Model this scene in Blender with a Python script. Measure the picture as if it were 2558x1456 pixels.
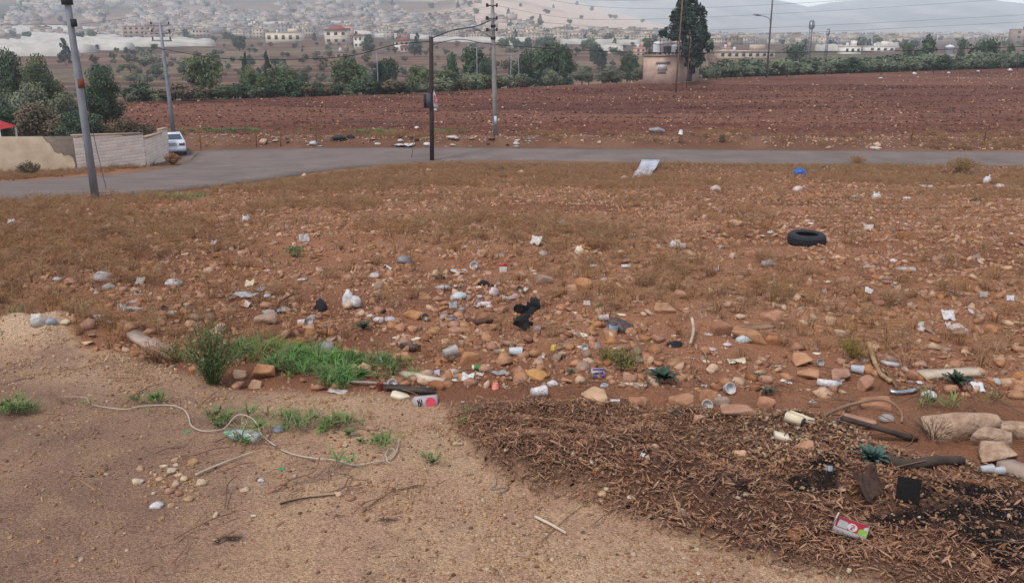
import bpy, bmesh, math, random
import numpy as np
from mathutils import Vector, Matrix, Euler
for _o in list(bpy.data.objects):
    bpy.data.objects.remove(_o)
scene = bpy.context.scene
COL = scene.collection
# ---------------------------------------------------------------- camera, sky, sun, exposure
CZ = 3.0                      # eye height above the zero level; the ground below lies near zero
FPX, CU, CV = 2130.0, 1279.0, 728.0
PITCH = math.radians(16.92)
SN, CS = math.sin(PITCH), math.cos(PITCH)
cd = bpy.data.cameras.new('camera')
cd.sensor_width = 36.0
cd.lens = 36.0 * FPX / 2558.0
cd.clip_start = 0.1
cd.clip_end = 30000
cam = bpy.data.objects.new('camera', cd)
COL.objects.link(cam)
cam.location = (0, 0, CZ)
cam.rotation_euler = (math.radians(90) - PITCH, 0, 0)
scene.camera = cam

SUN_EL, SUN_AZ = math.radians(60), math.radians(216)   # azimuth clockwise from +Y: behind the viewer's left shoulder, veiled by cloud
world = bpy.data.worlds.new("World")
scene.world = world
world.use_nodes = True
wn = world.node_tree
for n in list(wn.nodes):
    wn.nodes.remove(n)
sky = wn.nodes.new('ShaderNodeTexSky')
sky.sky_type = 'NISHITA'
sky.sun_disc = False
sky.sun_elevation = SUN_EL
sky.sun_rotation = SUN_AZ
sky.altitude = 600
sky.air_density = 1.0
sky.dust_density = 1.0
sky.ozone_density = 1.0
hs = wn.nodes.new('ShaderNodeHueSaturation')           # overcast: the blue is washed out of the whole sky
hs.inputs['Saturation'].default_value = 0.52
bg = wn.nodes.new('ShaderNodeBackground')
bg.inputs['Strength'].default_value = 0.15
wo = wn.nodes.new('ShaderNodeOutputWorld')
wn.links.new(sky.outputs['Color'], hs.inputs['Color'])
wn.links.new(hs.outputs['Color'], bg.inputs['Color'])
wn.links.new(bg.outputs['Background'], wo.inputs['Surface'])

sl = bpy.data.lights.new('sun', 'SUN')
sl.energy = 1.5
sl.angle = math.radians(12)
sl.color = (1.0, 0.95, 0.88)
so = bpy.data.objects.new('sun', sl)
COL.objects.link(so)
_d = Vector((math.sin(SUN_AZ) * math.cos(SUN_EL), math.cos(SUN_AZ) * math.cos(SUN_EL), math.sin(SUN_EL)))
so.rotation_euler = _d.to_track_quat('Z', 'Y').to_euler()
so.location = (0, 0, 60)

vs = scene.view_settings
vs.view_transform = 'Standard'
vs.look = 'None'
vs.exposure = 0.73
vs.gamma = 1.0
vs.use_curve_mapping = False
scene.cycles.volume_bounces = 2
scene.cycles.max_bounces = 6
scene.cycles.transparent_max_bounces = 12
scene.render.film_transparent = False

# ---------------------------------------------------------------- colour and noise helpers
def lin(c):
    c = np.asarray(c, float) / 255.0
    return np.where(c <= 0.04045, c / 12.92, ((c + 0.055) / 1.055) ** 2.4)
def L4(c):
    return tuple(float(x) for x in lin(c)) + (1.0,)
def _hash(ix, iy, seed):
    h = (ix.astype(np.int64) * 374761393 + iy.astype(np.int64) * 668265263 + int(seed) * 1442695041) & 0xffffffff
    h = ((h ^ (h >> 13)) * 1274126177) & 0xffffffff
    h = ((h ^ (h >> 16)) * 2246822519) & 0xffffffff
    return ((h ^ (h >> 15)) & 0xffffff) / float(0xffffff)
def vnoise(x, y, seed=0):
    x = np.asarray(x, float); y = np.asarray(y, float)
    ix = np.floor(x); iy = np.floor(y)
    fx = x - ix; fy = y - iy
    fx = fx * fx * (3 - 2 * fx); fy = fy * fy * (3 - 2 * fy)
    a = _hash(ix, iy, seed); b = _hash(ix + 1, iy, seed); c = _hash(ix, iy + 1, seed); d = _hash(ix + 1, iy + 1, seed)
    return (a * (1 - fx) + b * fx) * (1 - fy) + (c * (1 - fx) + d * fx) * fy
def fbm(x, y, scale, seed=0, octs=4, gain=0.5):
    """about -0.5..0.5"""
    t = 0.0; amp = 1.0; tot = 0.0; f = 1.0 / scale
    for k in range(octs):
        t = t + amp * (vnoise(np.asarray(x) * f + 17.3 * k, np.asarray(y) * f - 9.1 * k, seed + k) - 0.5)
        tot += amp; amp *= gain; f *= 2.03
    return t / tot * 1.4
def sstep(a, b, x):
    t = np.clip((np.asarray(x, float) - a) / (b - a), 0, 1)
    return t * t * (3 - 2 * t)
def mixc(c, m, col):
    return c * (1 - m[:, None]) + np.asarray(col)[None, :] * m[:, None]

def dull(c, k=.95):
    return tuple(q * k for q in c)

# ---------------------------------------------------------------- the lie of the land
_PY = np.array([-30, 0, 3, 5, 6.5, 8, 10, 12.5, 15.5, 20, 24, 30, 34, 42, 50, 55, 58, 62, 66, 72, 80, 95, 112, 130, 152, 175, 260])
_PZ = np.array([-2.4, -2.72, -2.85, -2.97, -3.1, -3.22, -3.36, -3.5, -3.70, -4.2, -4.72, -5.52, -6.05, -6.98, -7.7, -8.1, -8.2, -8.2, -7.95, -7.85, -7.7, -7.45, -7.0, -6.5, -6.0, -5.4, -4.0])
def _pchip(x, y):
    h = np.diff(x); d = np.diff(y) / h
    m = np.zeros_like(y)
    for i in range(1, len(x) - 1):
        if d[i - 1] * d[i] > 0:
            w1 = 2 * h[i] + h[i - 1]; w2 = h[i] + 2 * h[i - 1]
            m[i] = (w1 + w2) / (w1 / d[i - 1] + w2 / d[i])
    m[0] = d[0]; m[-1] = d[-1]
    def f(t):
        t = np.clip(np.asarray(t, float), x[0], x[-1])
        i = np.clip(np.searchsorted(x, t, side='right') - 1, 0, len(x) - 2)
        s = (t - x[i]) / h[i]
        return ((1 + 2 * s) * (1 - s) ** 2 * y[i] + s * (1 - s) ** 2 * h[i] * m[i]
                + s * s * (3 - 2 * s) * y[i + 1] + s * s * (s - 1) * h[i] * m[i + 1])
    return f
P = _pchip(_PY.astype(float), _PZ)
def field_edge(x):            # far edge of the ploughed field
    return np.interp(x, [-300, -120, -70, -41.5, -13.5, 9.2, 34, 88, 150, 300], [70, 82, 90, 96, 105, 118, 130, 152, 172, 210])
_hill = _pchip(np.array([100, 200, 300, 400, 500, 700, 900, 1200, 1500, 1800, 2200, 2800, 4000.]),
               np.array([-13, -13, -11, -8.6, -6.8, -2.5, 5, 24, 48, 74, 104, 120, 60.]))
_plain = _pchip(np.array([100, 200, 400, 1000, 3000, 9000.]), np.array([-10.5, -10, -9.5, -9, -8.6, -8]))
def far_land(x, y):
    a = x / np.maximum(y, 1.0)
    w = sstep(0.26, -0.04, a)
    h = _plain(y) * (1 - w) + _hill(y) * w
    roll = fbm(x, y, 420, 31, 4) * np.clip((y - 350) / 600, 0, 1) * 26 * (0.25 + 0.75 * w)
    roll2 = fbm(x, y, 90, 37, 3) * np.clip((y - 170) / 200, 0, 1) * 3.0 * (0.3 + 0.7 * w)
    return h + roll * w + roll2
def project(x, y, z):
    d = np.maximum(y * CS - z * SN, 0.05)
    return CU + FPX * x / d, CV - FPX * (y * SN + z * CS) / d
# lines in the ground, given where they are seen and laid on the near slope
_PLU = [-2600, -800, 0, 120, 200, 330, 440, 560, 640, 830, 950, 1060, 1130, 1250, 1500, 1900, 2200, 2558, 3400, 5000]
_PLV = [820, 830, 845, 815, 868, 895, 930, 965, 975, 985, 988, 1005, 1035, 1030, 1010, 1055, 1115, 1200, 1260, 1300]
_MLU = [1090, 1130, 1180, 1250, 1400, 1540, 1660, 1850, 2000, 2150, 2300, 2800, 4000]
_MLV = [1010, 1065, 1130, 1190, 1222, 1288, 1335, 1385, 1425, 1462, 1500, 1640, 2100]
ROAD_NEAR = [(-900, 530), (-300, 512), (0, 500), (200, 491), (400, 480), (600, 458), (800, 428), (950, 412), (1100, 402), (1250, 398), (1500, 402), (1900, 408), (2300, 411), (2558, 413), (2900, 417), (4200, 430)]
ROAD_FAR = [(-900, 482), (-300, 467), (0, 456), (200, 443), (340, 432), (430, 419), (472, 404), (500, 379), (620, 374), (800, 371), (1090, 370), (1500, 373), (2000, 377), (2558, 381), (2900, 384), (4200, 392)]
def _unproj_base(u, v):
    t = np.linspace(2, 300, 6000)
    dx = (u - CU) / FPX; dw = (CV - v) / FPX
    dy = CS + dw * SN; dz = -SN + dw * CS
    z = t * dz - P(t * dy)
    i = np.argmax(z < 0)
    k = z[i - 1] / (z[i - 1] - z[i])
    tt = t[i - 1] + (t[i] - t[i - 1]) * k
    return (tt * dx, tt * dy)
RN = np.array([_unproj_base(*p) for p in ROAD_NEAR])
RF = np.array([_unproj_base(*p) for p in ROAD_FAR])
BRANCH = np.array([_unproj_base(*p) for p in [(472, 404), (500, 379)]])
def seg_dist(px, py, poly, closed=True):
    d = np.full(px.shape, 1e9)
    n = len(poly)
    for i in range(n if closed else n - 1):
        ax, ay = poly[i]; bx, by = poly[(i + 1) % n]
        vx, vy = bx - ax, by - ay
        L = vx * vx + vy * vy + 1e-12
        t = np.clip(((px - ax) * vx + (py - ay) * vy) / L, 0, 1)
        d = np.minimum(d, np.hypot(px - ax - t * vx, py - ay - t * vy))
    return d
def inside(px, py, poly):
    r = np.zeros(px.shape, bool)
    n = len(poly)
    for i in range(n):
        ax, ay = poly[i]; bx, by = poly[(i + 1) % n]
        if ay == by:
            continue
        c = (ay > py) != (by > py)
        r ^= c & (px < (bx - ax) * (py - ay) / (by - ay) + ax)
    return r
BRANCH_FAR = [(BRANCH[0][0] - 4.5, BRANCH[0][1] + 3.2), (BRANCH[1][0] - 13, BRANCH[1][1] + 9)]
ROAD_POLY = [tuple(p) for p in RN] + [tuple(p) for p in RF[::-1]]
BRANCH_POLY = [tuple(BRANCH[0]), tuple(BRANCH[1]), (BRANCH[1][0] - 16, BRANCH[1][1] + 2.5), (BRANCH[0][0] - 14, BRANCH[0][1] + 7.0)]
def road_mask(x, y):          # 1 on the road, falling to 0 about a metre and a half beyond it
    m = np.zeros(x.shape)
    s = (y > 24) & (y < 78)
    if s.any():
        xs, ys = x[s], y[s]
        d = np.minimum(seg_dist(xs, ys, ROAD_POLY), seg_dist(xs, ys, BRANCH_POLY))
        ins = inside(xs, ys, ROAD_POLY) | inside(xs, ys, BRANCH_POLY)
        m[s] = np.where(ins, 1.0, 1 - sstep(0.3, 1.8, d))
    return m
def masks(x, y):
    u, v = project(x, y, P(y))
    w = 14 * fbm(x, y, 1.1, 5, 3) + 10 * fbm(x, y, 0.35, 6, 2)
    near = y < 14
    w1 = w + sstep(1100, 1300, u) * (24 * fbm(x, y, .5, 9, 3) + 20 * fbm(x, y, .18, 10, 2))
    plat = np.where(near, sstep(-16, 16, v + w1 - np.interp(u, _PLU, _PLV)), 0.0)
    low = np.interp(u, _MLU, _MLV)
    w2 = 34 * fbm(x, y, 0.7, 7, 3) + 26 * fbm(x, y, 0.2, 8, 2)
    mul = plat * (1 - sstep(-38, 30, v - w2 - low)) * sstep(1060, 1220, u + w2)
    return u, v, plat, mul
ASH = [(2058, 1225, 38, 48), (2380, 1322, 190, 56), (2500, 1380, 130, 80), (1820, 1185, 30, 16), (1860, 1250, 40, 14), (2000, 1235, 30, 24), (2170, 1178, 80, 10), (2290, 1265, 60, 22), (2100, 1345, 36, 22), (2440, 1250, 120, 14)]
HEAP = _unproj_base(100, 838)
def HD(x, y):
    """height of the ground, relative to the eye"""
    x = np.atleast_1d(np.asarray(x, float)); y = np.atleast_1d(np.asarray(y, float))
    e = field_edge(x)
    z = P(y)
    yfar = np.maximum(y, 90)
    s = sstep(0, 34, y - e)
    z = np.where(y > e, P(np.minimum(y, e)) * (1 - s) + far_land(x, yfar) * s, z)
    n = (y < 62.5)
    if n.any():
        xn, yn = x[n], y[n]
        u, v, plat, mul = masks(xn, yn)
        rm = road_mask(xn, yn)
        f = (1 - plat) * (1 - rm)
        d = f * (fbm(xn, yn, 2.6, 11, 3) * 0.13 + fbm(xn, yn, 0.42, 12, 3) * 0.075
                 + 0.028 * np.sin((yn + 0.035 * xn + 0.5 * fbm(xn, yn, 5, 13, 2)) * 2 * math.pi / 0.95) * sstep(11, 16, yn))
        d = d + plat * (1 - mul) * (fbm(xn, yn, 1.7, 14, 3) * 0.07 + fbm(xn, yn, 0.30, 15, 3) * 0.02 + 0.01)
        d = d + mul * (0.08 + fbm(xn, yn, 0.8, 16, 3) * 0.26 + fbm(xn, yn, 0.12, 17, 2) * 0.03)
        hx = (xn - HEAP[0]) / 0.62; hy = (yn - HEAP[1]) / 0.42
        d = d + 0.27 * np.exp(-(hx * hx + hy * hy)) * (1 + 0.8 * fbm(xn, yn, 0.3, 18, 2))
        pass
        z[n] += d - 0.05 * rm
    m = (y >= 62.5) & (y < 240)
    if m.any():
        xm, ym = x[m], y[m]
        rm = road_mask(xm, ym)
        inf = sstep(-1, 3, field_edge(xm) - ym)
        bank = np.exp(-((ym - 64.9) / 1.3) ** 2) * (0.35 + 0.7 * fbm(xm, ym, 4.0, 21, 3))
        fur = 0.10 * np.sin((ym + 0.03 * xm + 1.2 * fbm(xm, ym, 14, 22, 2)) * 2 * math.pi / 2.3) * sstep(68, 72, ym)
        z[m] += (1 - rm) * inf * (bank + fur + fbm(xm, ym, 0.9, 23, 3) * 0.17 + fbm(xm, ym, 9, 24, 3) * 0.25) - 0.05 * rm
    return z
def ray(u, v):
    dw = (CV - v) / FPX
    return np.array([(u - CU) / FPX, CS + dw * SN, -SN + dw * CS])
_T = np.concatenate([np.arange(2.5, 40, 0.1), np.arange(40, 240, 0.4), np.geomspace(240, 6000, 900)])
def at(u, v):
    """the point of the ground seen at (u, v); world coordinates"""
    r = ray(u, v)
    z = _T * r[2] - HD(_T * r[0], _T * r[1])
    hit = np.nonzero(z < 0)[0]
    if len(hit) == 0:
        t = 3000.0
    else:
        i = hit[0]
        t0, t1 = _T[max(i - 1, 0)], _T[i]
        tt = np.linspace(t0, t1, 24)
        zz = tt * r[2] - HD(tt * r[0], tt * r[1])
        j = np.nonzero(zz < 0)[0]
        t = tt[j[0]] if len(j) else t1
    x, y = t * r[0], t * r[1]
    return Vector((x, y, float(HD(x, y)[0]) + CZ))
def at_field(u, v):
    """like at(), but never past the far edge of the ploughed field"""
    p = at(u, v)
    Y = float(field_edge((u - CU) / FPX * 118.0)) - 1.2
    if p.y > Y:
        x = (u - CU) / FPX * (Y * CS + 7 * SN)
        p = Vector((x, Y, gz(x, Y)))
    return p
def at_y(u, v, Y):
    """the point seen at (u, v) that stands at distance Y in front of the eye; world coordinates"""
    r = ray(u, v)
    t = Y / r[1]
    return Vector((t * r[0], Y, t * r[2] + CZ))
def depth(p):
    return p[1] * CS - (p[2] - CZ) * SN
def px2m(p, n):
    return n * depth(p) / FPX
def gz(x, y):
    return float(HD(x, y)[0]) + CZ

def zone_of(u, table):
    for lim, phrase in table:
        if u < lim:
            return phrase
    return table[-1][1]
FARZ = [(300, 'above the large greenhouses'), (600, 'near the apartment block'), (820, 'behind the white house'), (1000, 'behind the villas'), (1250, 'beyond the timber pole'), (1480, 'beyond the power pole'), (1720, 'beyond the block building'), (1960, 'beyond the street lamp'), (2200, 'around the telecom masts'), (9999, 'beyond the white tank')]
# ---------------------------------------------------------------- mesh and object helpers
def mesh_from(name, V, F, mats=(), smooth=False, mi=None):
    V = np.asarray(V, np.float32).reshape(-1, 3)
    me = bpy.data.meshes.new(name)
    me.vertices.add(len(V))
    me.vertices.foreach_set('co', V.ravel())
    if isinstance(F, np.ndarray):
        n, k = F.shape
        ls = np.arange(n, dtype=np.int32) * k
        flat = F.astype(np.int32).ravel()
    else:
        cnt = np.array([len(f) for f in F], np.int32)
        n = len(F)
        ls = (np.cumsum(cnt) - cnt).astype(np.int32)
        flat = np.array([i for f in F for i in f], np.int32)
    me.loops.add(len(flat))
    me.loops.foreach_set('vertex_index', flat)
    me.polygons.add(n)
    me.polygons.foreach_set('loop_start', ls)
    if smooth:
        me.polygons.foreach_set('use_smooth', np.ones(n, bool))
    for m in mats:
        me.materials.append(m)
    if mi is not None:
        me.polygons.foreach_set('material_index', np.asarray(mi, np.int32))
    me.update(calc_edges=True)
    me.validate()
    return me
def ob(name, me, parent=None, loc=None, rot=None, scl=None):
    o = bpy.data.objects.new(name, me)
    COL.objects.link(o)
    if parent is not None:
        o.parent = parent
    if loc is not None:
        o.location = loc
    if rot is not None:
        o.rotation_euler = rot
    if scl is not None:
        o.scale = scl if hasattr(scl, '__len__') else (scl, scl, scl)
    return o
def tag(o, label=None, cat=None, group=None, kind=None):
    if label: o['label'] = label
    if cat: o['category'] = cat
    if group: o['group'] = group
    if kind: o['kind'] = kind
    return o
def thing(name, label, cat, loc=(0, 0, 0), rot=(0, 0, 0), group=None):
    o = bpy.data.objects.new(name, None)
    COL.objects.link(o)
    o.location = loc
    o.rotation_euler = rot
    o.empty_display_size = 0.2
    return tag(o, label, cat, group)
class MB:
    """collects shapes for ONE mesh"""
    def __init__(s):
        s.V = []; s.F = []; s.M = []; s.n = 0
    def add(s, V, F, m=0):
        V = np.asarray(V, float).reshape(-1, 3)
        s.V.append(V)
        for f in F:
            s.F.append([int(i) + s.n for i in f]); s.M.append(m)
        s.n += len(V)
        return s
    def box(s, c, d, m=0, rz=0.0, taper=1.0):
        x, y, z = d[0] / 2, d[1] / 2, d[2] / 2
        V = np.array([(-x, -y, -z), (x, -y, -z), (x, y, -z), (-x, y, -z), (-x * taper, -y * taper, z), (x * taper, -y * taper, z), (x * taper, y * taper, z), (-x * taper, y * taper, z)])
        if rz:
            c_, s_ = math.cos(rz), math.sin(rz)
            V = V @ np.array([[c_, s_, 0], [-s_, c_, 0], [0, 0, 1]])
        return s.add(V + np.asarray(c, float), [(0, 3, 2, 1), (4, 5, 6, 7), (0, 1, 5, 4), (1, 2, 6, 5), (2, 3, 7, 6), (3, 0, 4, 7)], m)
    def tube(s, pts, r, n=7, m=0, caps=True):
        V, F = tube_geo(pts, r, n, caps)
        return s.add(V, F, m)
    def lathe(s, prof, n=14, m=0, c=(0, 0, 0), closed=False):
        V, F = lathe_geo(prof, n)
        return s.add(V + np.asarray(c, float), F, m)
    def mesh(s, name, mats, smooth=False):
        return mesh_from(name, np.concatenate(s.V), s.F, mats, smooth, s.M)
def tube_geo(pts, r, n=7, caps=True):
    pts = [np.asarray(p, float) for p in pts]
    if not hasattr(r, '__len__'):
        r = [r] * len(pts)
    V = []; F = []
    prev = None
    for i, p in enumerate(pts):
        t = pts[min(i + 1, len(pts) - 1)] - pts[max(i - 1, 0)]
        t = t / (np.linalg.norm(t) + 1e-9)
        if prev is None:
            a = np.array([0, 0, 1.0]) if abs(t[2]) < 0.9 else np.array([1.0, 0, 0])
            x = np.cross(a, t)
        else:
            x = prev - t * np.dot(prev, t)
        x /= np.linalg.norm(x) + 1e-9
        prev = x
        y = np.cross(t, x)
        for k in range(n):
            an = 2 * math.pi * k / n
            V.append(p + r[i] * (math.cos(an) * x + math.sin(an) * y))
    for i in range(len(pts) - 1):
        for k in range(n):
            a = i * n + k; b = i * n + (k + 1) % n
            F.append((a, b, b + n, a + n))
    if caps:
        F.append(tuple(range(n - 1, -1, -1)))
        F.append(tuple((len(pts) - 1) * n + k for k in range(n)))
    return np.array(V), F
def lathe_geo(prof, n=14):
    V = []; F = []
    for (r, z) in prof:
        for k in range(n):
            a = 2 * math.pi * k / n
            V.append((r * math.cos(a), r * math.sin(a), z))
    for i in range(len(prof) - 1):
        for k in range(n):
            a = i * n + k; b = i * n + (k + 1) % n
            F.append((a, b, b + n, a + n))
    if prof[0][0] > 1e-4:
        F.append(tuple(range(n - 1, -1, -1)))
    return np.array(V), F
def smooth_path(pts, k=6):
    pts = [np.asarray(p, float) for p in pts]
    out = []
    for i in range(len(pts) - 1):
        p0 = pts[max(i - 1, 0)]; p1 = pts[i]; p2 = pts[i + 1]; p3 = pts[min(i + 2, len(pts) - 1)]
        for j in range(k):
            t = j / k
            out.append(0.5 * ((2 * p1) + (-p0 + p2) * t + (2 * p0 - 5 * p1 + 4 * p2 - p3) * t * t + (-p0 + 3 * p1 - 3 * p2 + p3) * t ** 3))
    out.append(pts[-1])
    return out

# ---------------------------------------------------------------- materials
_mats = {}
def mat(name, col, rough=0.85, var=0.18, scale=6.0, col2=None, bump=0.0, bscale=40.0, rnd=0.0, metal=0.0, spec=0.3, alpha=1.0, trans=0.0, amt=0.5, coords='Object', sss=0.0):
    """matt procedural surface: two tones mixed by noise, a slight change per object, fine relief"""
    if name in _mats:
        return _mats[name]
    m = bpy.data.materials.new(name)
    m.use_nodes = True
    nt = m.node_tree
    b = nt.nodes['Principled BSDF']
    b.inputs['Roughness'].default_value = rough
    b.inputs['Metallic'].default_value = metal
    b.inputs['Specular IOR Level'].default_value = spec
    tc = nt.nodes.new('ShaderNodeTexCoord')
    no = nt.nodes.new('ShaderNodeTexNoise')
    no.inputs['Scale'].default_value = scale
    no.inputs['Detail'].default_value = 4
    nt.links.new(tc.outputs[coords], no.inputs['Vector'])
    c1 = np.clip(lin(col), 0, 1)
    c2 = np.clip(lin(col2), 0, 1) if col2 is not None else np.clip(c1 * (1 - var), 0, 1)
    c1b = c1 if col2 is not None else np.clip(c1 * (1 + var), 0, 1)
    ramp = nt.nodes.new('ShaderNodeValToRGB')
    ramp.color_ramp.elements[0].position = 0.5 - 0.22 * (1.2 - amt)
    ramp.color_ramp.elements[1].position = 0.5 + 0.22 * (1.2 - amt)
    ramp.color_ramp.elements[0].color = tuple(c2) + (1,)
    ramp.color_ramp.elements[1].color = tuple(c1b) + (1,)
    nt.links.new(no.outputs['Fac'], ramp.inputs['Fac'])
    out = ramp.outputs['Color']
    if rnd > 0:
        oi = nt.nodes.new('ShaderNodeObjectInfo')
        mr = nt.nodes.new('ShaderNodeMapRange')
        mr.inputs['To Min'].default_value = 1 - rnd
        mr.inputs['To Max'].default_value = 1 + rnd
        nt.links.new(oi.outputs['Random'], mr.inputs['Value'])
        h = nt.nodes.new('ShaderNodeHueSaturation')
        nt.links.new(mr.outputs['Result'], h.inputs['Value'])
        ml = nt.nodes.new('ShaderNodeMath'); ml.operation = 'MULTIPLY'; ml.inputs[1].default_value = 37.7
        fr = nt.nodes.new('ShaderNodeMath'); fr.operation = 'FRACT'
        m2 = nt.nodes.new('ShaderNodeMapRange'); m2.inputs['To Min'].default_value = 0.90; m2.inputs['To Max'].default_value = 1.08
        nt.links.new(oi.outputs['Random'], ml.inputs[0]); nt.links.new(ml.outputs[0], fr.inputs[0]); nt.links.new(fr.outputs[0], m2.inputs['Value'])
        nt.links.new(m2.outputs['Result'], h.inputs['Saturation'])
        nt.links.new(out, h.inputs['Color'])
        out = h.outputs['Color']
    nt.links.new(out, b.inputs['Base Color'])
    if bump > 0:
        n2 = nt.nodes.new('ShaderNodeTexNoise')
        n2.inputs['Scale'].default_value = bscale
        n2.inputs['Detail'].default_value = 5
        nt.links.new(tc.outputs[coords], n2.inputs['Vector'])
        bp = nt.nodes.new('ShaderNodeBump')
        bp.inputs['Strength'].default_value = bump
        bp.inputs['Distance'].default_value = 0.02
        nt.links.new(n2.outputs['Fac'], bp.inputs['Height'])
        nt.links.new(bp.outputs['Normal'], b.inputs['Normal'])
    if alpha < 1:
        b.inputs['Alpha'].default_value = alpha
    if trans > 0:
        b.inputs['Transmission Weight'].default_value = trans
    _mats[name] = m
    return m
def shade_from(name, attr=True, bump=0.5, bscale=30.0, fine=9.0, fvar=0.35, rough=0.95):
    """ground: the colour laid on the points, broken up by fine grain and relief"""
    m = bpy.data.materials.new(name)
    m.use_nodes = True
    nt = m.node_tree
    b = nt.nodes['Principled BSDF']
    b.inputs['Roughness'].default_value = rough
    b.inputs['Specular IOR Level'].default_value = 0.15
    at_ = nt.nodes.new('ShaderNodeAttribute'); at_.attribute_name = 'albedo'
    tc = nt.nodes.new('ShaderNodeTexCoord')
    n1 = nt.nodes.new('ShaderNodeTexNoise'); n1.inputs['Scale'].default_value = fine; n1.inputs['Detail'].default_value = 8; n1.inputs['Roughness'].default_value = 0.72
    nt.links.new(tc.outputs['Object'], n1.inputs['Vector'])
    mr = nt.nodes.new('ShaderNodeMapRange')
    mr.inputs['From Min'].default_value = 0.3; mr.inputs['From Max'].default_value = 0.7
    mr.inputs['To Min'].default_value = 1 - fvar; mr.inputs['To Max'].default_value = 1 + fvar
    nt.links.new(n1.outputs['Fac'], mr.inputs['Value'])
    mx = nt.nodes.new('ShaderNodeMix'); mx.data_type = 'RGBA'; mx.blend_type = 'MULTIPLY'; mx.inputs[0].default_value = 1.0
    nt.links.new(at_.outputs['Color'], mx.inputs[6]); nt.links.new(mr.outputs['Result'], mx.inputs[7])
    nt.links.new(mx.outputs[2], b.inputs['Base Color'])
    n2 = nt.nodes.new('ShaderNodeTexNoise'); n2.inputs['Scale'].default_value = bscale; n2.inputs['Detail'].default_value = 6
    nt.links.new(tc.outputs['Object'], n2.inputs['Vector'])
    bp = nt.nodes.new('ShaderNodeBump'); bp.inputs['Strength'].default_value = bump; bp.inputs['Distance'].default_value = 0.03
    nt.links.new(n2.outputs['Fac'], bp.inputs['Height']); nt.links.new(bp.outputs['Normal'], b.inputs['Normal'])
    return m
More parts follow.
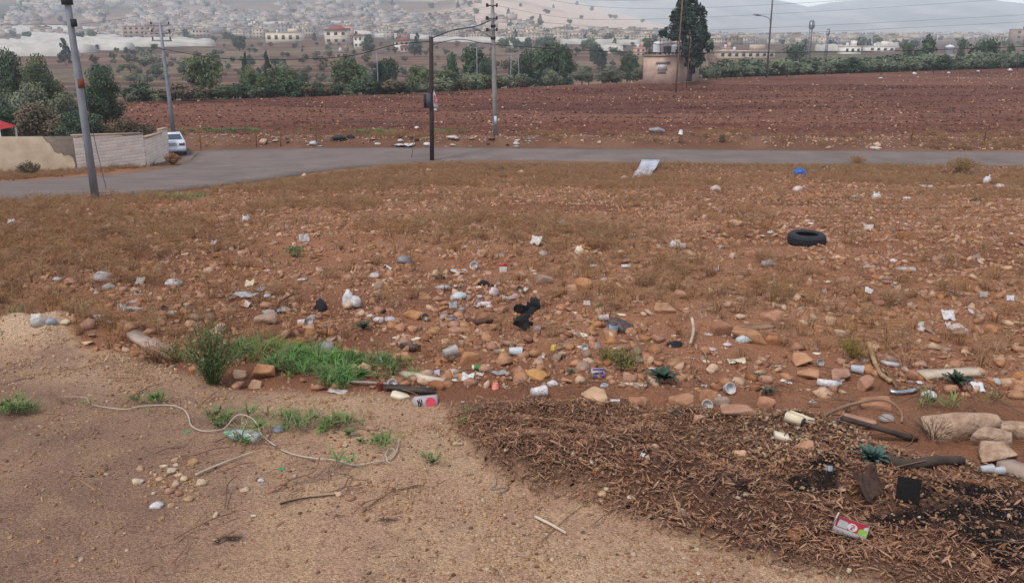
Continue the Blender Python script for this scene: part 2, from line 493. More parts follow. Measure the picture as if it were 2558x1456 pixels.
# ================================================================ THE SETTING: ground, road, fields, hills
GRV = [(560, 1010, 260, 35), (900, 1015, 200, 40), (1060, 1080, 120, 60), (100, 838, 110, 36), (330, 890, 170, 30), (450, 1205, 80, 70), (670, 1210, 100, 45), (1250, 1260, 130, 50), (2050, 1420, 260, 60), (2350, 1450, 260, 60), (1700, 1420, 300, 60), (1150, 1190, 90, 60), (250, 940, 260, 50), (1050, 1260, 200, 60), (1350, 1400, 420, 90)]
def ell(u, v, L):
    r = np.zeros(u.shape)
    for (a, b, ru, rv) in L:
        r = np.maximum(r, 1.2 - np.sqrt(((u - a) / ru) ** 2 + ((v - b) / rv) ** 2))
    return np.clip(r * 1.4, 0, 1)
def build_ground():
    rows = np.concatenate([np.linspace(-14, 1.4, 12), 1.5 * np.exp(np.arange(0, 520) * 0.0076), ])
    rows = rows[rows < 76]
    far = rows[-1] * np.exp(np.arange(1, 260) * 0.0175)
    rows = np.concatenate([rows, far[far < 3600]])
    cols = np.concatenate([np.linspace(-3.2, -0.86, 22), np.linspace(-0.84, 0.84, 500), np.linspace(0.86, 3.2, 22)])
    sY = np.sqrt(rows ** 2 + 4.0)
    X = cols[None, :] * sY[:, None]
    Y = np.repeat(rows[:, None], len(cols), 1)
    x, y = X.ravel(), Y.ravel()
    z = HD(x, y)
    u, v, plat, mul = masks(x, y)
    # ---- albedo
    C = np.zeros((len(x), 3))
    red = lin((154, 107, 79)); redd = lin((124, 82, 60)); dry = lin((160, 116, 86)); tan = lin((170, 134, 108)); brn = lin((134, 104, 87))
    C[:] = red
    C = mixc(C, sstep(-0.15, 0.25, fbm(x, y, 3.2, 41, 4)), redd)
    C = mixc(C, 0.8 * sstep(-0.05, 0.22, fbm(x, y * 0.8, 4.5, 43, 4) + 0.18 * sstep(20, 34, y)), dry)
    C = mixc(C, 0.75 * sstep(46, 54, y) * (y < 58), lin((118, 92, 76)))
    # the tan made-up ground by the viewer
    T = np.zeros_like(C); T[:] = tan
    T = mixc(T, .75 * sstep(-0.12, 0.25, fbm(x, y, 0.6, 45, 5, .65)), brn)
    T = mixc(T, 0.5 * sstep(0.0, 0.25, fbm(x, y, 0.25, 46, 3)), lin((186, 152, 116)))
    T = mixc(T, .75 * ell(u, v, GRV) * sstep(-.3, .15, fbm(x, y, .4, 48, 4)), lin((180, 147, 118)))
    lm = (1 - sstep(300, 900, u)) * sstep(880, 1050, v)
    T = mixc(T, 0.6 * lm, lin((120, 92, 76)))
    heap = np.exp(-(((x - HEAP[0]) / 0.7) ** 2 + ((y - HEAP[1]) / 0.5) ** 2))
    T = mixc(T, np.clip(heap * 1.1, 0, 1), lin((184, 154, 126)))
    C = C * (1 - plat[:, None]) + T * plat[:, None]
    # mulch of dead leaves
    M = np.zeros_like(C); M[:] = lin((92, 64, 50))
    M = mixc(M, sstep(0, 0.25, fbm(x, y, 0.5, 47, 4)), lin((104, 74, 56)))
    C = C * (1 - mul[:, None]) + M * mul[:, None]
    for (au, av, ru, rv) in ASH + [(584, 1347, 26, 7), (545, 1355, 10, 4), (972, 1302, 30, 7), (1250, 424, 60, 9), (2060, 420, 90, 6), (2390, 432, 60, 7)]:
        q = np.sqrt(((u - au) / ru) ** 2 + ((v - av) / rv) ** 2)
        w = 0.55 * fbm(x, y, 0.3, 49, 3) + 0.4 * fbm(x, y, 0.1, 50, 2)
        C = mixc(C, np.where(y < 60, 0.88 * (1 - sstep(0.6, 1.2, q + 1.5 * w)), 0), lin((30, 25, 23)))
    # bank and ploughed field beyond the road
    bk = sstep(61, 63, y) * (1 - sstep(67, 70, y))
    C = mixc(C, bk, lin((112, 78, 60)))
    C = mixc(C, bk * sstep(0, 0.2, fbm(x, y, 2.0, 51, 3)), lin((124, 90, 70)))
    pl = sstep(66, 70, y)
    PL = np.zeros_like(C); PL[:] = lin((100, 60, 46))
    PL = mixc(PL, sstep(-0.1, 0.25, fbm(x * 0.25, y, 3.0, 53, 4)), lin((82, 48, 38)))
    PL = mixc(PL, 0.6 * sstep(0.02, 0.3, fbm(x * 0.2, y, 6.0, 54, 3)), lin((122, 82, 64)))
    PL = mixc(PL, .45 * sstep(.1, .9, np.sin((y + 0.03 * x + 1.2 * fbm(x, y, 14, 22, 2)) * 2 * math.pi / 4.6)) * sstep(-.2, .1, fbm(x * .15, y, 7, 64, 3)), lin((128, 84, 66)))
    C = C * (1 - pl[:, None]) + PL * pl[:, None]
    e = field_edge(x)
    # beyond: terraced brown slope, scrub, upper hill with its sunlit slope painted pale
    fa = sstep(-0.5, 4, y - e)
    a = x / np.maximum(y, 1)
    H = np.zeros_like(C); H[:] = lin((96, 68, 54))
    H = mixc(H, sstep(-0.1, 0.15, fbm(x * 0.5, y, 45, 55, 4)), lin((78, 56, 46)))
    H = mixc(H, 0.7 * sstep(0.02, 0.2, fbm(x, y * 0.6, 30, 56, 4)), lin((112, 94, 72)))
    H = mixc(H, .5 * (np.sin(y * 2 * math.pi / 17 + 3 * fbm(x, y, 60, 62, 3)) > .75) * (y < 420), lin((140, 112, 88)))
    H = mixc(H, 0.55 * sstep(0.02, 0.2, fbm(x, y * 0.5, 70, 57, 3)) * sstep(200, 320, y), lin((66, 66, 48)))
    up = sstep(600, 1000, y)
    U = np.zeros_like(C); U[:] = lin((112, 90, 76))
    U = mixc(U, sstep(-0.05, 0.15, fbm(x, y * 0.6, 120, 58, 4)), lin((74, 72, 60)))
    U = mixc(U, 0.8 * sstep(0.02, 0.22, fbm(x, y * 0.5, 60, 59, 4)), lin((134, 116, 102)))
    pale = sstep(-0.14, -0.02, a) * (1 - sstep(0.16, 0.28, a)) * sstep(700, 1000, y)  # sunlight on the far slope, painted into the ground colour
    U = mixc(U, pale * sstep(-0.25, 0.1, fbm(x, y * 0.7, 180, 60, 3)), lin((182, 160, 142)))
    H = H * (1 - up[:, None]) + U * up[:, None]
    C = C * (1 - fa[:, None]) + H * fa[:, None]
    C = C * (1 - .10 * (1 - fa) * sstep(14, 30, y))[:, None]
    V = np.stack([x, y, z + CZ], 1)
    nr, nc = len(rows), len(cols)
    i = (np.arange(nr - 1)[:, None] * nc + np.arange(nc - 1)[None, :]).ravel()
    F = np.stack([i, i + 1, i + nc + 1, i + nc], 1)
    fy = Y[:-1, :-1].ravel(); fx = X[:-1, :-1].ravel()
    fe = field_edge(fx)
    ids = np.where(fy < 66.5, 0, np.where(fy < fe + 1.0, 1, 2))
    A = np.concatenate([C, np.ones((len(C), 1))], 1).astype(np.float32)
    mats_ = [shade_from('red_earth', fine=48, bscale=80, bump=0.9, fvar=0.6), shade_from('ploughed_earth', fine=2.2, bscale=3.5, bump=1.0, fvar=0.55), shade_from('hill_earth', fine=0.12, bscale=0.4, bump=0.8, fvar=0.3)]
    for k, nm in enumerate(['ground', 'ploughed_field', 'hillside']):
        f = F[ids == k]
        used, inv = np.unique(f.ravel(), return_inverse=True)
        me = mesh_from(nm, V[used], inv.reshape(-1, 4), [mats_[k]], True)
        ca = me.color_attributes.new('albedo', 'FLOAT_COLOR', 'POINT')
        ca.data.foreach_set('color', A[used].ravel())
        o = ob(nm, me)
        tag(o, ['red stony wasteland with tan gravelly ground in the foreground', 'ploughed dark red field beyond the road', 'brown valley side rising to a hill painted sunlit pale'][k], None, None, 'structure')
build_ground()

def build_mountain():
    SKY_U = [-2500, 600, 1270, 1500, 1700, 1853, 1943, 1981, 2029, 2148, 2260, 2375, 2439, 2503, 2558, 3000, 3600, 5200]
    SKY_V = [-120, -110, -75, -50, -20, 0, 14, 23, 14, 3, 1, 1, 11, 18, 15, 2, -25, -50]
    na, nr = 420, 70
    u = np.linspace(-2400, 5000, na)
    rr = np.linspace(0, 1.25, nr)
    Ux, R = np.meshgrid(u, rr)
    Y = 2700 + R * 1500
    aa = (Ux - CU) / (FPX * 1.0)
    X = aa * Y * 1.0
    top = (80.0 - np.interp(Ux, SKY_U, SKY_V)) / FPX * 4200
    prof = np.where(R <= 1, R ** 1.15, 1 - (R - 1) * 1.5)
    rav = fbm(X, Y, 800, 71, 5) * 75 * np.sin(np.clip(R, 0, 1) * math.pi) + fbm(X, Y, 140, 72, 3) * 7
    z = -12 + (top + 12) * prof + rav * (0.35 + 0.65 * np.clip(1.1 - R, 0, 1))
    x, y, z = X.ravel(), Y.ravel(), z.ravel()
    C = np.zeros((len(x), 3)); C[:] = lin((132, 126, 114))
    C = mixc(C, sstep(-0.1, 0.15, fbm(x, y, 220, 73, 4)), lin((106, 106, 96)))
    C = mixc(C, 0.6 * sstep(0.03, 0.3, fbm(x, y * .35, 90, 74, 5, .65)), lin((168, 158, 142)))
    i = (np.arange(nr - 1)[:, None] * na + np.arange(na - 1)[None, :]).ravel()
    F = np.stack([i, i + 1, i + na + 1, i + na], 1)
    me = mesh_from('mountain', np.stack([x, y, z + CZ], 1), F, [shade_from('mountain_earth', fine=0.03, bscale=0.02, bump=0.4, fvar=0.3)], True)
    ca = me.color_attributes.new('albedo', 'FLOAT_COLOR', 'POINT')
    ca.data.foreach_set('color', np.concatenate([C, np.ones((len(C), 1))], 1).astype(np.float32).ravel())
    tag(ob('mountain', me), 'hazy blue mountain ridge behind the valley town', None, None, 'structure')
build_mountain()

def build_haze():
    m = bpy.data.materials.new('haze_air')
    m.use_nodes = True
    nt = m.node_tree
    nt.nodes.remove(nt.nodes['Principled BSDF'])
    vo = nt.nodes.new('ShaderNodeVolumePrincipled')
    vo.inputs['Color'].default_value = (0.88, 0.94, 1.0, 1)
    vo.inputs['Density'].default_value = HAZE
    vo.inputs['Anisotropy'].default_value = 0.0
    nt.links.new(vo.outputs['Volume'], nt.nodes['Material Output'].inputs['Volume'])
    b = MB().box((1200, 2250, (320 - 34) / 2.0), (17000, 4900, 320 + 34))
    tag(ob('haze', b.mesh('haze', [m])), 'pale blue haze filling the valley air', None, None, 'stuff')
HAZE = 0.00031
build_haze()

ASPHALT = mat('asphalt', (124, 110, 103), 1.0, 0.10, .5, col2=(104, 93, 88), amt=.2, spec=.08, bump=0.35, bscale=60, coords='Object')
def resample(poly, n):
    p = np.asarray(poly, float)
    d = np.concatenate([[0], np.cumsum(np.hypot(*np.diff(p, axis=0).T))])
    t = np.linspace(0, d[-1], n)
    return np.stack([np.interp(t, d, p[:, 0]), np.interp(t, d, p[:, 1])], 1)
def strip(A, B, n, k, lift):
    a = np.array(smooth_path([(p[0], p[1], 0) for p in A], 10))[:, :2]
    b = np.array(smooth_path([(p[0], p[1], 0) for p in B], 10))[:, :2]
    # stations by shared parameter
    ia = np.linspace(0, len(a) - 1, n); 
    a = np.stack([np.interp(ia, np.arange(len(a)), a[:, j]) for j in (0, 1)], 1)
    b = np.stack([np.interp(ia * (len(b) - 1) / (ia[-1]), np.arange(len(b)), b[:, j]) for j in (0, 1)], 1)
    wob = 0.16 * fbm(a[:, 0], a[:, 1], 1.6, 81, 3)
    a = a + np.stack([np.zeros(n), wob], 1)
    t = np.linspace(0, 1, k)
    Q = a[:, None, :] * (1 - t)[None, :, None] + b[:, None, :] * t[None, :, None]
    x, y = Q[..., 0].ravel(), Q[..., 1].ravel()
    z = P(y) + lift + 0.05 * np.sin(np.tile(t, n) * math.pi) + CZ
    V = [np.stack([x, y, z], 1)]
    F = []
    for i in range(n - 1):
        for j in range(k - 1):
            q = i * k + j
            F.append((q, q + k, q + k + 1, q + 1))
    base = n * k
    for e, sgn in ((0, -1), (k - 1, 1)):
        idx = np.arange(n) * k + e
        sk = np.stack([x[idx], y[idx] + sgn * 0.12, z[idx] - 0.28], 1)
        V.append(sk)
        for i in range(n - 1):
            A_, B_ = i * k + e, (i + 1) * k + e
            C_, D_ = base + i, base + i + 1
            F.append((A_, C_, D_, B_) if e == 0 else (A_, B_, D_, C_))
        base += n
    return np.concatenate(V), F
_rm = MB()
_rm.add(*strip(RN, RF, 260, 9, 0.035))
_rm.add(*strip([tuple(BRANCH[0]), (BRANCH[0][0] - 14, BRANCH[0][1] + 7.0)], [tuple(BRANCH[1]), (BRANCH[1][0] - 16, BRANCH[1][1] + 2.5)], 30, 7, 0.03))
tag(ob('road', _rm.mesh('road', [ASPHALT], True)), 'narrow grey asphalt road curving past the stony field', None, None, 'structure')
# ================================================================ WALLS, CAR, POLES
rng = np.random.default_rng(7)
random.seed(7)
WHITE = mat('white_paint', (196, 198, 200), 0.45, 0.05, 3)
DARK = mat('dark_rubber', (44, 45, 48), 0.85, 0.15, 8)
GALV = mat('galvanised_steel', (128, 130, 136), 0.6, 0.12, 3, metal=0.2)
RUST = mat('rust', (112, 66, 44), 0.9, 0.25, 9)
CONC = mat('concrete', (140, 134, 130), 0.9, 0.15, 2.5, bump=0.3)
WOODP = mat('dark_pole_wood', (58, 44, 42), 0.9, 0.2, 4, bump=0.3)
WIRE = mat('wire_black', (34, 34, 38), 0.6, 0.05, 3)
WIREG = mat('wire_grey', (92, 90, 94), 0.6, 0.05, 3)
BLACKM = mat('black_matt', (24, 23, 25), 0.9, 0.1, 4)

# ---- the garden wall: rendered stretch, then a stone-faced stretch that turns the corner
RENDER = mat('ochre_render', (218, 196, 166), 0.92, 0.10, 1.2, col2=(194, 170, 140), bump=0.2)
BLOCK = mat('bare_blockwork', (134, 116, 102), 0.95, 0.15, 3, bump=0.4)
FACING = mat('facing_stone', (232, 214, 198), 0.85, 0.08, 3, col2=(218, 198, 182), rnd=0.09, bump=0.3)
COPING = mat('coping_stone', (170, 146, 126), 0.9, 0.12, 3)
def wall_pt(u, v):
    p = _unproj_base(u, v); return Vector((p[0], p[1], float(P(p[1])) + CZ))
WA, WB, WC, WD = wall_pt(-160, 437), wall_pt(194, 426), wall_pt(366, 416), wall_pt(425, 394)
def frame_of(a, b):
    d = Vector((b.x - a.x, b.y - a.y, 0)); L = d.length
    return L, math.atan2(d.y, d.x)
L1, R1 = frame_of(WA, WB)
zb = min(WA.z, WB.z, WC.z, WD.z) - 0.4
t = thing('rendered_wall', 'ochre rendered garden wall with its render fallen off at the top corner', 'wall', (WA.x, WA.y, zb), (0, 0, R1))
hA, hB = WA.z - zb + 1.98, WB.z - zb + 1.92
m = MB(); m.add([(0, 0, 0), (L1, 0, 0), (L1, 0, hB), (0, 0, hA), (0, .2, 0), (L1, .2, 0), (L1, .2, hB), (0, .2, hA)],
                [(0, 1, 2, 3), (5, 4, 7, 6), (3, 2, 6, 7), (1, 5, 6, 2), (4, 0, 3, 7)])
ob('blockwork', m.mesh('blockwork', [BLOCK]), t)
fx = lambda u: (u + 160) / 354.0 * L1
top = lambda x: hA + (hB - hA) * x / L1
edge = [(116, 0.03), (124, 0.30), (131, 0.38), (136, 0.62), (140, 0.86), (150, 0.98), (158, 0.92), (163, 1.10), (176, 1.05), (186, 1.18), (190, 1.55), (189, 1.75), (193, 2.3)]
out = [(0, 0), (fx(193), 0)] + [(fx(u), max(0.0, top(fx(u)) - dz)) for u, dz in reversed(edge)] + [(fx(116), top(fx(116)) + .02), (0, hA + .02)]
bmx = bmesh.new()
vsx = [bmx.verts.new((x, -0.035, z)) for x, z in out]
f = bmx.faces.new(vsx)
r = bmesh.ops.extrude_face_region(bmx, geom=[f])
for q in r['geom']:
    if isinstance(q, bmesh.types.BMVert): q.co.y += 0.037
bmesh.ops.recalc_face_normals(bmx, faces=bmx.faces)
me = bpy.data.meshes.new('render_coat'); bmx.to_mesh(me); bmx.free(); me.materials.append(RENDER)
ob('render_coat', me, t)

t = thing('stone_faced_wall', 'pale stone faced wall curving round the road corner beside the white car', 'wall', (WB.x, WB.y, zb))
cube = MB().box((0, 0, 0), (1, 1, 1)).mesh('stone', [FACING])
def facing(a, b, h0, h1, z0):
    L, R = frame_of(a, b)
    d = Vector((math.cos(R), math.sin(R), 0)); nrm = Vector((math.sin(R), -math.cos(R), 0))
    m = MB()
    o = Vector((a.x - WB.x, a.y - WB.y, 0))
    c = [o, o + d * L]
    V = []
    for p in (c[0], c[1]):
        for off in (0, -0.2):
            q = p + nrm * off
            V += [(q.x, q.y, 0), (q.x, q.y, (h0 if p is c[0] else h1))]
    m.add(V, [(0, 4, 5, 1), (6, 2, 3, 7), (1, 5, 7, 3), (0, 2, 6, 4), (4, 6, 7, 5), (0, 1, 3, 2)])
    ob('wall_core', m.mesh('wall_core', [BLOCK]), t)
    hh = 0.19
    k = 0
    zc = z0
    while zc < max(h0, h1) - 0.1:
        x = -rng.random() * 0.3
        while x < L:
            w = 0.28 + rng.random() * 0.34
            x0, x1 = max(x, 0), min(x + w, L)
            hx = h0 + (h1 - h0) * (x0 + x1) / 2 / L
            if x1 - x0 > 0.08 and zc + hh * 0.6 < hx:
                hgt = min(hh, hx - zc) - 0.009
                dp = 0.026 + rng.random() * 0.010
                q = o + d * ((x0 + x1) / 2) + nrm * (dp / 2)
                ob('stone', cube, t, (q.x, q.y, zc + hh / 2), (0, 0, R), (x1 - x0 - 0.010, dp, hgt))
            x += w
        zc += hh
    m = MB()
    V = []
    for p, h in ((c[0], h0), (c[1], h1)):
        for off in (0.10, -0.24):
            q = p + nrm * off
            V += [(q.x, q.y, h + .003), (q.x, q.y, h + 0.075)]
    m.add(V, [(0, 4, 5, 1), (6, 2, 3, 7), (1, 5, 7, 3), (0, 2, 6, 4), (4, 6, 7, 5), (0, 1, 3, 2)])
    ob('coping', m.mesh('coping', [COPING]), t)
facing(WB, WC, WB.z - zb + 1.95, WC.z - zb + 1.98, 0.35)
mid = WC.lerp(WD, 0.72)
facing(WC, mid, WC.z - zb + 1.72, mid.z - zb + 1.72, 0.35)
facing(mid, WD, mid.z - zb + 1.95, WD.z - zb + 1.97, 0.35)

# ---- the white saloon car half hidden by the wall
def build_car():
    p = Vector((0, 0, 0)); b = _unproj_base(450, 397)
    p = Vector((b[0] - 0.62, b[1] + 0.6, float(P(b[1])) + CZ + 0.05))
    t = thing('white_car', 'white saloon car parked nose first behind the end of the stone wall', 'car', p, (0, 0, math.radians(24)))
    paint = mat('car_paint', (206, 212, 220), 0.28, 0.03, 2, spec=0.6)
    glass = mat('car_glass', (58, 64, 72), 0.08, 0.05, 2, spec=0.8)
    redl = mat('tail_red', (120, 26, 28), 0.25, 0.2, 5)
    # sections along the length (rear at y=0), rows = heights, half widths
    sec = [(0.00, .46, .95, .70), (0.08, .36, 1.0, .80), (0.5, .26, 1.06, .86), (1.0, .24, 1.08, .88), (1.9, .24, 1.0, .88), (3.0, .24, 0.98, .88), (4.0, .28, .90, .86), (4.5, .38, .76, .74)]
    V = []; F = []
    n = 10
    for (y, z0, z1, w) in sec:
        ring = [(-w * .92, z0), (-w, z0 + .18), (-w, (z0 + z1) / 2), (-w * .97, z1 - .1), (-w * .86, z1), (w * .86, z1), (w * .97, z1 - .1), (w, (z0 + z1) / 2), (w, z0 + .18), (w * .92, z0)]
        V += [(x, y, z) for x, z in ring]
    for i in range(len(sec) - 1):
        for k in range(n):
            a = i * n + k; c = i * n + (k + 1) % n
            F.append((a, a + n, c + n, c))
    F.append(tuple(range(n))); F.append(tuple((len(sec) - 1) * n + k for k in reversed(range(n))))
    me = mesh_from('body', V, F, [paint], True)
    ob('body', me, t)
    # cabin
    cab = [(0.62, 1.05, 1.06, .78), (1.25, 1.04, 1.40, .66), (1.7, 1.02, 1.44, .64), (2.5, 1.0, 1.41, .65), (3.25, .98, 1.0, .76)]
    V = []; F = []
    for (y, z0, z1, w) in cab:
        V += [(-.80, y, z0), (-w, y, z1), (w, y, z1), (.80, y, z0)]
    for i in range(len(cab) - 1):
        for k in range(3):
            a = i * 4 + k
            F.append((a, a + 4, a + 5, a + 1))
    ob('roof', mesh_from('roof', V, F, [paint], False), t)
    g = MB(); g.add([(-.66, .655, 1.10), (.66, .655, 1.10), (.57, 1.20, 1.385), (-.57, 1.20, 1.385)], [(0, 1, 2, 3)])
    me = g.mesh('rear_window', [glass])
    for vv in me.vertices: vv.co.y -= 0.02; vv.co.z += 0.02
    ob('rear_window', me, t)
    for sx in (-1, 1):
        g = MB(); g.add([(sx * .79, .95, 1.08), (sx * .79, 2.9, 1.05), (sx * .675, 2.4, 1.36), (sx * .675, 1.4, 1.37)], [(0, 1, 2, 3)])
        ob('side_window', g.mesh('side_window', [glass]), t, (sx * .02, 0, 0))
        g = MB(); g.box((sx * .58, -.012 + .03, .82), (.36, .07, .15)); ob('tail_light', g.mesh('tail_light', [redl]), t)
        for y in (.85, 3.55):
            w = MB().lathe([(.18, -.1), (.29, -.1), (.315, -.06), (.315, .06), (.29, .1), (.18, .1)], 18).mesh('wheel', [DARK], True)
            wo_ = ob('wheel', w, t, (sx * .76, y, .315), (0, math.pi / 2, 0))
            ob('rim', MB().lathe([(0.001, .085), (.10, .09), (.18, .07)], 12).mesh('rim', [GALV], True), wo_, (0, 0, 0), (0 if sx > 0 else math.pi, 0, 0))
    ob('bumper', MB().box((0, -.06, .52), (1.66, .2, .24), taper=.97).mesh('bumper', [paint]), t)
    ob('licence_plate', MB().box((0, -.02, .80), (.50, .03, .12)).mesh('licence_plate', [mat('plate', (168, 168, 160), .5, .1, 30)]), t)
    ob('boot_handle', MB().box((0, -.012, .90), (.5, .03, .03)).mesh('boot_handle', [GALV]), t)
build_car()

# ---- poles and wires
def pole(name, label, cat, base, topp, r0, r1, m, part='shaft', n=10, group=None):
    t = thing(name, label, cat, base, (0, 0, 0), group)
    d = topp - base
    ob(part, MB().tube([(0, 0, -.3), d * .35, d * .7, d], [r0, r0 + (r1 - r0) * .35, r0 + (r1 - r0) * .7, r1], n).mesh(part, [m], True), t)
    return t, d
B1 = at(239, 500)
T1 = at_y(150, -125, B1.y)
poleA, dA = pole('street_lamp_pole', 'grey steel pole leaning over the roadside in front of the stone wall', 'pole', B1, T1, .125, .085, GALV)
def on(p0, p1, f): return p0 + (p1 - p0) * f
q = at_y(201, 210, B1.y) - B1
ob('rust_band', MB().tube([q - dA.normalized() * .12, q + dA.normalized() * .14], .113, 12).mesh('rust_band', [RUST], True), poleA)
q = at_y(182, 58, B1.y) - B1
ob('clamp', MB().box(q + Vector((.06, -.06, 0)), (.12, .14, .22)).mesh('clamp', [DARK]), poleA)
q = at_y(167, 2, B1.y) - B1
ob('collar', MB().tube([q - Vector((0, 0, .12)), q + Vector((0, 0, .12))], .16, 12).mesh('collar', [DARK], True), poleA)
G0 = at_y(186, 80, B1.y); G1 = at(267, 478)
tag(ob('guy_wire', MB().tube(smooth_path([G0, on(G0, G1, .5) + Vector((-.05, 0, -.25)), G1], 6), .012, 5).mesh('guy_wire', [WIREG])), 'thin guy wire running from leaning pole down to the roadside', 'wire')
b = _unproj_base(436, 350); B2 = Vector((b[0], b[1], gz(b[0], b[1]))); T2 = at_y(399, 58, B2.y)
p2, d2 = pole('utility_pole', 'slim grey utility pole with crossarms behind the white car', 'pole', B2, T2, .17, .10, GALV)
for fz in (.0, .55, 1.1):
    c = d2 - Vector((0, 0, .15 + fz))
    ob('crossarm', MB().box(c, (1.5, .1, .1)).mesh('crossarm', [GALV]), p2)
    for sx in (-.65, .65):
        ob('insulator', MB().lathe([(.03, 0), (.07, .03), (.05, .08), (.07, .12), (.03, .2)], 8, c=c + Vector((sx, 0, .05))).mesh('insulator', [DARK], True), p2)
B3 = at(1079, 404); T3 = at_y(1077, 92, B3.y)
p3, d3 = pole('wooden_pole', 'dark brown timber pole with a meter box standing by the road edge', 'pole', B3, T3, .15, .14, WOODP)
q = at_y(1068, 252, B3.y) - B3
bx = ob('meter_box', MB().box(q + Vector((.02, -.05, 0)), (.42, .30, .92)).mesh('meter_box', [mat('box_grey', (72, 76, 82), .6, .1, 3)]), p3)
ob('box_door', MB().box(q + Vector((-.15, -.215, 0)), (.16, .03, .86)).mesh('box_door', [mat('box_dark', (44, 36, 36), .7, .1, 3)]), bx)
# curved red and white sign strapped on the far side of the pole
RED = mat('sign_red', (150, 58, 66), .6, .08, 5)
SW = mat('sign_white', (176, 164, 164), .6, .08, 5)
ps = at_y(1087, 250, B3.y) - B3
sg = tag(ob('hanging_sign', None), 'small curved red and white sign hanging on the dark timber pole', 'sign')
sg.location = B3 + ps
px = px2m(B3, 1.0)
def sheet_curve(u0, u1, v0, v1, m, off, wtop=1.0):
    g = MB(); n = 8; V = []; F = []
    for i in range(n + 1):
        s = i / n
        vv = v0 + (v1 - v0) * s
        ww = wtop + (1 - wtop) * min(1, s * 1.6)
        for uu in (u0, u0 + (u1 - u0) * ww):
            V.append(((uu - 1087) * px, -.10 * math.sin(s * math.pi) - off, (250 - vv) * px))
    for i in range(n):
        F.append((2 * i, 2 * i + 2, 2 * i + 3, 2 * i + 1))
    g.add(V, F)
    return g
def solid(o, th):
    md = o.modifiers.new('thickness', 'SOLIDIFY'); md.thickness = th; md.offset = 0
    return o
solid(ob('sign_back', sheet_curve(1083, 1095, 227, 272, SW, 0, .15).mesh('sign_back', [SW]), sg), .02)
solid(ob('red_panel', sheet_curve(1084.6, 1095.2, 232, 266, RED, .022, .3).mesh('red_panel', [RED]), sg), .008)
g = MB()
for i, vv in enumerate((245, 248.5, 251, 253.5, 256)):
    g.box(((1089.6 - 1087) * px, -.125 - .005, (250 - vv) * px), ((4.6 - .6 * (i % 2)) * px, .01, .9 * px))
g.box(((1092.2 - 1087) * px, -.13, (250 - 252) * px), (.9 * px, .01, 9 * px))
g.box(((1088.6 - 1087) * px, -.13, (250 - 240.5) * px), (.9 * px, .01, 4 * px))
ob('lettering', g.mesh('lettering', [mat('sign_letters', (214, 190, 192), .6, .05, 4)]), sg)
solid(ob('loose_flap', sheet_curve(1083.5, 1091, 271, 278, SW, .02).mesh('loose_flap', [SW]), sg), .01)

b = _unproj_base(1238, 352); B4 = Vector((b[0], b[1], gz(b[0], b[1]))); T4 = at_y(1229, -30, B4.y)
p4, d4 = pole('power_pole', 'tall grey power pole with insulators and a street lamp across the road', 'pole', B4, T4, .19, .12, CONC, n=12)
for vv in (15, 47, 76):
    c = at_y(1230.5, vv, B4.y) - B4
    arm = ob('crossarm', MB().box(c, (.12, 1.0, .1)).mesh('crossarm', [GALV]), p4)
    for sx, sy in ((-.42, -.3), (-.36, .3), (.32, -.2), (.30, .3)):
        ob('bracket', MB().tube([c + Vector((0, sy, 0)), c + Vector((sx, sy, .02))], .035, 5).mesh('bracket', [DARK]), arm)
        ob('insulator', MB().lathe([(.03, -.12), (.075, -.09), (.05, -.04), (.075, .0), (.05, .05), (.075, .09), (.03, .13)], 8, c=c + Vector((sx, sy, .03))).mesh('insulator', [DARK], True), arm)
q = at_y(1237.6, 300, B4.y) - B4
ob('number_plate', MB().box(q + Vector((0, -.19, 0)), (.20, .02, .6)).mesh('number_plate', [mat('pale_plate', (188, 196, 204), .6, .1, 8)]), p4)
for vv in (96, 66):
    q = at_y(1232, vv, B4.y) - B4
    ob('band', MB().tube([q - Vector((0, 0, .1)), q + Vector((0, 0, .1))], .19, 10).mesh('band', [DARK], True), p4)
a0 = at_y(1229, 96, B4.y) - B4; a1 = at_y(1196, 74, B4.y) - B4 + Vector((0, -1.2, 0)); a2 = at_y(1180, 66, B4.y) - B4 + Vector((0, -1.6, 0))
lm = ob('lamp_arm', MB().tube([a0, on(a0, a1, .5), a1], .035, 6).mesh('lamp_arm', [GALV], True), p4)
ob('lamp_head', MB().tube([a1 - (a2 - a1) * .15, on(a1, a2, .35), on(a1, a2, .8), a2], [.05, .13, .14, .05], 8).mesh('lamp_head', [mat('lamp_shell', (178, 176, 180), .5, .1, 4)], True), lm)

def cable(label, pts, r=.013, m=WIRE, name='power_cable', group=None):
    o = ob(name, MB().tube(smooth_path(pts, 8), r, 5).mesh(name, [m]))
    return tag(o, label, 'cable', group)
W3 = T3 + Vector((.05, 0, -.1))
cable('thick black cable from the timber pole up to the power pole', [W3, at_y(1130, 77, B3.y + 3), at_y(1190, 66, B4.y - 3), at_y(1226, 51, B4.y)], .04, WIRE)
yb = B2.y
cable('black service cable sagging from timber pole across the tree slope', [T3 + Vector((0, 0, -.3)), at_y(985, 113, B3.y + 1), at_y(870, 141, B3.y + 3), at_y(720, 149, B3.y + 6), at_y(560, 147, yb - 3), at_y(398, 122, yb)], .028, WIRE)
cable('lower black cable running from power pole past the block building', [W3 + Vector((0, .1, -.4)), at_y(1150, 99, B3.y + 4), at_y(1234, 112, B4.y), at_y(1426, 125, B4.y + 2), at_y(1625, 132, B4.y + 4), at_y(1800, 133, B4.y + 5), at_y(2004, 131, B4.y + 5), at_y(2300, 126, B4.y + 4), at_y(2800, 108, B4.y)], .026, WIRE)
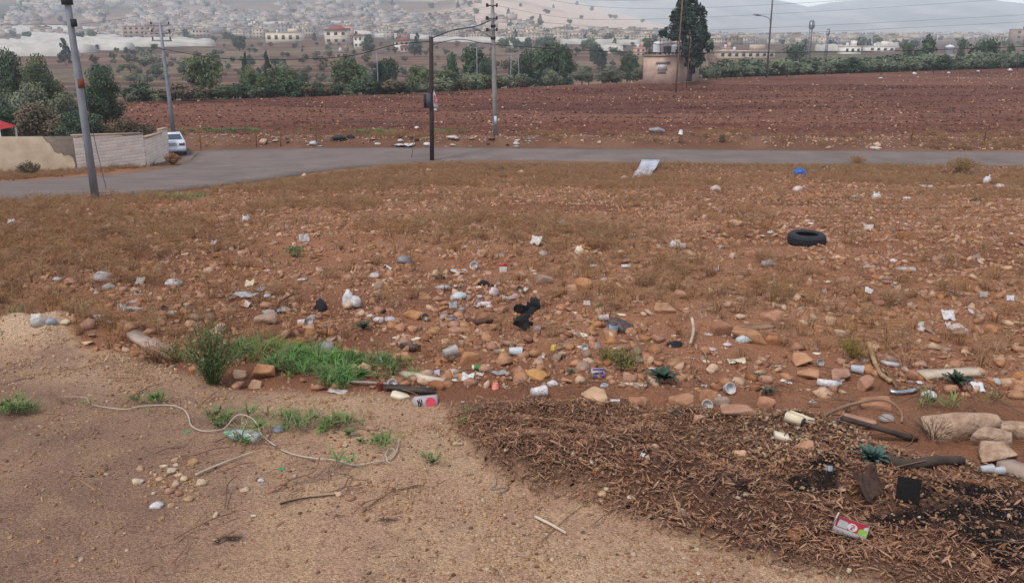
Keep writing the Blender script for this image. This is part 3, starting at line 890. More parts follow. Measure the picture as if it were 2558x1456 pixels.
for i, (v0, v1, ys) in enumerate([(17, 62, 0), (22, 75, .4), (45, 84, 0), (50, 95, .3), (72, 104, 0), (78, 112, .3)]):
    a = at_y(1222, v0, B4.y); e = at_y(398, v1, yb)
    cable('thin wire strung from the power pole to the slim grey pole', [a, on(a, e, .3) - Vector((0, 0, .7)), on(a, e, .65) - Vector((0, 0, .75)), e], .007, WIREG, 'overhead_wire', 'wires strung across the valley view')
for i, (v0, pts) in enumerate([(14, [(1420, 46), (1650, 48), (2100, 26), (2700, -14)]), (46, [(1420, 62), (1650, 78), (2100, 62), (2700, 30)]), (74, [(1400, 88), (1650, 92), (2100, 78), (2700, 48)])]):
    cable('thin wire running from power pole over the ploughed field', [at_y(1238, v0, B4.y)] + [at_y(u, v, B4.y + 2) for u, v in pts], .009, WIREG, 'overhead_wire', 'wires strung over the ploughed field')
for i, pts in enumerate([[(1240, -30), (1500, 18), (1900, 14), (2700, -40)], [(1300, -20), (1520, 2), (1900, -12), (2300, -40)]]):
    cable('upper wire running above the ploughed field and the tall cypress', [at_y(u, v, B4.y + 2) for u, v in pts], .009, WIREG, 'overhead_wire', 'upper wires strung over the ploughed field')
for (va, vb, u1) in ((150, 182, 240), (172, 190, 240), (183, 205, 250), (60, 52, 400)):
    a = at_y(-80, va, 36); e = at_y(u1, vb - 20, 50)
    cable('faint wire crossing in front of the garden trees', [a, on(a, e, .5) - Vector((0, 0, .3)), e], .008, WIREG, 'overhead_wire', 'wires in front of the garden trees')

# street lamp at the far edge of the field
b = at_field(1914, 192); tt = at_y(1931, -14, b.y)
p5, d5 = pole('street_lamp', 'tall thin street lamp at the far edge of ploughed field', 'street lamp', b, tt, .15, .10, mat('dark_steel', (84, 80, 80), .6, .1, 3))
s0 = at_y(1923.5, 58, b.y) - b
pts = [s0, at_y(1922, 48, b.y) - b, at_y(1914, 43, b.y) - b, at_y(1898, 39, b.y) - b]
la = ob('lamp_arm', MB().tube(smooth_path(pts, 4), .055, 6).mesh('lamp_arm', [GALV], True), p5)
ob('lamp_head', MB().tube([at_y(1901, 39.6, b.y) - b, at_y(1892, 38, b.y) - b, at_y(1881, 37, b.y) - b], [.08, .16, .08], 8).mesh('lamp_head', [GALV], True), la)
b = at(1688, 231); tt = at_y(1706, -16, b.y)
pole('brown_pole', 'thin brown timber pole standing in the field before the block building', 'pole', b, tt, .11, .08, mat('brown_wood', (112, 84, 72), .9, .15, 3))
b = at(1548, 300) if False else None
b = Vector((at(1682, 226).x + 2.2, at(1682, 226).y + 3, 0)); b.z = gz(b.x, b.y)
pole('steel_post', 'short rusty post beside the block building wall', 'post', b, b + Vector((.25, 0, 6.2)), .06, .05, RUST)
# light poles and the lattice pylon beyond the field
for (u, v0, v1, arm, lab) in ((941, 231, 132, 1, 'slim light pole among the trees beyond the red field'), (1191, 222, 120, 2, 'double armed light pole among the dark trees')):
    yy = float(field_edge((u - CU) / FPX * 110)) + 10
    tp = at_y(u, v1, yy); gx = tp.x
    bb = Vector((gx, yy, gz(gx, yy)))
    t, d = pole('light_pole', lab, 'street lamp', bb, tp, .10, .06, GALV)
    w = 1.0
    ob('lamp_arm', MB().tube([d + Vector((-w if arm == 2 else 0, 0, .15)), d + Vector((0, 0, 0)), d + Vector((w, 0, .15))], .05, 5).mesh('lamp_arm', [GALV]), t)
    for sx in ([-1, 1] if arm == 2 else [1]):
        ob('lamp_head', MB().box(d + Vector((sx * (w + .25), 0, .18)), (.6, .25, .12)).mesh('lamp_head', [GALV]), t)
yy = 140.0
tp = at_y(1286, 136, yy); bb = Vector((tp.x, yy, gz(tp.x, yy)))
t = thing('lattice_pylon', 'short grey lattice pylon standing before the big dark tree', 'pylon', bb)
H_ = tp.z - bb.z
w0, w1 = .9, .55
legs = []
for sx, sy in ((-1, -1), (1, -1), (1, 1), (-1, 1)):
    ob('leg', MB().tube([(sx * w0 / 1, sy * w0, 0), (sx * w1, sy * w1, H_)], .06, 5).mesh('leg', [GALV]), t)
for i in range(9):
    z0_, z1_ = H_ * i / 9, H_ * (i + 1) / 9
    wa = w0 + (w1 - w0) * i / 9; wb = w0 + (w1 - w0) * (i + 1) / 9
    s = 1 if i % 2 else -1
    ob('brace', MB().tube([(-wa * s, -wa, z0_), (wb * s, -wb, z1_)], .04, 4).mesh('brace', [GALV]), t)
ob('crossarm', MB().box((0, 0, H_ + .05), (3.2, .15, .15)).mesh('crossarm', [GALV]), t)

# ---- roadside fence: leaning posts with slack wire
def fence(label, posts, hpx, wires, m=RUST, r=.035, cat='fence'):
    b0 = at_field(*posts[0][:2])
    t = thing('wire_fence', label, cat, b0)
    tops = []
    for (u, v, ut, vt) in posts:
        b = at_field(u, v); tp = at_y(ut, vt, b.y)
        ob('post', MB().tube([b - b0 - Vector((0, 0, .2)), tp - b0], r, 6).mesh('post', [m], True), t)
        tops.append((b, tp))
    for f in wires:
        pts = [on(b, tp, f) - b0 for b, tp in tops]
        P2 = []
        for i in range(len(pts) - 1):
            P2 += [pts[i], on(pts[i], pts[i + 1], .5) - Vector((0, 0, .07))]
        ob('strand', MB().tube(P2 + [pts[-1]], .006, 4).mesh('strand', [WIREG]), t)
    return t
fence('leaning rusty posts of a broken fence along the far road verge', [(1970, 351, 1984, 308), (2275, 358, 2286, 286), (2459, 357, 2470, 284), (2720, 360, 2726, 300)], 0, (.45, .9))
fence('rusty fence posts along the littered bank beside the ploughed field', [(502, 372, 498, 330), (641, 368, 638, 322), (700, 366, 702, 322), (790, 362, 788, 306)], 0, (.5, .95))
fence('sagging post and wire fence along the back edge of the field', [(u, v, u + 2, v - h) for u, v, h in [(1385, 218, 30), (1470, 212, 32), (1540, 209, 36), (1590, 205, 34), (1790, 200, 34), (1860, 196, 32), (1965, 192, 34), (2060, 188, 34), (2200, 183, 36), (2330, 178, 36), (2450, 174, 34), (2540, 170, 36)]], 0, (.4, .75, .97), mat('dark_post', (66, 56, 54), .9, .1, 3), .05)
# single stakes
def stake(u, v, ut, vt, r, label, m, cat='stake'):
    b = at(u, v); tp = at_y(ut, vt, b.y)
    return tag(ob('stake', MB().tube([b - Vector((0, 0, .15)), tp], r, 6).mesh('stake', [m], True)), label, cat)
stake(1027, 398, 1036, 333, .028, 'thin tan stick leaning upright at the edge of the road', mat('stick_tan', (140, 108, 84), .9, .2, 3))
b = at(1697, 356)
stake(1697, 356, 1699, 330, .03, 'thin stake carrying an upturned white bucket on the verge', RUST)
t = thing('bucket', 'white plastic bucket stuck upside down on a roadside stake', 'bucket', at_y(1700, 334.5, b.y) - Vector((0, 0, .0)), (.1, .12, 0))
ob('body', MB().lathe([(.11, .28), (.115, .27), (.15, 0.0), (.162, 0), (.162, -.03), (.145, -.02), (.1, .25)], 16).mesh('body', [WHITE], True), t)
ob('rim', MB().lathe([(.150, .03), (.168, .03), (.168, .0), (.150, .0)], 16).mesh('rim', [WHITE], True), t, (0, 0, -.035))
stake(769, 236, 769, 210, .06, 'dark stub post on the far edge of the red field', WOODP, 'post')
stake(369, 234, 367, 178, .09, 'dark thin pole beyond the garden trees', WOODP, 'pole')
# ================================================================ BUILDINGS, TREES, FAR TOWN
def leaf_cloud(rg, clumps, n, size, aspect=0.55, fill=0.35, up=0.3):
    c = np.asarray(clumps, float)
    w = (c[:, 3] * c[:, 4] * c[:, 5]) ** 0.7
    k = rg.choice(len(c), n, p=w / w.sum())
    d = rg.normal(size=(n, 3)); d /= np.linalg.norm(d, axis=1)[:, None]
    r = rg.random(n) ** fill
    p = c[k, :3] + d * c[k, 3:6] * r[:, None]
    nrm = d + rg.normal(size=(n, 3)) * 0.7 + np.array([0, 0, up])
    nrm /= np.linalg.norm(nrm, axis=1)[:, None]
    a = np.cross(nrm, rg.normal(size=(n, 3))); a /= np.linalg.norm(a, axis=1)[:, None]
    b = np.cross(nrm, a)
    s = size * (0.6 + 0.8 * rg.random(n))[:, None]
    V = np.stack([p - a * s, p - b * s * aspect, p + a * s, p + b * s * aspect], 1).reshape(-1, 3)
    F = np.arange(4 * n).reshape(-1, 4)
    return V, F
def leaf_mat(name, c1, c2, rnd=0.18):
    return mat(name, c1, 0.8, 0.3, 1.1, col2=c2, rnd=rnd, spec=0.2)
LM = {'dense': leaf_mat('leaf_dense', (84, 98, 72), (52, 66, 52)), 'olive': leaf_mat('leaf_olive', (128, 130, 104), (86, 92, 74)),
      'euc': leaf_mat('leaf_pale', (108, 116, 80), (72, 82, 60)), 'cyp': leaf_mat('leaf_cypress', (62, 76, 66), (38, 50, 46)),
      'dry': leaf_mat('leaf_dry', (118, 100, 76), (82, 72, 58)), 'reed': leaf_mat('leaf_reed', (118, 124, 98), (88, 98, 78))}
BARK = mat('bark', (74, 62, 54), 0.95, 0.25, 6, bump=0.4)
BARKP = mat('bark_pale', (140, 126, 114), 0.95, 0.2, 6, bump=0.3)
def crown_clumps(rg, kind):
    """for a tree one unit tall and about one unit wide"""
    C = []
    if kind in ('dense', 'euc'):
        for i in range(30):
            d = rg.normal(size=3); d /= np.linalg.norm(d)
            rr = rg.random() ** 0.4
            c = np.array([0, 0, .52]) + d * np.array([.34, .34, .36]) * rr
            s = .10 + .09 * rg.random()
            C.append((*c, s * 1.15, s * 1.15, s * .85))
    elif kind in ('olive', 'dry', 'reed'):
        for i in range(16):
            d = rg.normal(size=3); d /= np.linalg.norm(d)
            rr = rg.random() ** 0.45
            c = np.array([0, 0, .48]) + d * np.array([.36, .36, .32]) * rr
            s = .11 + .10 * rg.random()
            C.append((*c, s * 1.1, s * 1.1, s))
    else:
        for i in range(26):
            z = .12 + .84 * (i + rg.random()) / 26
            w = .46 * math.sin(min(1, (1.02 - z) * 1.5) * math.pi / 2) * (0.75 + .4 * rg.random())
            an = rg.random() * 6.28
            s = .08 + .10 * (1 - z)
            C.append((math.cos(an) * w * .7, math.sin(an) * w * .7, z, s * 1.3, s * 1.3, .10))
    return C
TREES = {}
def tree_mesh(kind, var, n):
    key = (kind, var, n)
    if key not in TREES:
        rg = np.random.default_rng(abs(hash(kind)) % 1000 + var * 17 if False else sum(map(ord, kind)) + var * 17)
        C = crown_clumps(rg, kind)
        sz = {9000: .020, 4000: .030, 1200: .05, 260: .10}[n]
        V, F = leaf_cloud(rg, C, n, sz)
        cm = mesh_from('crown', V, F, [LM[kind]])
        tr = MB()
        zt = .52 if kind in ('dense', 'euc') else .35
        bend = (rg.random(2) - .5) * .10
        tr.tube(smooth_path([(0, 0, -.04), (bend[0] * .5, bend[1] * .5, zt * .5), (bend[0], bend[1], zt)], 3), [.030, .027, .025, .024, .022, .020, .018], 7)
        for i in range(6):
            a = C[int(rg.integers(len(C)))]
            tr.tube(smooth_path([(bend[0], bend[1], zt * (.75 + .2 * rg.random())), ((bend[0] + a[0]) * .55, (bend[1] + a[1]) * .55, (zt + a[2]) * .5 + .03), a[:3]], 2), [.014, .012, .010, .007, .004], 5)
        tm = tr.mesh('trunk', [BARKP if kind == 'euc' else BARK], True)
        TREES[key] = (cm, tm)
    return TREES[key]
def tree(kind, u, vtop, wpx, Y, label, name='tree', cat='tree', var=0, n=4000, group=None, base=None):
    if base is None:
        x = (u - CU) / FPX * (Y * CS + 8 * SN)
        base = Vector((x, Y, gz(x, Y)))
    tp = at_y(u, vtop, base.y)
    h = max(tp.z - base.z, 0.6)
    w = px2m(base, wpx)
    t = thing(name, label, cat, base, (0, 0, random.random() * 6.28), group)
    cm, tm = tree_mesh(kind, var, n)
    ob('crown', cm, t, (0, 0, 0), None, (w, w, h))
    ob('trunk', tm, t, (0, 0, 0), None, (max(w * .9, h * .35), max(w * .9, h * .35), h))
    return t
# garden behind the wall
for (k, u, vt, w, Y, lab, var, n) in [
    ('dense', 37, 112, 110, 76, 'tall dark green tree rising behind the garden at the picture edge', 0, 9000),
    ('euc', 116, 130, 120, 74, 'broad olive green tree between garden and white greenhouses', 1, 9000),
    ('dense', 268, 155, 130, 72, 'dark green rounded tree behind the stone faced wall', 0, 9000),
    ('olive', 20, 190, 150, 66, 'silvery olive tree above the ochre rendered wall', 0, 9000),
    ('olive', 105, 192, 150, 63, 'wide silvery olive tree in the middle of the walled garden', 1, 9000),
    ('olive', 175, 208, 110, 66, 'silvery olive tree beside the leaning steel pole', 2, 9000),
    ('dry', 120, 236, 190, 58, 'dark brownish bushy tree filling the garden behind broken wall top', 0, 9000),
    ('dense', 210, 252, 130, 57, 'dark bushy tree just behind the leaning steel pole', 1, 9000),
    ('dense', 20, 255, 120, 60, 'dark bushy tree behind the red canopy', 2, 9000),
    ('dry', 300, 278, 150, 59, 'low dark spreading bush behind the stone faced wall', 1, 9000),
    ('dry', 352, 296, 90, 61, 'low brown bush behind the wall next to the car', 2, 4000)]:
    tree(k, u, vt, w, Y, lab, 'garden_tree', 'tree', var, n)
# belt of trees just past the red field
E = lambda u: float(field_edge((u - CU) / FPX * 108.0))
for (k, u, vt, w, dy, lab, var) in [
    ('euc', 515, 118, 105, 8, 'tall pale green tree, widest in the belt behind the red field', 0),
    ('dense', 458, 220, 60, 5, 'low dark bush at the foot of the tall pale green tree', 1),
    ('dense', 372, 215, 46, 10, 'dark bush beside the thin dark pole', 2),
    ('dry', 322, 222, 55, 6, 'dry brown bush next to the garden trees', 0),
    ('euc', 626, 160, 66, 6, 'pale trunked tree, first of three with white trunks', 1),
    ('euc', 662, 174, 52, 4, 'slender pale trunked tree, middle of three', 2),
    ('euc', 712, 154, 92, 5, 'pale trunked tree with the widest crown of three', 0),
    ('cyp', 672, 132, 34, 40, 'dark cypress rising behind the three pale trunked trees', 0),
    ('cyp', 616, 134, 28, 44, 'dark narrow cypress behind the pale trunked trees', 1),
    ('euc', 874, 132, 104, 12, 'large round olive green tree below the villas', 1),
    ('dense', 800, 208, 80, 3, 'low dark hedge bush left of the large round tree', 0),
    ('dense', 868, 206, 90, 4, 'low dark bush at the foot of the large round tree', 1),
    ('dense', 925, 208, 70, 4, 'low dark bush at the foot of the slim light pole', 2),
    ('dense', 968, 118, 74, 52, 'round green tree on the slope below the red roofed house', 1),
    ('cyp', 950, 158, 58, 16, 'dark conifer behind the slim light pole', 2),
    ('dense', 985, 200, 60, 6, 'small bright bush near the timber pole', 0),
    ('euc', 1048, 152, 86, 8, 'pale green tree beside the timber pole', 2),
    ('euc', 1118, 164, 82, 7, 'pale green tree between the two road poles', 0),
    ('dense', 1186, 98, 112, 30, 'tall dark tree behind the double armed light pole', 2),
    ('dense', 1130, 122, 60, 34, 'dark tree partly hidden by its taller neighbour', 0),
    ('olive', 1182, 168, 60, 6, 'grey green bush below the double armed light pole', 0),
    ('dense', 1216, 130, 60, 18, 'dark tree right behind the power pole', 1),
    ('dense', 1375, 76, 118, 24, 'largest dark green tree in the middle of the valley view', 1),
    ('dense', 1312, 112, 84, 30, 'dark tree leaning against the largest dark tree', 2),
    ('dense', 1408, 108, 70, 20, 'dark lower tree on the near side of the largest tree', 0),
    ('olive', 1381, 168, 66, 6, 'grey olive bush in front of the largest dark tree', 1),
    ('olive', 1307, 178, 58, 5, 'grey olive bush near the lattice pylon', 2),
    ('olive', 1454, 168, 74, 7, 'grey olive bush on the field edge, fourth before the block building', 0),
    ('olive', 1534, 162, 98, 8, 'wide grey olive bush before the block building', 1),
    ('dense', 1510, 156, 34, 14, 'small dark bush above the grey olive bushes', 2),
    ('dense', 1568, 130, 66, 70, 'dark spreading trees in the valley by the block building', 0),
    ('olive', 1592, 162, 56, 6, 'olive bush touching the block building wall', 2),
    ('dense', 1250, 190, 60, 4, 'low dark bush at the foot of the power pole view', 0),
    ('dense', 1622, 104, 42, 60, 'dark tree top showing behind the roof water tanks', 1)]:
    tree(k, u, vt, w, E(u) + dy, lab, 'field_edge_tree', 'tree', var, 4000)
for (k, u, vt, w, Y, lab, var) in [
    ('dense', 2311, 84, 74, 190, 'dense dark tree standing above the green belt', 0),
    ('dense', 2263, 90, 34, 215, 'small dark tree beside the dense dark tree', 1),
    ('dense', 2458, 86, 92, 185, 'broad umbrella shaped tree by the white water tank', 2),
    ('dense', 2398, 94, 24, 230, 'small round tree between the tank and umbrella tree', 0),
    ('dense', 2519, 94, 30, 230, 'small round tree next to the house at the edge', 1),
    ('dense', 1988, 102, 74, 260, 'dark tree clump below the telecom mast', 2),
    ('dense', 1485, 98, 38, 300, 'lone dark tree among the white greenhouse strips', 1),
    ('cyp', 1500, 118, 36, 280, 'dark cypress by the lone tree among greenhouses', 0),
    ('dense', 923, 88, 46, 380, 'dark tree between the villa and red roofed house', 0),
    ('cyp', 1043, 82, 22, 370, 'tall dark cypress beside the red roofed house', 1),
    ('dense', 1035, 100, 48, 360, 'dark tree at the foot of the tall cypress', 2),
    ('cyp', 162, 96, 36, 300, 'dark conifer before the white greenhouses', 2),
    ('dense', 598, 80, 50, 420, 'round olive tree beside the white house', 1),
    ('dense', 1320, 92, 30, 420, 'dark tree by the pale greenhouse strip', 0)]:
    tree(k, u, vt, w, Y, lab, 'valley_tree', 'tree', var, 1200)
rh = np.random.default_rng(17)
for i in range(64):
    u = 320 + 1000 * (i + rh.random()) / 64
    Y = E(u) + rh.uniform(1.5, 6)
    k = ['dense', 'euc', 'olive', 'dense', 'dry'][int(rh.integers(5))]
    x = (u - CU) / FPX * (Y * CS + 8 * SN); p = Vector((x, Y, gz(x, Y)))
    cm, tm = tree_mesh(k, int(rh.integers(3)), 1200)
    s = rh.uniform(1.0, 2.4)
    kk = {'dense': 'dark green', 'euc': 'pale green', 'olive': 'grey green', 'dry': 'brown'}[k]
    wh = 'behind the slim grey pole' if u < 480 else 'under the three pale trunked trees' if u < 780 else 'under the large round tree' if u < 960 else 'near the timber pole' if u < 1130 else 'by the power pole'
    t = thing('hedge_bush', kk + ' hedge bush at the far field edge ' + wh, 'bush', p, (0, 0, rh.uniform(0, 6.28)), kk + ' hedge bushes ' + wh)
    ob('crown', cm, t, (0, 0, -.12 * s), None, (s * 1.9, s * 1.5, s * 1.1)); ob('trunk', tm, t, None, None, (s, s, s))
SLZ = [(430, 'behind the slim grey pole'), (620, 'below the apartment block'), (800, 'below the white house'), (940, 'below the villas'), (1080, 'below the pale red roofed house'), (1240, 'between the two road poles'), (1440, 'around the largest dark tree'), (9999, 'before the block building')]
BLZ = [(1900, 'between cypress and street lamp'), (2080, 'below the telecom masts'), (2240, 'below the long white shed'), (2350, 'below the dense dark tree'), (2460, 'by the white tank'), (9999, 'at its outer end')]
# scrub on the slope across the valley
rs = np.random.default_rng(91)
for i in range(280):
    u = rs.uniform(230, 1640); v = rs.uniform(114, 215)
    p = at(u, v)
    if p.y < float(field_edge(p.x)) + 14 or p.y > 620: continue
    near = p.y < 260
    s = rs.uniform(1.6, 3.8)
    k = ['olive', 'olive', 'dense', 'dry'][int(rs.integers(4))]
    cm, tm = tree_mesh(k, int(rs.integers(3)), 1200 if near else 260)
    t = thing('slope_shrub', {'olive': 'grey green shrub', 'dense': 'dark green shrub', 'dry': 'brown dry shrub'}[k] + (' low' if near else ' high') + ' on the valley slope ' + zone_of(u, SLZ), 'shrub', p, (0, 0, rs.uniform(0, 6.28)), {'olive': 'grey', 'dense': 'dark', 'dry': 'brown'}[k] + ' shrubs ' + ('low' if near else 'high') + ' on the valley slope ' + zone_of(u, SLZ))
    ob('crown', cm, t, None, None, (s * 1.25, s * 1.25, s)); ob('trunk', tm, t, None, None, (s, s, s))
# green belt of reeds and shrubs behind the field, right of the building
for i in range(120):
    u = 1752 + (2640 - 1752) * (i + rs.random()) / 120
    lay = i % 3
    x = (u - CU) / FPX * 150
    ye = float(field_edge(x)) + 2 + 6 * lay + rs.uniform(0, 4)
    x = (u - CU) / FPX * (ye + 2)
    p = Vector((x, ye, gz(x, ye)))
    s = rs.uniform(1.5, 2.7) + lay * .8
    k = 'reed' if rs.random() < .75 else 'dense'
    cm, tm = tree_mesh(k, int(rs.integers(3)), 1200)
    t = thing('belt_shrub', {'reed': 'pale green reedy shrub', 'dense': 'dark green shrub'}[k] + [' at the front of the green belt ', ' in the middle of the green belt ', ' at the back of the green belt '][lay] + zone_of(u, BLZ), 'shrub', p, (0, 0, rs.uniform(0, 6.28)), {'reed': 'pale reedy', 'dense': 'dark'}[k] + ' shrubs of the green belt ' + ['front ', 'middle ', 'back '][lay] + zone_of(u, BLZ))
    ob('crown', cm, t, (0, 0, -.1 * s), None, (s * 2.0, s * 1.5, s * 1.1)); ob('trunk', tm, t, None, None, (s, s, s))
# far trees dotted over the hill town and the plain
for i in range(230):
    if i < 150:
        u = rs.uniform(-60, 1700); v = rs.uniform(8, 112)
    else:
        u = rs.uniform(1250, 2600); v = rs.uniform(88, 126)
    p = at(u, v)
    if p.y < 330 or p.y > 2900: continue
    s = rs.uniform(3.5, 6.5) * (1 + p.y / 2500)
    k = ['dense', 'dense', 'cyp', 'euc'][int(rs.integers(4))]
    cm, tm = tree_mesh(k, int(rs.integers(3)), 260)
    where = ('on the hillside town ' if i < 150 else 'on the valley plain ') + zone_of(u, FARZ)
    o = ob('distant_tree', cm, None, p - Vector((0, 0, .1 * s)), (0, 0, rs.uniform(0, 6.28)), (s * (.6 if k == 'cyp' else 1.2), s * (.6 if k == 'cyp' else 1.2), s))
    kk = {'dense': 'dark round', 'cyp': 'narrow dark', 'euc': 'paler round'}[k]
    tag(o, 'tiny ' + kk + ' tree far off ' + where, 'tree', kk + ' trees far off ' + where)

# ---- the block building with tanks on its roof, and the big cypress beside it
BW = mat('building_render', (188, 160, 142), .95, .10, .9, col2=(160, 132, 118), bump=.3)
BG = mat('building_patch', (140, 120, 112), .95, .15, 2)
p0 = at_field(1605, 201)
p0 = Vector(((1605 - CU) / FPX * (119.5 * CS + 6.8 * SN), 119.5, 0)); p0.z = gz(p0.x, p0.y)
p1 = at_y(1699, 200, p0.y - .6)
p1 = Vector((p1.x, p0.y - .6, p0.z))
p2 = at_y(1744, 200, p1.y + 4.6); p2.z = p0.z
hb = at_y(1605, 142, p0.y).z - p0.z
t = thing('block_building', 'small beige block building with water tanks on its flat roof', 'building', p0)
q1 = p1 - p0; q2 = p2 - p0; q3 = q2 - q1
def prism(poly, z0, z1):
    n = len(poly)
    V = [(x, y, z0) for x, y in poly] + [(x, y, z1) for x, y in poly]
    F = [tuple(range(n - 1, -1, -1)), tuple(range(n, 2 * n))] + [(i, (i + 1) % n, n + (i + 1) % n, n + i) for i in range(n)]
    return V, F
foot = [(0, 0), (q1.x, q1.y), (q2.x, q2.y), (q3.x, q3.y)]
ob('wall', MB().add(*prism(foot, -.8, hb)).mesh('wall', [BW]), t)
cx, cy = q2.x / 2, q2.y / 2
grow = [((x - cx) * 1.03 + cx, (y - cy) * 1.03 + cy) for x, y in foot]
ob('roof_slab', MB().add(*prism(grow, hb + .003, hb + .22)).mesh('roof_slab', [BG]), t)
fd = Vector((q1.x, q1.y, 0)).normalized(); fn = Vector((fd.y, -fd.x, 0)); fr = math.atan2(fd.y, fd.x)
sd = Vector((q3.x, q3.y, 0)).normalized(); sn_ = Vector((sd.y, -sd.x, 0)); sr = math.atan2(sd.y, sd.x)
W = Vector((q1.x, q1.y, 0)).length
def on_front(f, z, d=0.0): return fd * (W * f) + fn * d + Vector((0, 0, z))
ob('lintel', MB().box(on_front(.52, hb * .78, .05), (W * .37, .16, .26), rz=fr).mesh('lintel', [BG]), t)
wi = ob('window', MB().box(on_front(.51, hb * .63, .012), (W * .25, .06, hb * .20), rz=fr).mesh('window', [mat('boarded', (196, 188, 188), .9, .1, 3)]), t)
ob('frame', MB().box(on_front(.51, hb * .52, .03), (W * .27, .10, .12), rz=fr).mesh('frame', [BG]), wi)
ob('broken_patch', MB().box(on_front(.50, hb * .44, .008), (W * .22, .03, hb * .16), rz=fr).mesh('broken_patch', [BG]), t)
ob('doorway', MB().box(Vector((q1.x, q1.y, 0)) + sd * (q3.length * .72) - Vector((sn_.x, sn_.y, 0)) * -.02 + Vector((0, 0, hb * .5)), (q3.length * .12, .1, hb * .35), rz=sr).mesh('doorway', [BLACKM]), t)
def tank(u0, u1, vt, vb, label, m, Yoff, ring=True):
    yb_ = p0.y + Yoff
    b = at_y((u0 + u1) / 2, vb, yb_); tp = at_y((u0 + u1) / 2, vt, yb_)
    b.z = p0.z + hb + .224
    r = px2m(b, (u1 - u0) / 2.0); h = tp.z - b.z
    tt = thing('water_tank', label, 'water tank', b)
    prof = [(r * .96, 0.25)]
    for i in range(5):
        z = .25 + (h * .88 - .25) * (i + .5) / 5
        prof += [(r * .97, z - .04), (r, z), (r * .97, z + .04)]
    prof += [(r * .96, h * .88), (r * .55, h * .97), (r * .3, h * .98), (r * .3, h), (.001, h)]
    ob('body', MB().lathe(prof, 18).mesh('body', [m], True), tt)
    for an in (0.8, 2.4, 3.9, 5.5):
        ob('leg', MB().box((math.cos(an) * r * .7, math.sin(an) * r * .7, .125), (.14, .14, .25)).mesh('leg', [RUST]), tt)
    return tt
tank(1630, 1655, 104, 136, 'white ribbed water tank, tallest on the block building roof', WHITE, 2.0)
tank(1657, 1676, 114, 138, 'black water tank between two pale tanks on the roof', mat('tank_black', (52, 58, 66), .6, .1, 3), 2.0)
tank(1677, 1692, 112, 137, 'grey water tank nearest the cypress on the roof', mat('tank_grey', (160, 164, 170), .6, .1, 3), 3.0)
t = thing('pipe_frame', 'rusty pipe frame standing above the roof tanks', 'frame', p0 + Vector((.2, .5, hb + .22)))
fpts = [at_y(u, v, p0.y + 1.0) - t.location for u, v in ((1622, 142), (1622, 84), (1649, 142), (1649, 94), (1692, 142), (1692, 99))]
for a, b_ in ((0, 1), (2, 3), (4, 5)):
    lo = Vector(fpts[a]); lo.z = 0
    ob('post', MB().tube([lo, fpts[b_]], .045, 5).mesh('post', [RUST]), t)
for va, vb in ((97, 98), (108, 106)):
    ob('rail', MB().tube([at_y(1622, va, p0.y + 1.0) - t.location, at_y(1649, va + 4, p0.y + .6) - t.location, at_y(1694, vb + 2, p0.y + 1.2) - t.location], .04, 5).mesh('rail', [RUST]), t)
ycy = p0.y - 1.0 + 0.0
bt = at_field(1721, 199); bt = at_y(1721, 200, 117.5); bt.z = gz(bt.x, bt.y)
t = thing('cypress', 'tall dark ragged cypress standing beside the block building', 'tree', bt)
CL = []
for (u, v, ru, rv) in [(1722, 46, 44, 38), (1700, 70, 38, 34), (1740, 80, 36, 40), (1690, 92, 26, 16), (1666, 89, 14, 7), (1655, 84, 7, 4), (1722, 120, 38, 34), (1744, 138, 26, 22), (1712, 12, 30, 16), (1742, 22, 24, 18), (1757, 54, 15, 22), (1732, 158, 20, 16), (1698, 30, 22, 20), (1748, 108, 28, 28), (1685, 44, 14, 12), (1705, 2, 10, 9), (1726, 0, 9, 10), (1768, 120, 12, 9), (1758, 92, 14, 14)]:
    c = at_y(u, v, bt.y) - bt
    k = px2m(bt, 1.0)
    CL.append((c.x, c.y + (random.random() - .5) * 1.5, c.z, ru * k * .74, ru * k * .7, rv * k * .74))
    for j in range(7):
        d = rs.normal(size=3); d /= np.linalg.norm(d)
        CL.append((c.x + d[0] * ru * k * .92, c.y + d[1] * ru * k * .9, c.z + d[2] * rv * k * .92 + 2 * k, 4.5 * k, 4.5 * k, 6.5 * k))
V, F = leaf_cloud(rs, CL, 14000, .19, .5, .6, .5)
ob('crown', mesh_from('crown', V, F, [LM['cyp']]), t)
g = MB()
P_ = lambda u, v, dy=0: at_y(u, v, bt.y + dy) - bt
g.tube(smooth_path([P_(1721, 203), P_(1722, 185), P_(1720, 165), P_(1714, 148), P_(1712, 110), P_(1716, 40)], 3), [.42, .38, .34, .32, .30, .28, .25, .22, .2, .18, .16, .14, .12, .1, .06, .03], 9)
g.tube(smooth_path([P_(1724, 190), P_(1730, 170), P_(1732, 148), P_(1738, 100)], 3), [.26, .24, .22, .2, .18, .16, .14, .12, .1, .08], 8)
ob('trunk', g.mesh('trunk', [mat('bark_dark', (50, 44, 46), .95, .2, 5)], True), t)
# bare bush beyond
bb = at_field(1772, 190)
t = thing('bare_tree', 'leafless twiggy tree beside the tall dark cypress', 'tree', bb)
g = MB()
def twig(p, d, L, r, lev):
    e = p + d * L
    g.tube([p, (p + e) / 2 + rs.normal(size=3) * L * .06, e], [r, r * .8, r * .6], 4)
    if lev:
        for _ in range(3):
            dd = d + rs.normal(size=3) * .45; dd[2] += .1; dd /= np.linalg.norm(dd)
            twig(p + (e - p) * rs.uniform(.5, 1), dd, L * .66, r * .6, lev - 1)
for i in range(4):
    d = np.array([rs.normal() * .3 + .15, rs.normal() * .3, 1.0]); d /= np.linalg.norm(d)
    twig(np.array([0, 0, 0.]), d, 2.6, .05, 3)
ob('branch', g.mesh('branch', [mat('twig_grey', (120, 108, 102), .95, .1, 5)]), t)

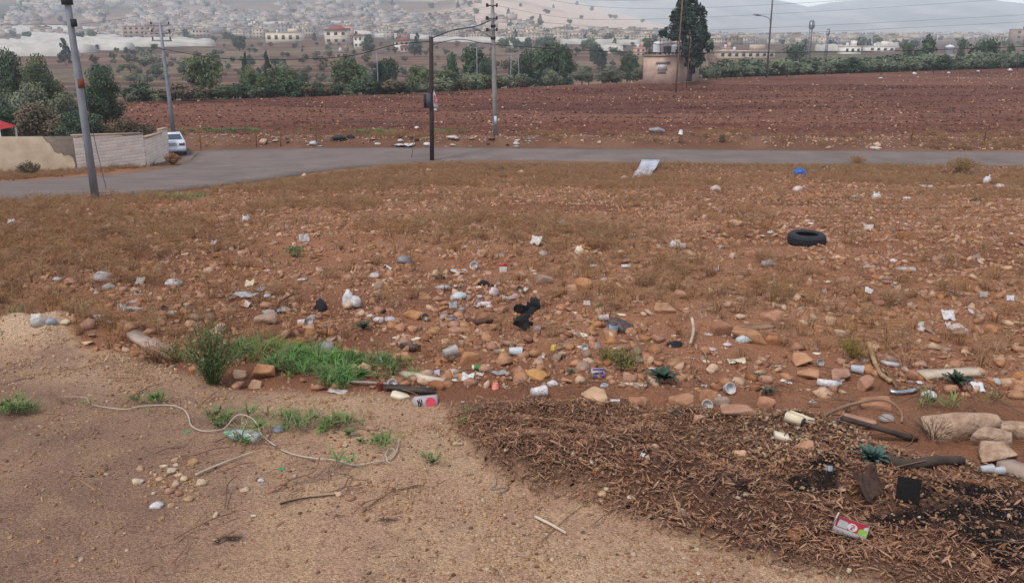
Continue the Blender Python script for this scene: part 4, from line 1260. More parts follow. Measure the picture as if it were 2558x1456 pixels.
# ---- nearer houses in the valley
RT = mat('red_roof_tiles', (134, 70, 60), .85, .15, 2.5, bump=.3)
PANE = mat('window_pane', (60, 58, 62), .3, .2, 3)
CREAM = mat('cream_wall', (202, 186, 166), .9, .06, .5)
WHT = mat('white_wall', (214, 204, 192), .9, .06, .5)
BRN = mat('brown_wall', (146, 124, 112), .9, .08, .5)
PNK = mat('pink_wall', (188, 150, 136), .9, .08, .5)
def house(label, u0, u1, vt, vb, wallm, roof=None, floors=2, bays=4, dep=9, rz=0.0, cat='house', name='house'):
    uc = (u0 + u1) / 2
    b = at(uc, vb)
    k = px2m(b, 1.0)
    w = (u1 - u0) * k; h = (vb - vt) * k * 1.0
    t = thing(name, label, cat, b + Vector((0, dep / 2, 0)), (0, 0, rz))
    ob('wall', MB().box((0, 0, h / 2 - 1), (w, dep, h + 2)).mesh('wall', [wallm]), t)
    for fl in range(floors):
        for by in range(bays):
            x = -w / 2 + w * (by + .5) / bays
            z = h * (fl + .55) / floors
            ww, wh = w / bays * .42, h / floors * .42
            f = ob('window', MB().box((x, -dep / 2 - .02, z), (ww + .25, .12, wh + .25)).mesh('window', [wallm]), t)
            ob('pane', MB().box((x, -dep / 2 - .07, z), (ww, .08, wh)).mesh('pane', [PANE]), f)
    if roof == 'hip':
        m = MB(); e = .6
        m.add([(-w / 2 - e, -dep / 2 - e, h + .004), (w / 2 + e, -dep / 2 - e, h + .004), (w / 2 + e, dep / 2 + e, h + .004), (-w / 2 - e, dep / 2 + e, h + .004), (-w * .12, 0, h + w * .22), (w * .12, 0, h + w * .22)],
              [(0, 1, 5, 4), (1, 2, 5), (2, 3, 4, 5), (3, 0, 4), (3, 2, 1, 0)])
        ob('roof', m.mesh('roof', [RT]), t)
    else:
        rf = ob('roof', MB().box((0, 0, h + .15), (w + .3, dep + .3, .28)).mesh('roof', [wallm]), t)
        ob('stair_head', MB().box((w * .22, 0, h + 1.4), (w * .25, 3, 2.2)).mesh('stair_head', [wallm]), rf)
        ob('roof_tank', MB().lathe([(.6, 0), (.6, 1.2), (.001, 1.4)], 10, c=(-w * .2, -1, h + .3)).mesh('roof_tank', [WHITE], True), rf)
    return t
house('wide cream house with a flat roof and dark arched windows', 664, 753, 84, 107, CREAM, None, 1, 5)
house('cream villa with a red hipped roof beside the round veranda house', 812, 868, 78, 111, CREAM, 'hip', 2, 3)
house('pale stair tower standing behind the red roofed villa', 862, 882, 68, 100, PNK, None, 2, 1, 5)
house('villa with a red hipped veranda roof and pale lower storey', 884, 906, 92, 121, WHT, 'hip', 2, 2, 10)
house('pale house with a red hipped roof near the dark cypress', 986, 1022, 104, 128, WHT, 'hip', 2, 3)
house('low pink roofed annex in front of the pale red roofed house', 1000, 1018, 117, 131, PNK, 'hip', 1, 2, 5)
house('brown unfinished apartment block with dark openings above greenhouses', 308, 393, 68, 97, BRN, None, 3, 6, 12, cat='apartment block', name='apartment_block')
house('brown lower wing beside the unfinished apartment block', 360, 400, 80, 99, BRN, None, 2, 3, 10, cat='apartment block', name='apartment_block')
house('grey ruined stone house below the villas', 838, 872, 132, 147, BLOCK, None, 1, 2, 7)
house('pink house in the valley left of the block building', 1588, 1612, 122, 141, PNK, None, 2, 2, 8)
house('long low beige farm building beyond the green belt', 1796, 1935, 130, 146, mat('farm_wall', (176, 158, 140), .95, .1, .5), None, 1, 8, 8, cat='farm building', name='farm_building')
house('small pale hut with flat roof next to the farm building', 1806, 1830, 122, 135, PNK, None, 1, 1, 5)
house('white flat roofed house by the telecom masts', 2108, 2150, 118, 136, WHT, None, 1, 3, 8)
house('long white shed among trees beyond the green belt', 2170, 2235, 118, 130, WHT, None, 1, 4, 8, cat='shed', name='shed')
house('pale house standing at the edge behind the green belt', 2534, 2580, 76, 112, BRN, None, 3, 3, 10)
house('long blue grey workshop roof among houses on the hillside', 622, 796, 72, 81, mat('workshop_grey', (150, 160, 170), .7, .06, .5), None, 1, 9, 20, cat='workshop', name='workshop')
house('white block with blue sign beside the long workshop', 622, 640, 60, 78, WHT, None, 2, 2, 8)
# white tank tower right
b = at_y(2370, 137, 150); gx = b.x
b = Vector((gx, 150, gz(gx, 150)))
k = px2m(b, 1)
t = thing('tank_tower', 'white domed water tank on a stand behind the green belt', 'water tank', b)
hh = at_y(2370, 137, 150).z - b.z; h2 = at_y(2370, 112, 150).z - b.z
ob('stand', MB().box((0, 0, hh / 2), (1.6, 1.6, hh)).mesh('stand', [CONC]), t)
ob('body', MB().lathe([(12 * k * .7, hh + .004), (10 * k, hh + (h2 - hh) * .7), (11 * k, hh + (h2 - hh) * .74), (10 * k, hh + (h2 - hh) * .85), (.01, h2)], 16).mesh('body', [WHITE], True), t)
# telecom masts
for (u, vt, vb, wd, lab) in ((2026, 51, 116, 13, 'tall telecom mast with a fat antenna head on the plain'), (2069, 72, 130, 8, 'shorter slim telecom mast on the plain')):
    yy = 330.0
    x = (u - CU) / FPX * yy * CS
    b = Vector((x, yy, gz(x, yy)))
    tp = at_y(u, vt, yy); h = tp.z - b.z
    t = thing('telecom_mast', lab, 'mast', b)
    k = px2m(b, wd / 2)
    for an in (0.5, 2.6, 4.7):
        ob('leg', MB().tube([(math.cos(an) * k * .8, math.sin(an) * k * .8, 0), (math.cos(an) * k * .45, math.sin(an) * k * .45, h)], .16, 5).mesh('leg', [GALV]), t)
    for i in range(8):
        z = h * (i + .5) / 8
        ob('brace', MB().tube([(math.cos(a) * k * .65, math.sin(a) * k * .65, z + (.4 if a > 3 else -.4)) for a in (0.5, 2.6, 4.7, 0.5)], .09, 4).mesh('brace', [GALV]), t)
    hd = ob('antenna_head', MB().lathe([(k * .5, h * .76), (k * 1.0, h * .80), (k * 1.05, h * .95), (k * .7, h)], 10).mesh('antenna_head', [mat('antenna_grey', (122, 124, 128), .8, .15, 1)]), t)
    for a in (0, 2.1, 4.2):
        ob('panel', MB().box((math.cos(a) * k * 1.15, math.sin(a) * k * 1.15, h * .87), (.3, .3, h * .14)).mesh('panel', [WHITE]), hd)

# ---- plastic greenhouse tunnels
GH = mat('greenhouse_plastic', (182, 174, 164), .6, .05, .15, col2=(156, 150, 140))
def tunnel(u0, u1, v, label, group, wid=8.0, hgt=3.4):
    a = at(u0, v); b = at((u0 + u1) / 2, v); c = at(u1, v)
    y = b.y
    ax = (u0 - CU) / FPX * (y * CS - (b.z - CZ) * SN); cx_ = (u1 - CU) / FPX * (y * CS - (b.z - CZ) * SN)
    n = max(6, int((cx_ - ax) / 4)); m = 9
    V = []
    for i in range(n + 1):
        x = ax + (cx_ - ax) * i / n
        g0 = gz(x, y) - .3
        s = 1.0 + .12 * math.cos(i * math.pi) * (.5 + .5 * math.sin(i * 1.7))
        for j in range(m):
            an = math.pi * j / (m - 1)
            V.append((x, y - math.cos(an) * wid / 2, g0 + .3 + math.sin(an) * hgt * s))
    F = [(i * m + j, i * m + j + 1, (i + 1) * m + j + 1, (i + 1) * m + j) for i in range(n) for j in range(m - 1)]
    F += [tuple(range(m - 1, -1, -1)), tuple(n * m + j for j in range(m))]
    o = ob('greenhouse', mesh_from('greenhouse', V, F, [GH], True))
    tag(o, label, 'greenhouse', group)
for (u0, u1, v) in [(-60, 190, 141), (-60, 235, 134), (-60, 330, 127), (-60, 535, 120), (30, 528, 114), (60, 470, 109), (84, 390, 104), (96, 300, 99), (100, 240, 95)]:
    tunnel(u0, u1, v, 'long white plastic greenhouse tunnel of the large block below the town', 'greenhouses of the large block below the town')
for (u0, u1, v) in [(-60, 150, 86), (-60, 245, 80), (-60, 246, 76), (40, 240, 72)]:
    tunnel(u0, u1, v, 'white greenhouse tunnel in the upper strip behind the large block', 'greenhouses in the upper strip')
for (u0, u1, v, lab) in [(330, 470, 44, 'thin white greenhouse strip high on the town hillside'), (430, 640, 53, 'long thin greenhouse strip in the hillside town'), (798, 950, 60, 'greenhouse strip above the red roofed villa'), (660, 720, 62, 'short greenhouse strip beside the workshop'), (866, 936, 88, 'greenhouse strip right behind the villa'), (937, 1073, 97, 'greenhouse strip behind the pale red roofed house'),
                        (1080, 1236, 106, 'greenhouse strip between timber pole and power pole'), (1200, 1322, 106, 'greenhouse strip just beyond the power pole'), (1400, 1597, 112, 'long greenhouse strip behind the largest dark tree'), (1253, 1297, 119, 'short low greenhouse strip by the largest dark tree'), (1494, 1554, 134, 'low white greenhouse in front of the lone dark tree'), (1500, 1550, 128, 'low white greenhouse just behind another one by the lone tree'), (2040, 2100, 128, 'white greenhouse between the telecom masts'), (2190, 2240, 120, 'white greenhouse strip left of the dense dark tree')]:
    tunnel(u0, u1, v, lab, None)

# ---- the hillside town: one house, one object
TW = [mat('town_cream', (176, 160, 144), .9, .06, .2, rnd=.2), mat('town_grey', (144, 138, 134), .9, .06, .2, rnd=.2), mat('town_brown', (132, 112, 98), .9, .06, .2, rnd=.14)]
TDARK = mat('town_window', (70, 66, 68), .4, .1, 1)
HM = []
for k in range(9):
    m = MB()
    w, d, h = [(12, 9, 7), (15, 10, 4.2), (10, 10, 9.5), (18, 11, 7), (9, 8, 4), (13, 9, 10), (22, 12, 6.5), (11, 9, 6.5), (14, 12, 8)][k]
    m.box((0, 0, h / 2 - 1.5), (w, d, h + 3), 0)
    m.box((0, 0, h + .2), (w + .5, d + .5, .4), 0)
    m.box((w * .2, 0, h + 1.5), (w * .3, d * .4, 2.4), 0)
    m.box((-w * .25, -1, h + 1.0), (1.6, 1.6, 1.3), 0)
    fl = max(1, int(h / 3.2))
    for f in range(fl):
        nb = int(w / 3.4)
        for j in range(nb):
            m.box((-w / 2 + w * (j + .5) / nb, -d / 2 - .02, (f + .55) * h / fl), (1.5, .12, 1.4), 1)
        m.box((-w / 2 - .02, 0, (f + .55) * h / fl), (.12, 1.8, 1.4), 1)
        m.box((w / 2 + .02, 0, (f + .55) * h / fl), (.12, 1.8, 1.4), 1)
    for c in range(3):
        HM.append(m.mesh('town_house', [TW[c], TDARK]))
cname = ['cream', 'grey', 'brown']; kname = ['two storey', 'low', 'tall', 'wide', 'small', 'tall', 'long', 'compact', 'square']
cnt = 0
hs_ = np.random.default_rng(123)
far_pts = []
tries = 0
while cnt < 1500 and tries < 9000:
    tries += 1
    zone = 0 if hs_.random() < .66 else 1
    if zone == 0:
        u = hs_.uniform(-80, 1330); v = 100 - 94 * hs_.random() ** .9
        if v > 96 and hs_.random() < .7: continue
        if 600 < u and v < 30 and hs_.random() < .5: continue
        if u > 1050 and v < 50 and hs_.random() < .85: continue
        if fbm([u / 60.0], [v / 25.0], 1.0, 5, 2)[0] < -.12: continue
    else:
        u = hs_.uniform(1180, 2620); v = hs_.uniform(86, 104) if hs_.random() < .7 else hs_.uniform(100, 126)
    p = at(u, v)
    if p.y < (620 if zone else 480) or p.y > 3300: continue
    far_pts.append((u, v, p, zone)); cnt += 1
far_pts.sort(key=lambda q: q[2].y)
rest = MB()
for i, (u, v, p, zone) in enumerate(far_pts):
    k = int(hs_.integers(9)); c = int(hs_.choice(3, p=[.5, .3, .2]))
    s = hs_.uniform(.45, .75)
    r = hs_.normal() * .5
    if i < 290:
        o = ob('town_house', HM[k * 3 + c], None, p, (0, 0, r), s)
        zn = 'low on the town hillside' if zone == 0 and v > 70 else 'high on the town hillside' if zone == 0 else 'on the valley plain'
        zn += ' ' + zone_of(u, FARZ)
        tag(o, '%s %s block house %s' % (kname[k], cname[c], zn), 'house', '%s %s houses %s' % (kname[k], cname[c], zn))
    else:
        w, d, h = 6 + 8 * hs_.random(), 7, 3 + 4 * hs_.random()
        rest.box(p + Vector((0, 0, h / 2 - 1)), (w, d, h + 2), c, rz=r)
        rest.box(p + Vector((0, 0, h + .9)), (w * .4, d * .4, 1.8), c, rz=r)
tag(ob('far_town', rest.mesh('far_town', TW)), 'mass of tiny pale houses spread over the far hill and plain', None, None, 'stuff')
# red canopy in the garden
cb = at_y(-6, 335, 55)
t = thing('red_canopy', 'red pitched canopy on white posts behind the ochre wall', 'canopy', Vector((cb.x, 55, gz(cb.x, 55))))
zt = at_y(0, 320, 55).z - t.location.z; zr = at_y(0, 298, 55).z - t.location.z
m = MB(); m.add([(-1.5, -1, zt), (.75, -1, zt), (.75, 1, zt), (-1.5, 1, zt), (-.9, 0, zr), (.1, 0, zr)], [(0, 1, 5, 4), (1, 2, 5), (2, 3, 4, 5), (3, 0, 4)])
ob('roof', m.mesh('roof', [mat('canopy_red', (168, 40, 34), .6, .08, 2)]), t)
for x, y in ((.68, -.9), (.68, .9), (-1.4, -.9), (-1.4, .9)):
    ob('post', MB().box((x, y, zt / 2 - .003), (.09, .09, zt)).mesh('post', [WHITE]), t)
# ================================================================ STONES, LEAVES, WEEDS
HID = bpy.data.collections.new('sources')         # shapes that the scattered ground cover draws on; not in the scene itself
def ico(sub):
    b = bmesh.new(); bmesh.ops.create_icosphere(b, subdivisions=sub, radius=1.0)
    V = np.array([v.co[:] for v in b.verts]); F = [[v.index for v in f.verts] for f in b.faces]
    b.free(); return V, F
_ICO = {s: ico(s) for s in (1, 2, 3, 4)}
def rock_geo(seed, sub, cuts=9, flat=0.6, rough=.05, dr=(.38, .78)):
    r = np.random.default_rng(seed)
    V, F = _ICO[sub]
    V = V.copy()
    for i in range(cuts):
        n = r.normal(size=3); n /= np.linalg.norm(n)
        d = r.uniform(*dr)
        k = V @ n - d
        V = V - np.where(k > 0, k, 0)[:, None] * n[None, :] * .93
    for i in range(5):
        n = r.normal(size=3) * r.uniform(2, 6)
        V = V * (1 + rough * np.sin(V @ n + r.uniform(0, 6)))[:, None]
    V = V * np.array([1, r.uniform(.5, .92), flat * r.uniform(.8, 1.15)])
    V[:, 2] = np.where(V[:, 2] < -.35 * flat, -.35 * flat + (V[:, 2] + .35 * flat) * .2, V[:, 2])
    V /= (V[:, 0].max() - V[:, 0].min())
    return V, F
def hull_rock(seed, npts, flat, sub=0):
    r = np.random.default_rng(seed)
    d = r.normal(size=(npts, 3)); d /= np.linalg.norm(d, axis=1)[:, None]
    p = np.sign(d) * np.abs(d) ** .75 * r.uniform(.8, 1.1, (npts, 1)) * np.array([1, r.uniform(.55, .9), flat * r.uniform(.8, 1.15)])
    b = bmesh.new()
    for q in p: b.verts.new(q)
    o_ = bmesh.ops.convex_hull(b, input=b.verts)
    bmesh.ops.delete(b, geom=[v for v in b.verts if not v.link_faces], context='VERTS')
    if sub:
        bmesh.ops.bevel(b, geom=list(b.edges), offset=.05, segments=1, affect='EDGES', profile=.5)
        bmesh.ops.triangulate(b, faces=b.faces)
        bmesh.ops.subdivide_edges(b, edges=b.edges, cuts=sub, use_grid_fill=True)
        bmesh.ops.triangulate(b, faces=b.faces)
    b.verts.ensure_lookup_table(); b.verts.index_update()
    V = np.array([v.co[:] for v in b.verts]); F = [[v.index for v in f.verts] for f in b.faces]
    b.free()
    V /= (V[:, 0].max() - V[:, 0].min())
    return V, F
ST = {}
def stone_mat(key, c, c2):
    c, c2 = dull(c), dull(c2)
    ST[key] = mat('stone_' + key, c, .9, .12, 2.2, col2=c2, rnd=.10, bump=.5, bscale=9, spec=.15)
stone_mat('ochre', (184, 138, 102), (160, 112, 80))
stone_mat('pinkish', (184, 139, 112), (158, 112, 87))
stone_mat('pale', (204, 170, 140), (182, 144, 114))
stone_mat('grey', (166, 140, 122), (144, 116, 98))
stone_mat('brown', (156, 111, 83), (132, 87, 63))
ST['boulder'] = mat('stone_boulder', (188, 160, 134), .95, .2, 5.0, col2=(138, 108, 88), rnd=.06, bump=1.0, bscale=18, spec=.12, amt=.2)
CK = ['ochre', 'pinkish', 'pale', 'grey', 'brown']; CPW = [.34, .34, .13, .06, .13]
SHP = [('rounded', 9, .66), ('angular', 16, .60), ('flat', 12, .42), ('blocky', 20, .72)]
ROCK = {}
for si, (sn, cu, fl) in enumerate(SHP):
    for vv in range(3):
        for c in CK:
            V, F = hull_rock(100 + si * 10 + vv, [26, 14, 16, 11][si], fl)
            ROCK[(sn, vv, c)] = mesh_from('stone', V, F, [ST[c]])
BIGROCK = {}
def bigrock(seed, c, shp):
    cu, fl = {s[0]: s[1:] for s in SHP}[shp]
    key = (seed, c, shp)
    if key not in BIGROCK:
        V, F = hull_rock(500 + seed, {'rounded': 26, 'angular': 12, 'flat': 14, 'blocky': 11}[shp], fl, 4)
        r = np.random.default_rng(seed)
        n3 = fbm(V[:, 0] * 9 + V[:, 2] * 5, V[:, 1] * 9 - V[:, 2] * 7, 1.0, seed, 3)
        n4 = fbm(V[:, 0] * 3 + V[:, 2] * 2, V[:, 1] * 3 - V[:, 2] * 2.5, 1.0, seed + 3, 4)
        V = V * (1 + .035 * n3 + .09 * n4)[:, None]
        BIGROCK[key] = mesh_from('stone', V, F, [ST[c]], shp == 'rounded')
    return BIGROCK[key]
def scatter(name, label, P3, R3, S3, idx, sources):
    """ground cover: one object, its shapes placed by geometry nodes"""
    c = bpy.data.collections.new(name + '_shapes'); HID.children.link(c)
    for i, me in enumerate(sources):
        o = bpy.data.objects.new('%s_shape_%02d' % (name, i), me); c.objects.link(o)
    me = bpy.data.meshes.new(name)
    n = len(P3)
    me.vertices.add(n); me.vertices.foreach_set('co', np.asarray(P3, np.float32).ravel())
    a = me.attributes.new('rot', 'FLOAT_VECTOR', 'POINT'); a.data.foreach_set('vector', np.asarray(R3, np.float32).ravel())
    a = me.attributes.new('scl', 'FLOAT_VECTOR', 'POINT'); a.data.foreach_set('vector', np.asarray(S3, np.float32).ravel())
    a = me.attributes.new('idx', 'INT', 'POINT'); a.data.foreach_set('value', np.asarray(idx, np.int32))
    o = ob(name, me)
    ng = bpy.data.node_groups.new(name, 'GeometryNodeTree')
    ng.interface.new_socket('Geometry', in_out='INPUT', socket_type='NodeSocketGeometry')
    ng.interface.new_socket('Geometry', in_out='OUTPUT', socket_type='NodeSocketGeometry')
    gi = ng.nodes.new('NodeGroupInput'); go = ng.nodes.new('NodeGroupOutput')
    iop = ng.nodes.new('GeometryNodeInstanceOnPoints')
    ci = ng.nodes.new('GeometryNodeCollectionInfo'); ci.inputs['Collection'].default_value = c
    ci.inputs['Separate Children'].default_value = True; ci.inputs['Reset Children'].default_value = True
    def na(nm, ty):
        q = ng.nodes.new('GeometryNodeInputNamedAttribute'); q.data_type = ty; q.inputs['Name'].default_value = nm; return q
    r = na('rot', 'FLOAT_VECTOR'); s = na('scl', 'FLOAT_VECTOR'); ix = na('idx', 'INT')
    e = ng.nodes.new('FunctionNodeEulerToRotation')
    L = ng.links.new
    L(gi.outputs[0], iop.inputs['Points']); L(ci.outputs[0], iop.inputs['Instance'])
    iop.inputs['Pick Instance'].default_value = True
    L(ix.outputs['Attribute'], iop.inputs['Instance Index'])
    L(r.outputs['Attribute'], e.inputs[0]); L(e.outputs[0], iop.inputs['Rotation'])
    L(s.outputs['Attribute'], iop.inputs['Scale'])
    L(iop.outputs[0], go.inputs[0])
    md = o.modifiers.new('scatter', 'NODES'); md.node_group = ng
    return tag(o, label, None, None, 'stuff')
rn = np.random.default_rng(2024)
def wedge(n, y0, y1, half=.66, pw=2.0):
    """random points of the visible wedge of ground between two distances"""
    q = rn.random(n)
    y = (y0 ** pw + q * (y1 ** pw - y0 ** pw)) ** (1 / pw)
    x = (rn.random(n) * 2 - 1) * (half * y + 1.2)
    return x, y
# --- candidate field stones
def field_stones(n, y0, y1, smin, smax, pw):
    x, y = wedge(n, y0, y1, pw=pw)
    u, v, plat, mul = masks(x, y)
    dens = .42 + 1.1 * fbm(x, y, 2.4, 201, 4) + .25 * sstep(700, 1500, u) + .42 * np.sin((y + .035 * x + .5 * fbm(x, y, 5, 13, 2)) * 2 * math.pi / (1.9)) * sstep(11, 15, y) * sstep(200, 900, u)
    dens = dens * (1 - .45 * sstep(36, 46, y))
    keep = (rn.random(n) < np.clip(dens, .05, 1)) & (plat < .35) & (road_mask(x, y) < .02) & (seg_ok(x, y))
    x, y = x[keep], y[keep]
    s = smin * (smax / smin) ** (rn.random(len(x)) ** 3.4)
    return x, y, s
def seg_ok(x, y):
    return ~inside(x, y, [(-60, 30), (-9, 42), (-8, 60), (-60, 70)]) | (y < 38)
A = [field_stones(17000, 7.2, 12, .036, .17, 2), field_stones(34000, 12, 20, .040, .175, 2), field_stones(46000, 20, 34, .05, .2, 2), field_stones(26000, 34, 53, .075, .26, 2)]
SX = np.concatenate([a[0] for a in A]); SYY = np.concatenate([a[1] for a in A]); SS = np.concatenate([a[2] for a in A])
SZ = HD(SX, SYY) + CZ
dpx = SS * FPX / (SYY * CS - (SZ - CZ) * SN)
su, sv = project(SX, SYY, SZ - CZ)
vis = (su > -20) & (su < 2580) & (sv < 1460)
order = np.argsort(-(dpx * vis))
NAMED = [  # u, v, width px, colour, shape, squash, label
    (664, 806, 68, 'grey', 'flat', 1.5, 'large grey brown boulder with a flat top beside the white cups'),
    (663, 940, 66, 'ochre', 'blocky', 1.2, 'orange wedge shaped stone at the end of the green grass'),
    (599, 940, 44, 'pale', 'rounded', 1.1, 'whitish rounded stone between the green weed and orange stone'),
    (643, 966, 36, 'pale', 'blocky', 1.1, 'yellowish pale stone in front of the orange stone'),
    (1360, 708, 50, 'grey', 'angular', 1.5, 'pyramid shaped grey stone behind the black torn rubber'),
    (1459, 722, 56, 'ochre', 'rounded', 1.1, 'large round ochre stone with a smaller one beside it'),
    (1428, 726, 34, 'ochre', 'rounded', 1.1, 'smaller ochre stone leaning on the large round one'),
    (1800, 836, 62, 'brown', 'angular', 1.5, 'tall brown pointed stone beside the clear crumpled bag'),
    (1779, 928, 36, 'pale', 'rounded', 1.2, 'tan round stone by the looped root'),
    (1703, 1012, 64, 'ochre', 'blocky', .9, 'yellow ochre stone lying flat before the leaf mulch'),
    (1488, 1002, 86, 'pale', 'flat', 1.3, 'long pale stone with a white cup leaning on it'),
    (1592, 1010, 62, 'pinkish', 'angular', 1.4, 'pinkish pointed stone next to the long pale stone'),
    (1774, 998, 52, 'ochre', 'blocky', 1.1, 'ochre stone behind the white ring handled cup'),
    (1803, 1010, 40, 'grey', 'rounded', 1.1, 'grey pale stone beside the white ring handled cup'),
    (1915, 1022, 66, 'pinkish', 'blocky', 1.4, 'blocky pink stone behind the cream foam box'),
    (1846, 1040, 96, 'pinkish', 'flat', .7, 'flat broad pinkish slab stone at the mulch edge'),
    (2163, 972, 66, 'pinkish', 'blocky', .9, 'squared tan stone block in front of white cups'),
    (2002, 910, 60, 'ochre', 'angular', 1.3, 'hollow ochre stone behind the white tile shard'),
    (2018, 942, 64, 'ochre', 'flat', 1.2, 'broad ochre stone beside the white tile shard'),
    (2098, 946, 62, 'pinkish', 'angular', 1.2, 'wedge stone beside the row of white cups'),
    (2183, 1018, 116, 'pinkish', 'blocky', .7, 'long flat topped pink stone under the curved branch'),
    (2148, 1064, 100, 'pinkish', 'flat', .6, 'flat pink stone slab beside the long dark plank'),
    (2395, 1092, 180, 'boulder', 'angular', 1.15, 'biggest pale boulder at the picture edge above the log'),
    (2478, 1060, 52, 'ochre', 'blocky', 1.3, 'ochre stone standing behind the biggest boulder'),
    (2528, 1092, 110, 'boulder', 'flat', 1.1, 'pale boulder beyond the biggest boulder, half out of frame'),
    (2470, 1112, 96, 'boulder', 'blocky', .9, 'blocky boulder wedged under the pale boulders'),
    (2486, 1148, 104, 'boulder', 'angular', 1.0, 'tan lumpy boulder above the clear plastic cups'),
    (2011, 1124, 46, 'ochre', 'blocky', 1.0, 'ochre stone on the mulch left of green rosette'),
    (2105, 1228, 26, 'pale', 'blocky', 1.1, 'small tan stone on the mulch above the juice carton'),
    (1983, 1342, 44, 'brown', 'rounded', 1.3, 'dark brown round stone at the lower mulch edge'),
    (2463, 1416, 44, 'brown', 'blocky', 1.4, 'dark brown blocky stone low in the black ash'),
    (1415, 957, 54, 'ochre', 'flat', .9, 'thin round tan slab stone propped beside white paper'),
    (1093, 972, 40, 'brown', 'rounded', 1.3, 'brown round stone at the end of the dark plank'),
    (1006, 908, 62, 'ochre', 'angular', 1.1, 'tan pointed stone left of the green grass clump end'),
    (1172, 905, 56, 'ochre', 'angular', 1.2, 'tan pointed stone behind the green can'),
    (229, 842, 40, 'grey', 'flat', .9, 'grey flat stone beside the pale gravel heap'),
    (220, 860, 36, 'pale', 'flat', .9, 'pale oval stone before the pale gravel heap'),
    (242, 875, 24, 'pinkish', 'rounded', 1.0, 'small pinkish stone in the dark earth by the heap'),
    (314, 876, 24, 'pale', 'rounded', 1.0, 'small yellowish stone under the broken concrete slab'),
    (1841, 562, 40, 'pale', 'flat', 1.0, 'pale flat stone in the stony field behind the tyre'),
    (1889, 644, 44, 'pinkish', 'rounded', 1.2, 'large round stone in front of the tyre'),
    (1662, 778, 56, 'ochre', 'flat', 1.0, 'long flat tan stone beyond the brown bag'),
    (1870, 852, 90, 'ochre', 'flat', .9, 'long ochre stone by the clear crumpled bag'),
    (1928, 860, 44, 'ochre', 'blocky', 1.1, 'blocky ochre stone at the end of the long one'),
    (2390, 838, 70, 'grey', 'flat', .8, 'flat grey stone near the white rag'),
    (1925, 800, 60, 'pinkish', 'angular', 1.0, 'tan pointed stone by the rusty plank'),
    (2475, 830, 50, 'ochre', 'rounded', 1.0, 'round tan stone in the field near the picture edge'),
    (1062, 745, 40, 'ochre', 'rounded', 1.0, 'tan round stone behind the white bag with two lobes'),
    (1040, 794, 60, 'ochre', 'flat', 1.1, 'large tan stone beside the open tin'),
    (1255, 780, 40, 'ochre', 'angular', 1.1, 'tan stone among the wrappers left of black rubber'),
    (1700, 745, 48, 'pinkish', 'blocky', 1.1, 'pinkish stone in the dark furrow behind brown bag'),
    (1850, 1140, 40, 'pale', 'rounded', .9, 'rounded pale stone on the leaf mulch'),
    (1745, 1052, 40, 'pinkish', 'angular', .9, 'pinkish stone at upper edge of the mulch')]
def put_stone(x, y, z, s, c, shp, vv, label, group=None, sq=1.0, big=None):
    me = big if big is not None else ROCK[(shp, vv, c)]
    o = ob('stone', me, None, (x, y, z + s * .04), (rn.normal() * .18, rn.normal() * .18, rn.random() * 6.28), (s, s, s * sq))
    return tag(o, label, 'stone', group)
for i, (u, v, w, c, shp, sq, lab) in enumerate(NAMED):
    p = at(u, v)
    s = px2m(p, w)
    o = put_stone(p.x, p.y, p.z + s * .10, s, c, shp, 0, lab, None, sq, bigrock(i % 9, c, shp))
    o.rotation_euler = (rn.normal() * .08, rn.normal() * .08, rn.normal() * .35)
LAND = [('the black tyre', 2014, 600), ('the white metal board', 1612, 440), ('the black torn rubber', 1320, 805), ('the white bag with two lobes', 879, 745), ('the green bag', 1018, 575), ('the red and white card', 1257, 670),
        ('the brown bag', 1541, 820), ('the dark thistle', 1657, 945), ('the green grass', 800, 930), ('the grey flat topped boulder', 664, 805), ('the white crumpled paper', 433, 709), ('the pale gravel heap', 103, 838),
        ('the white cup in the weeds', 467, 768), ('the clear bottle in the field', 2265, 674), ('the standing white bag', 2188, 490), ('the big straw bush', 2403, 420), ('the timber pole', 1079, 405), ('the long white beam', 2375, 940),
        ('the yellow cups', 1320, 875), ('the cream foam box', 1990, 1045), ('the biggest boulder', 2395, 1075), ('the white card', 2225, 905), ('the greenish upturned cup', 2298, 812), ('the white scrap pile', 1150, 745), ('the clear crumpled bag', 1856, 846), ('the long concrete kerb', 160, 495), ('the leaning steel pole', 240, 500), ('the pale knotted bag', 615, 548), ('the white glossy scrap', 2368, 796)]
LU = np.array([l[1] for l in LAND]); LV = np.array([l[2] for l in LAND])
nind = 300 - len(NAMED) - 35
used = np.zeros(len(SX), bool)
shp_i = rn.choice(4, len(SX), p=[.22, .38, .24, .16]); col_i = rn.choice(5, len(SX), p=CPW)
clear = np.ones(len(SX), bool)
for (u, v, w, *_r) in NAMED:
    clear &= ~((np.abs(su - u) < w * .6) & (np.abs(sv - v) < w * .45))
k = 0
for j in order:
    if k >= nind: break
    if not (vis[j] and clear[j]): continue
    l = int(np.argmin(np.hypot(su[j] - LU, (sv[j] - LV) * 1.6)))
    du, dv = su[j] - LU[l], sv[j] - LV[l]
    rel = ('well ' if abs(dv) > 45 else 'just ') + ('behind ' if dv < 0 else 'in front of ') if abs(dv) > 12 else 'level with '
    side = '' if abs(du) < 40 else ', right side' if du > 0 else ', left side'
    rel = rel.replace('well ', 'far ')
    lab = '%s %s %s stone %s%s%s' % ('large' if dpx[j] > 40 else 'middling' if dpx[j] > 30 else 'small', CK[col_i[j]], SHP[shp_i[j]][0], rel, LAND[l][0], side)
    put_stone(SX[j], SYY[j], SZ[j] + SS[j] * .1, SS[j], CK[col_i[j]], SHP[shp_i[j]][0], int(rn.integers(3)), lab, 'stones near ' + LAND[l][0])
    used[j] = True; k += 1
m_ = ~used & clear & (su > -400) & (su < 3000)
n_ = int(m_.sum())
SRC = []
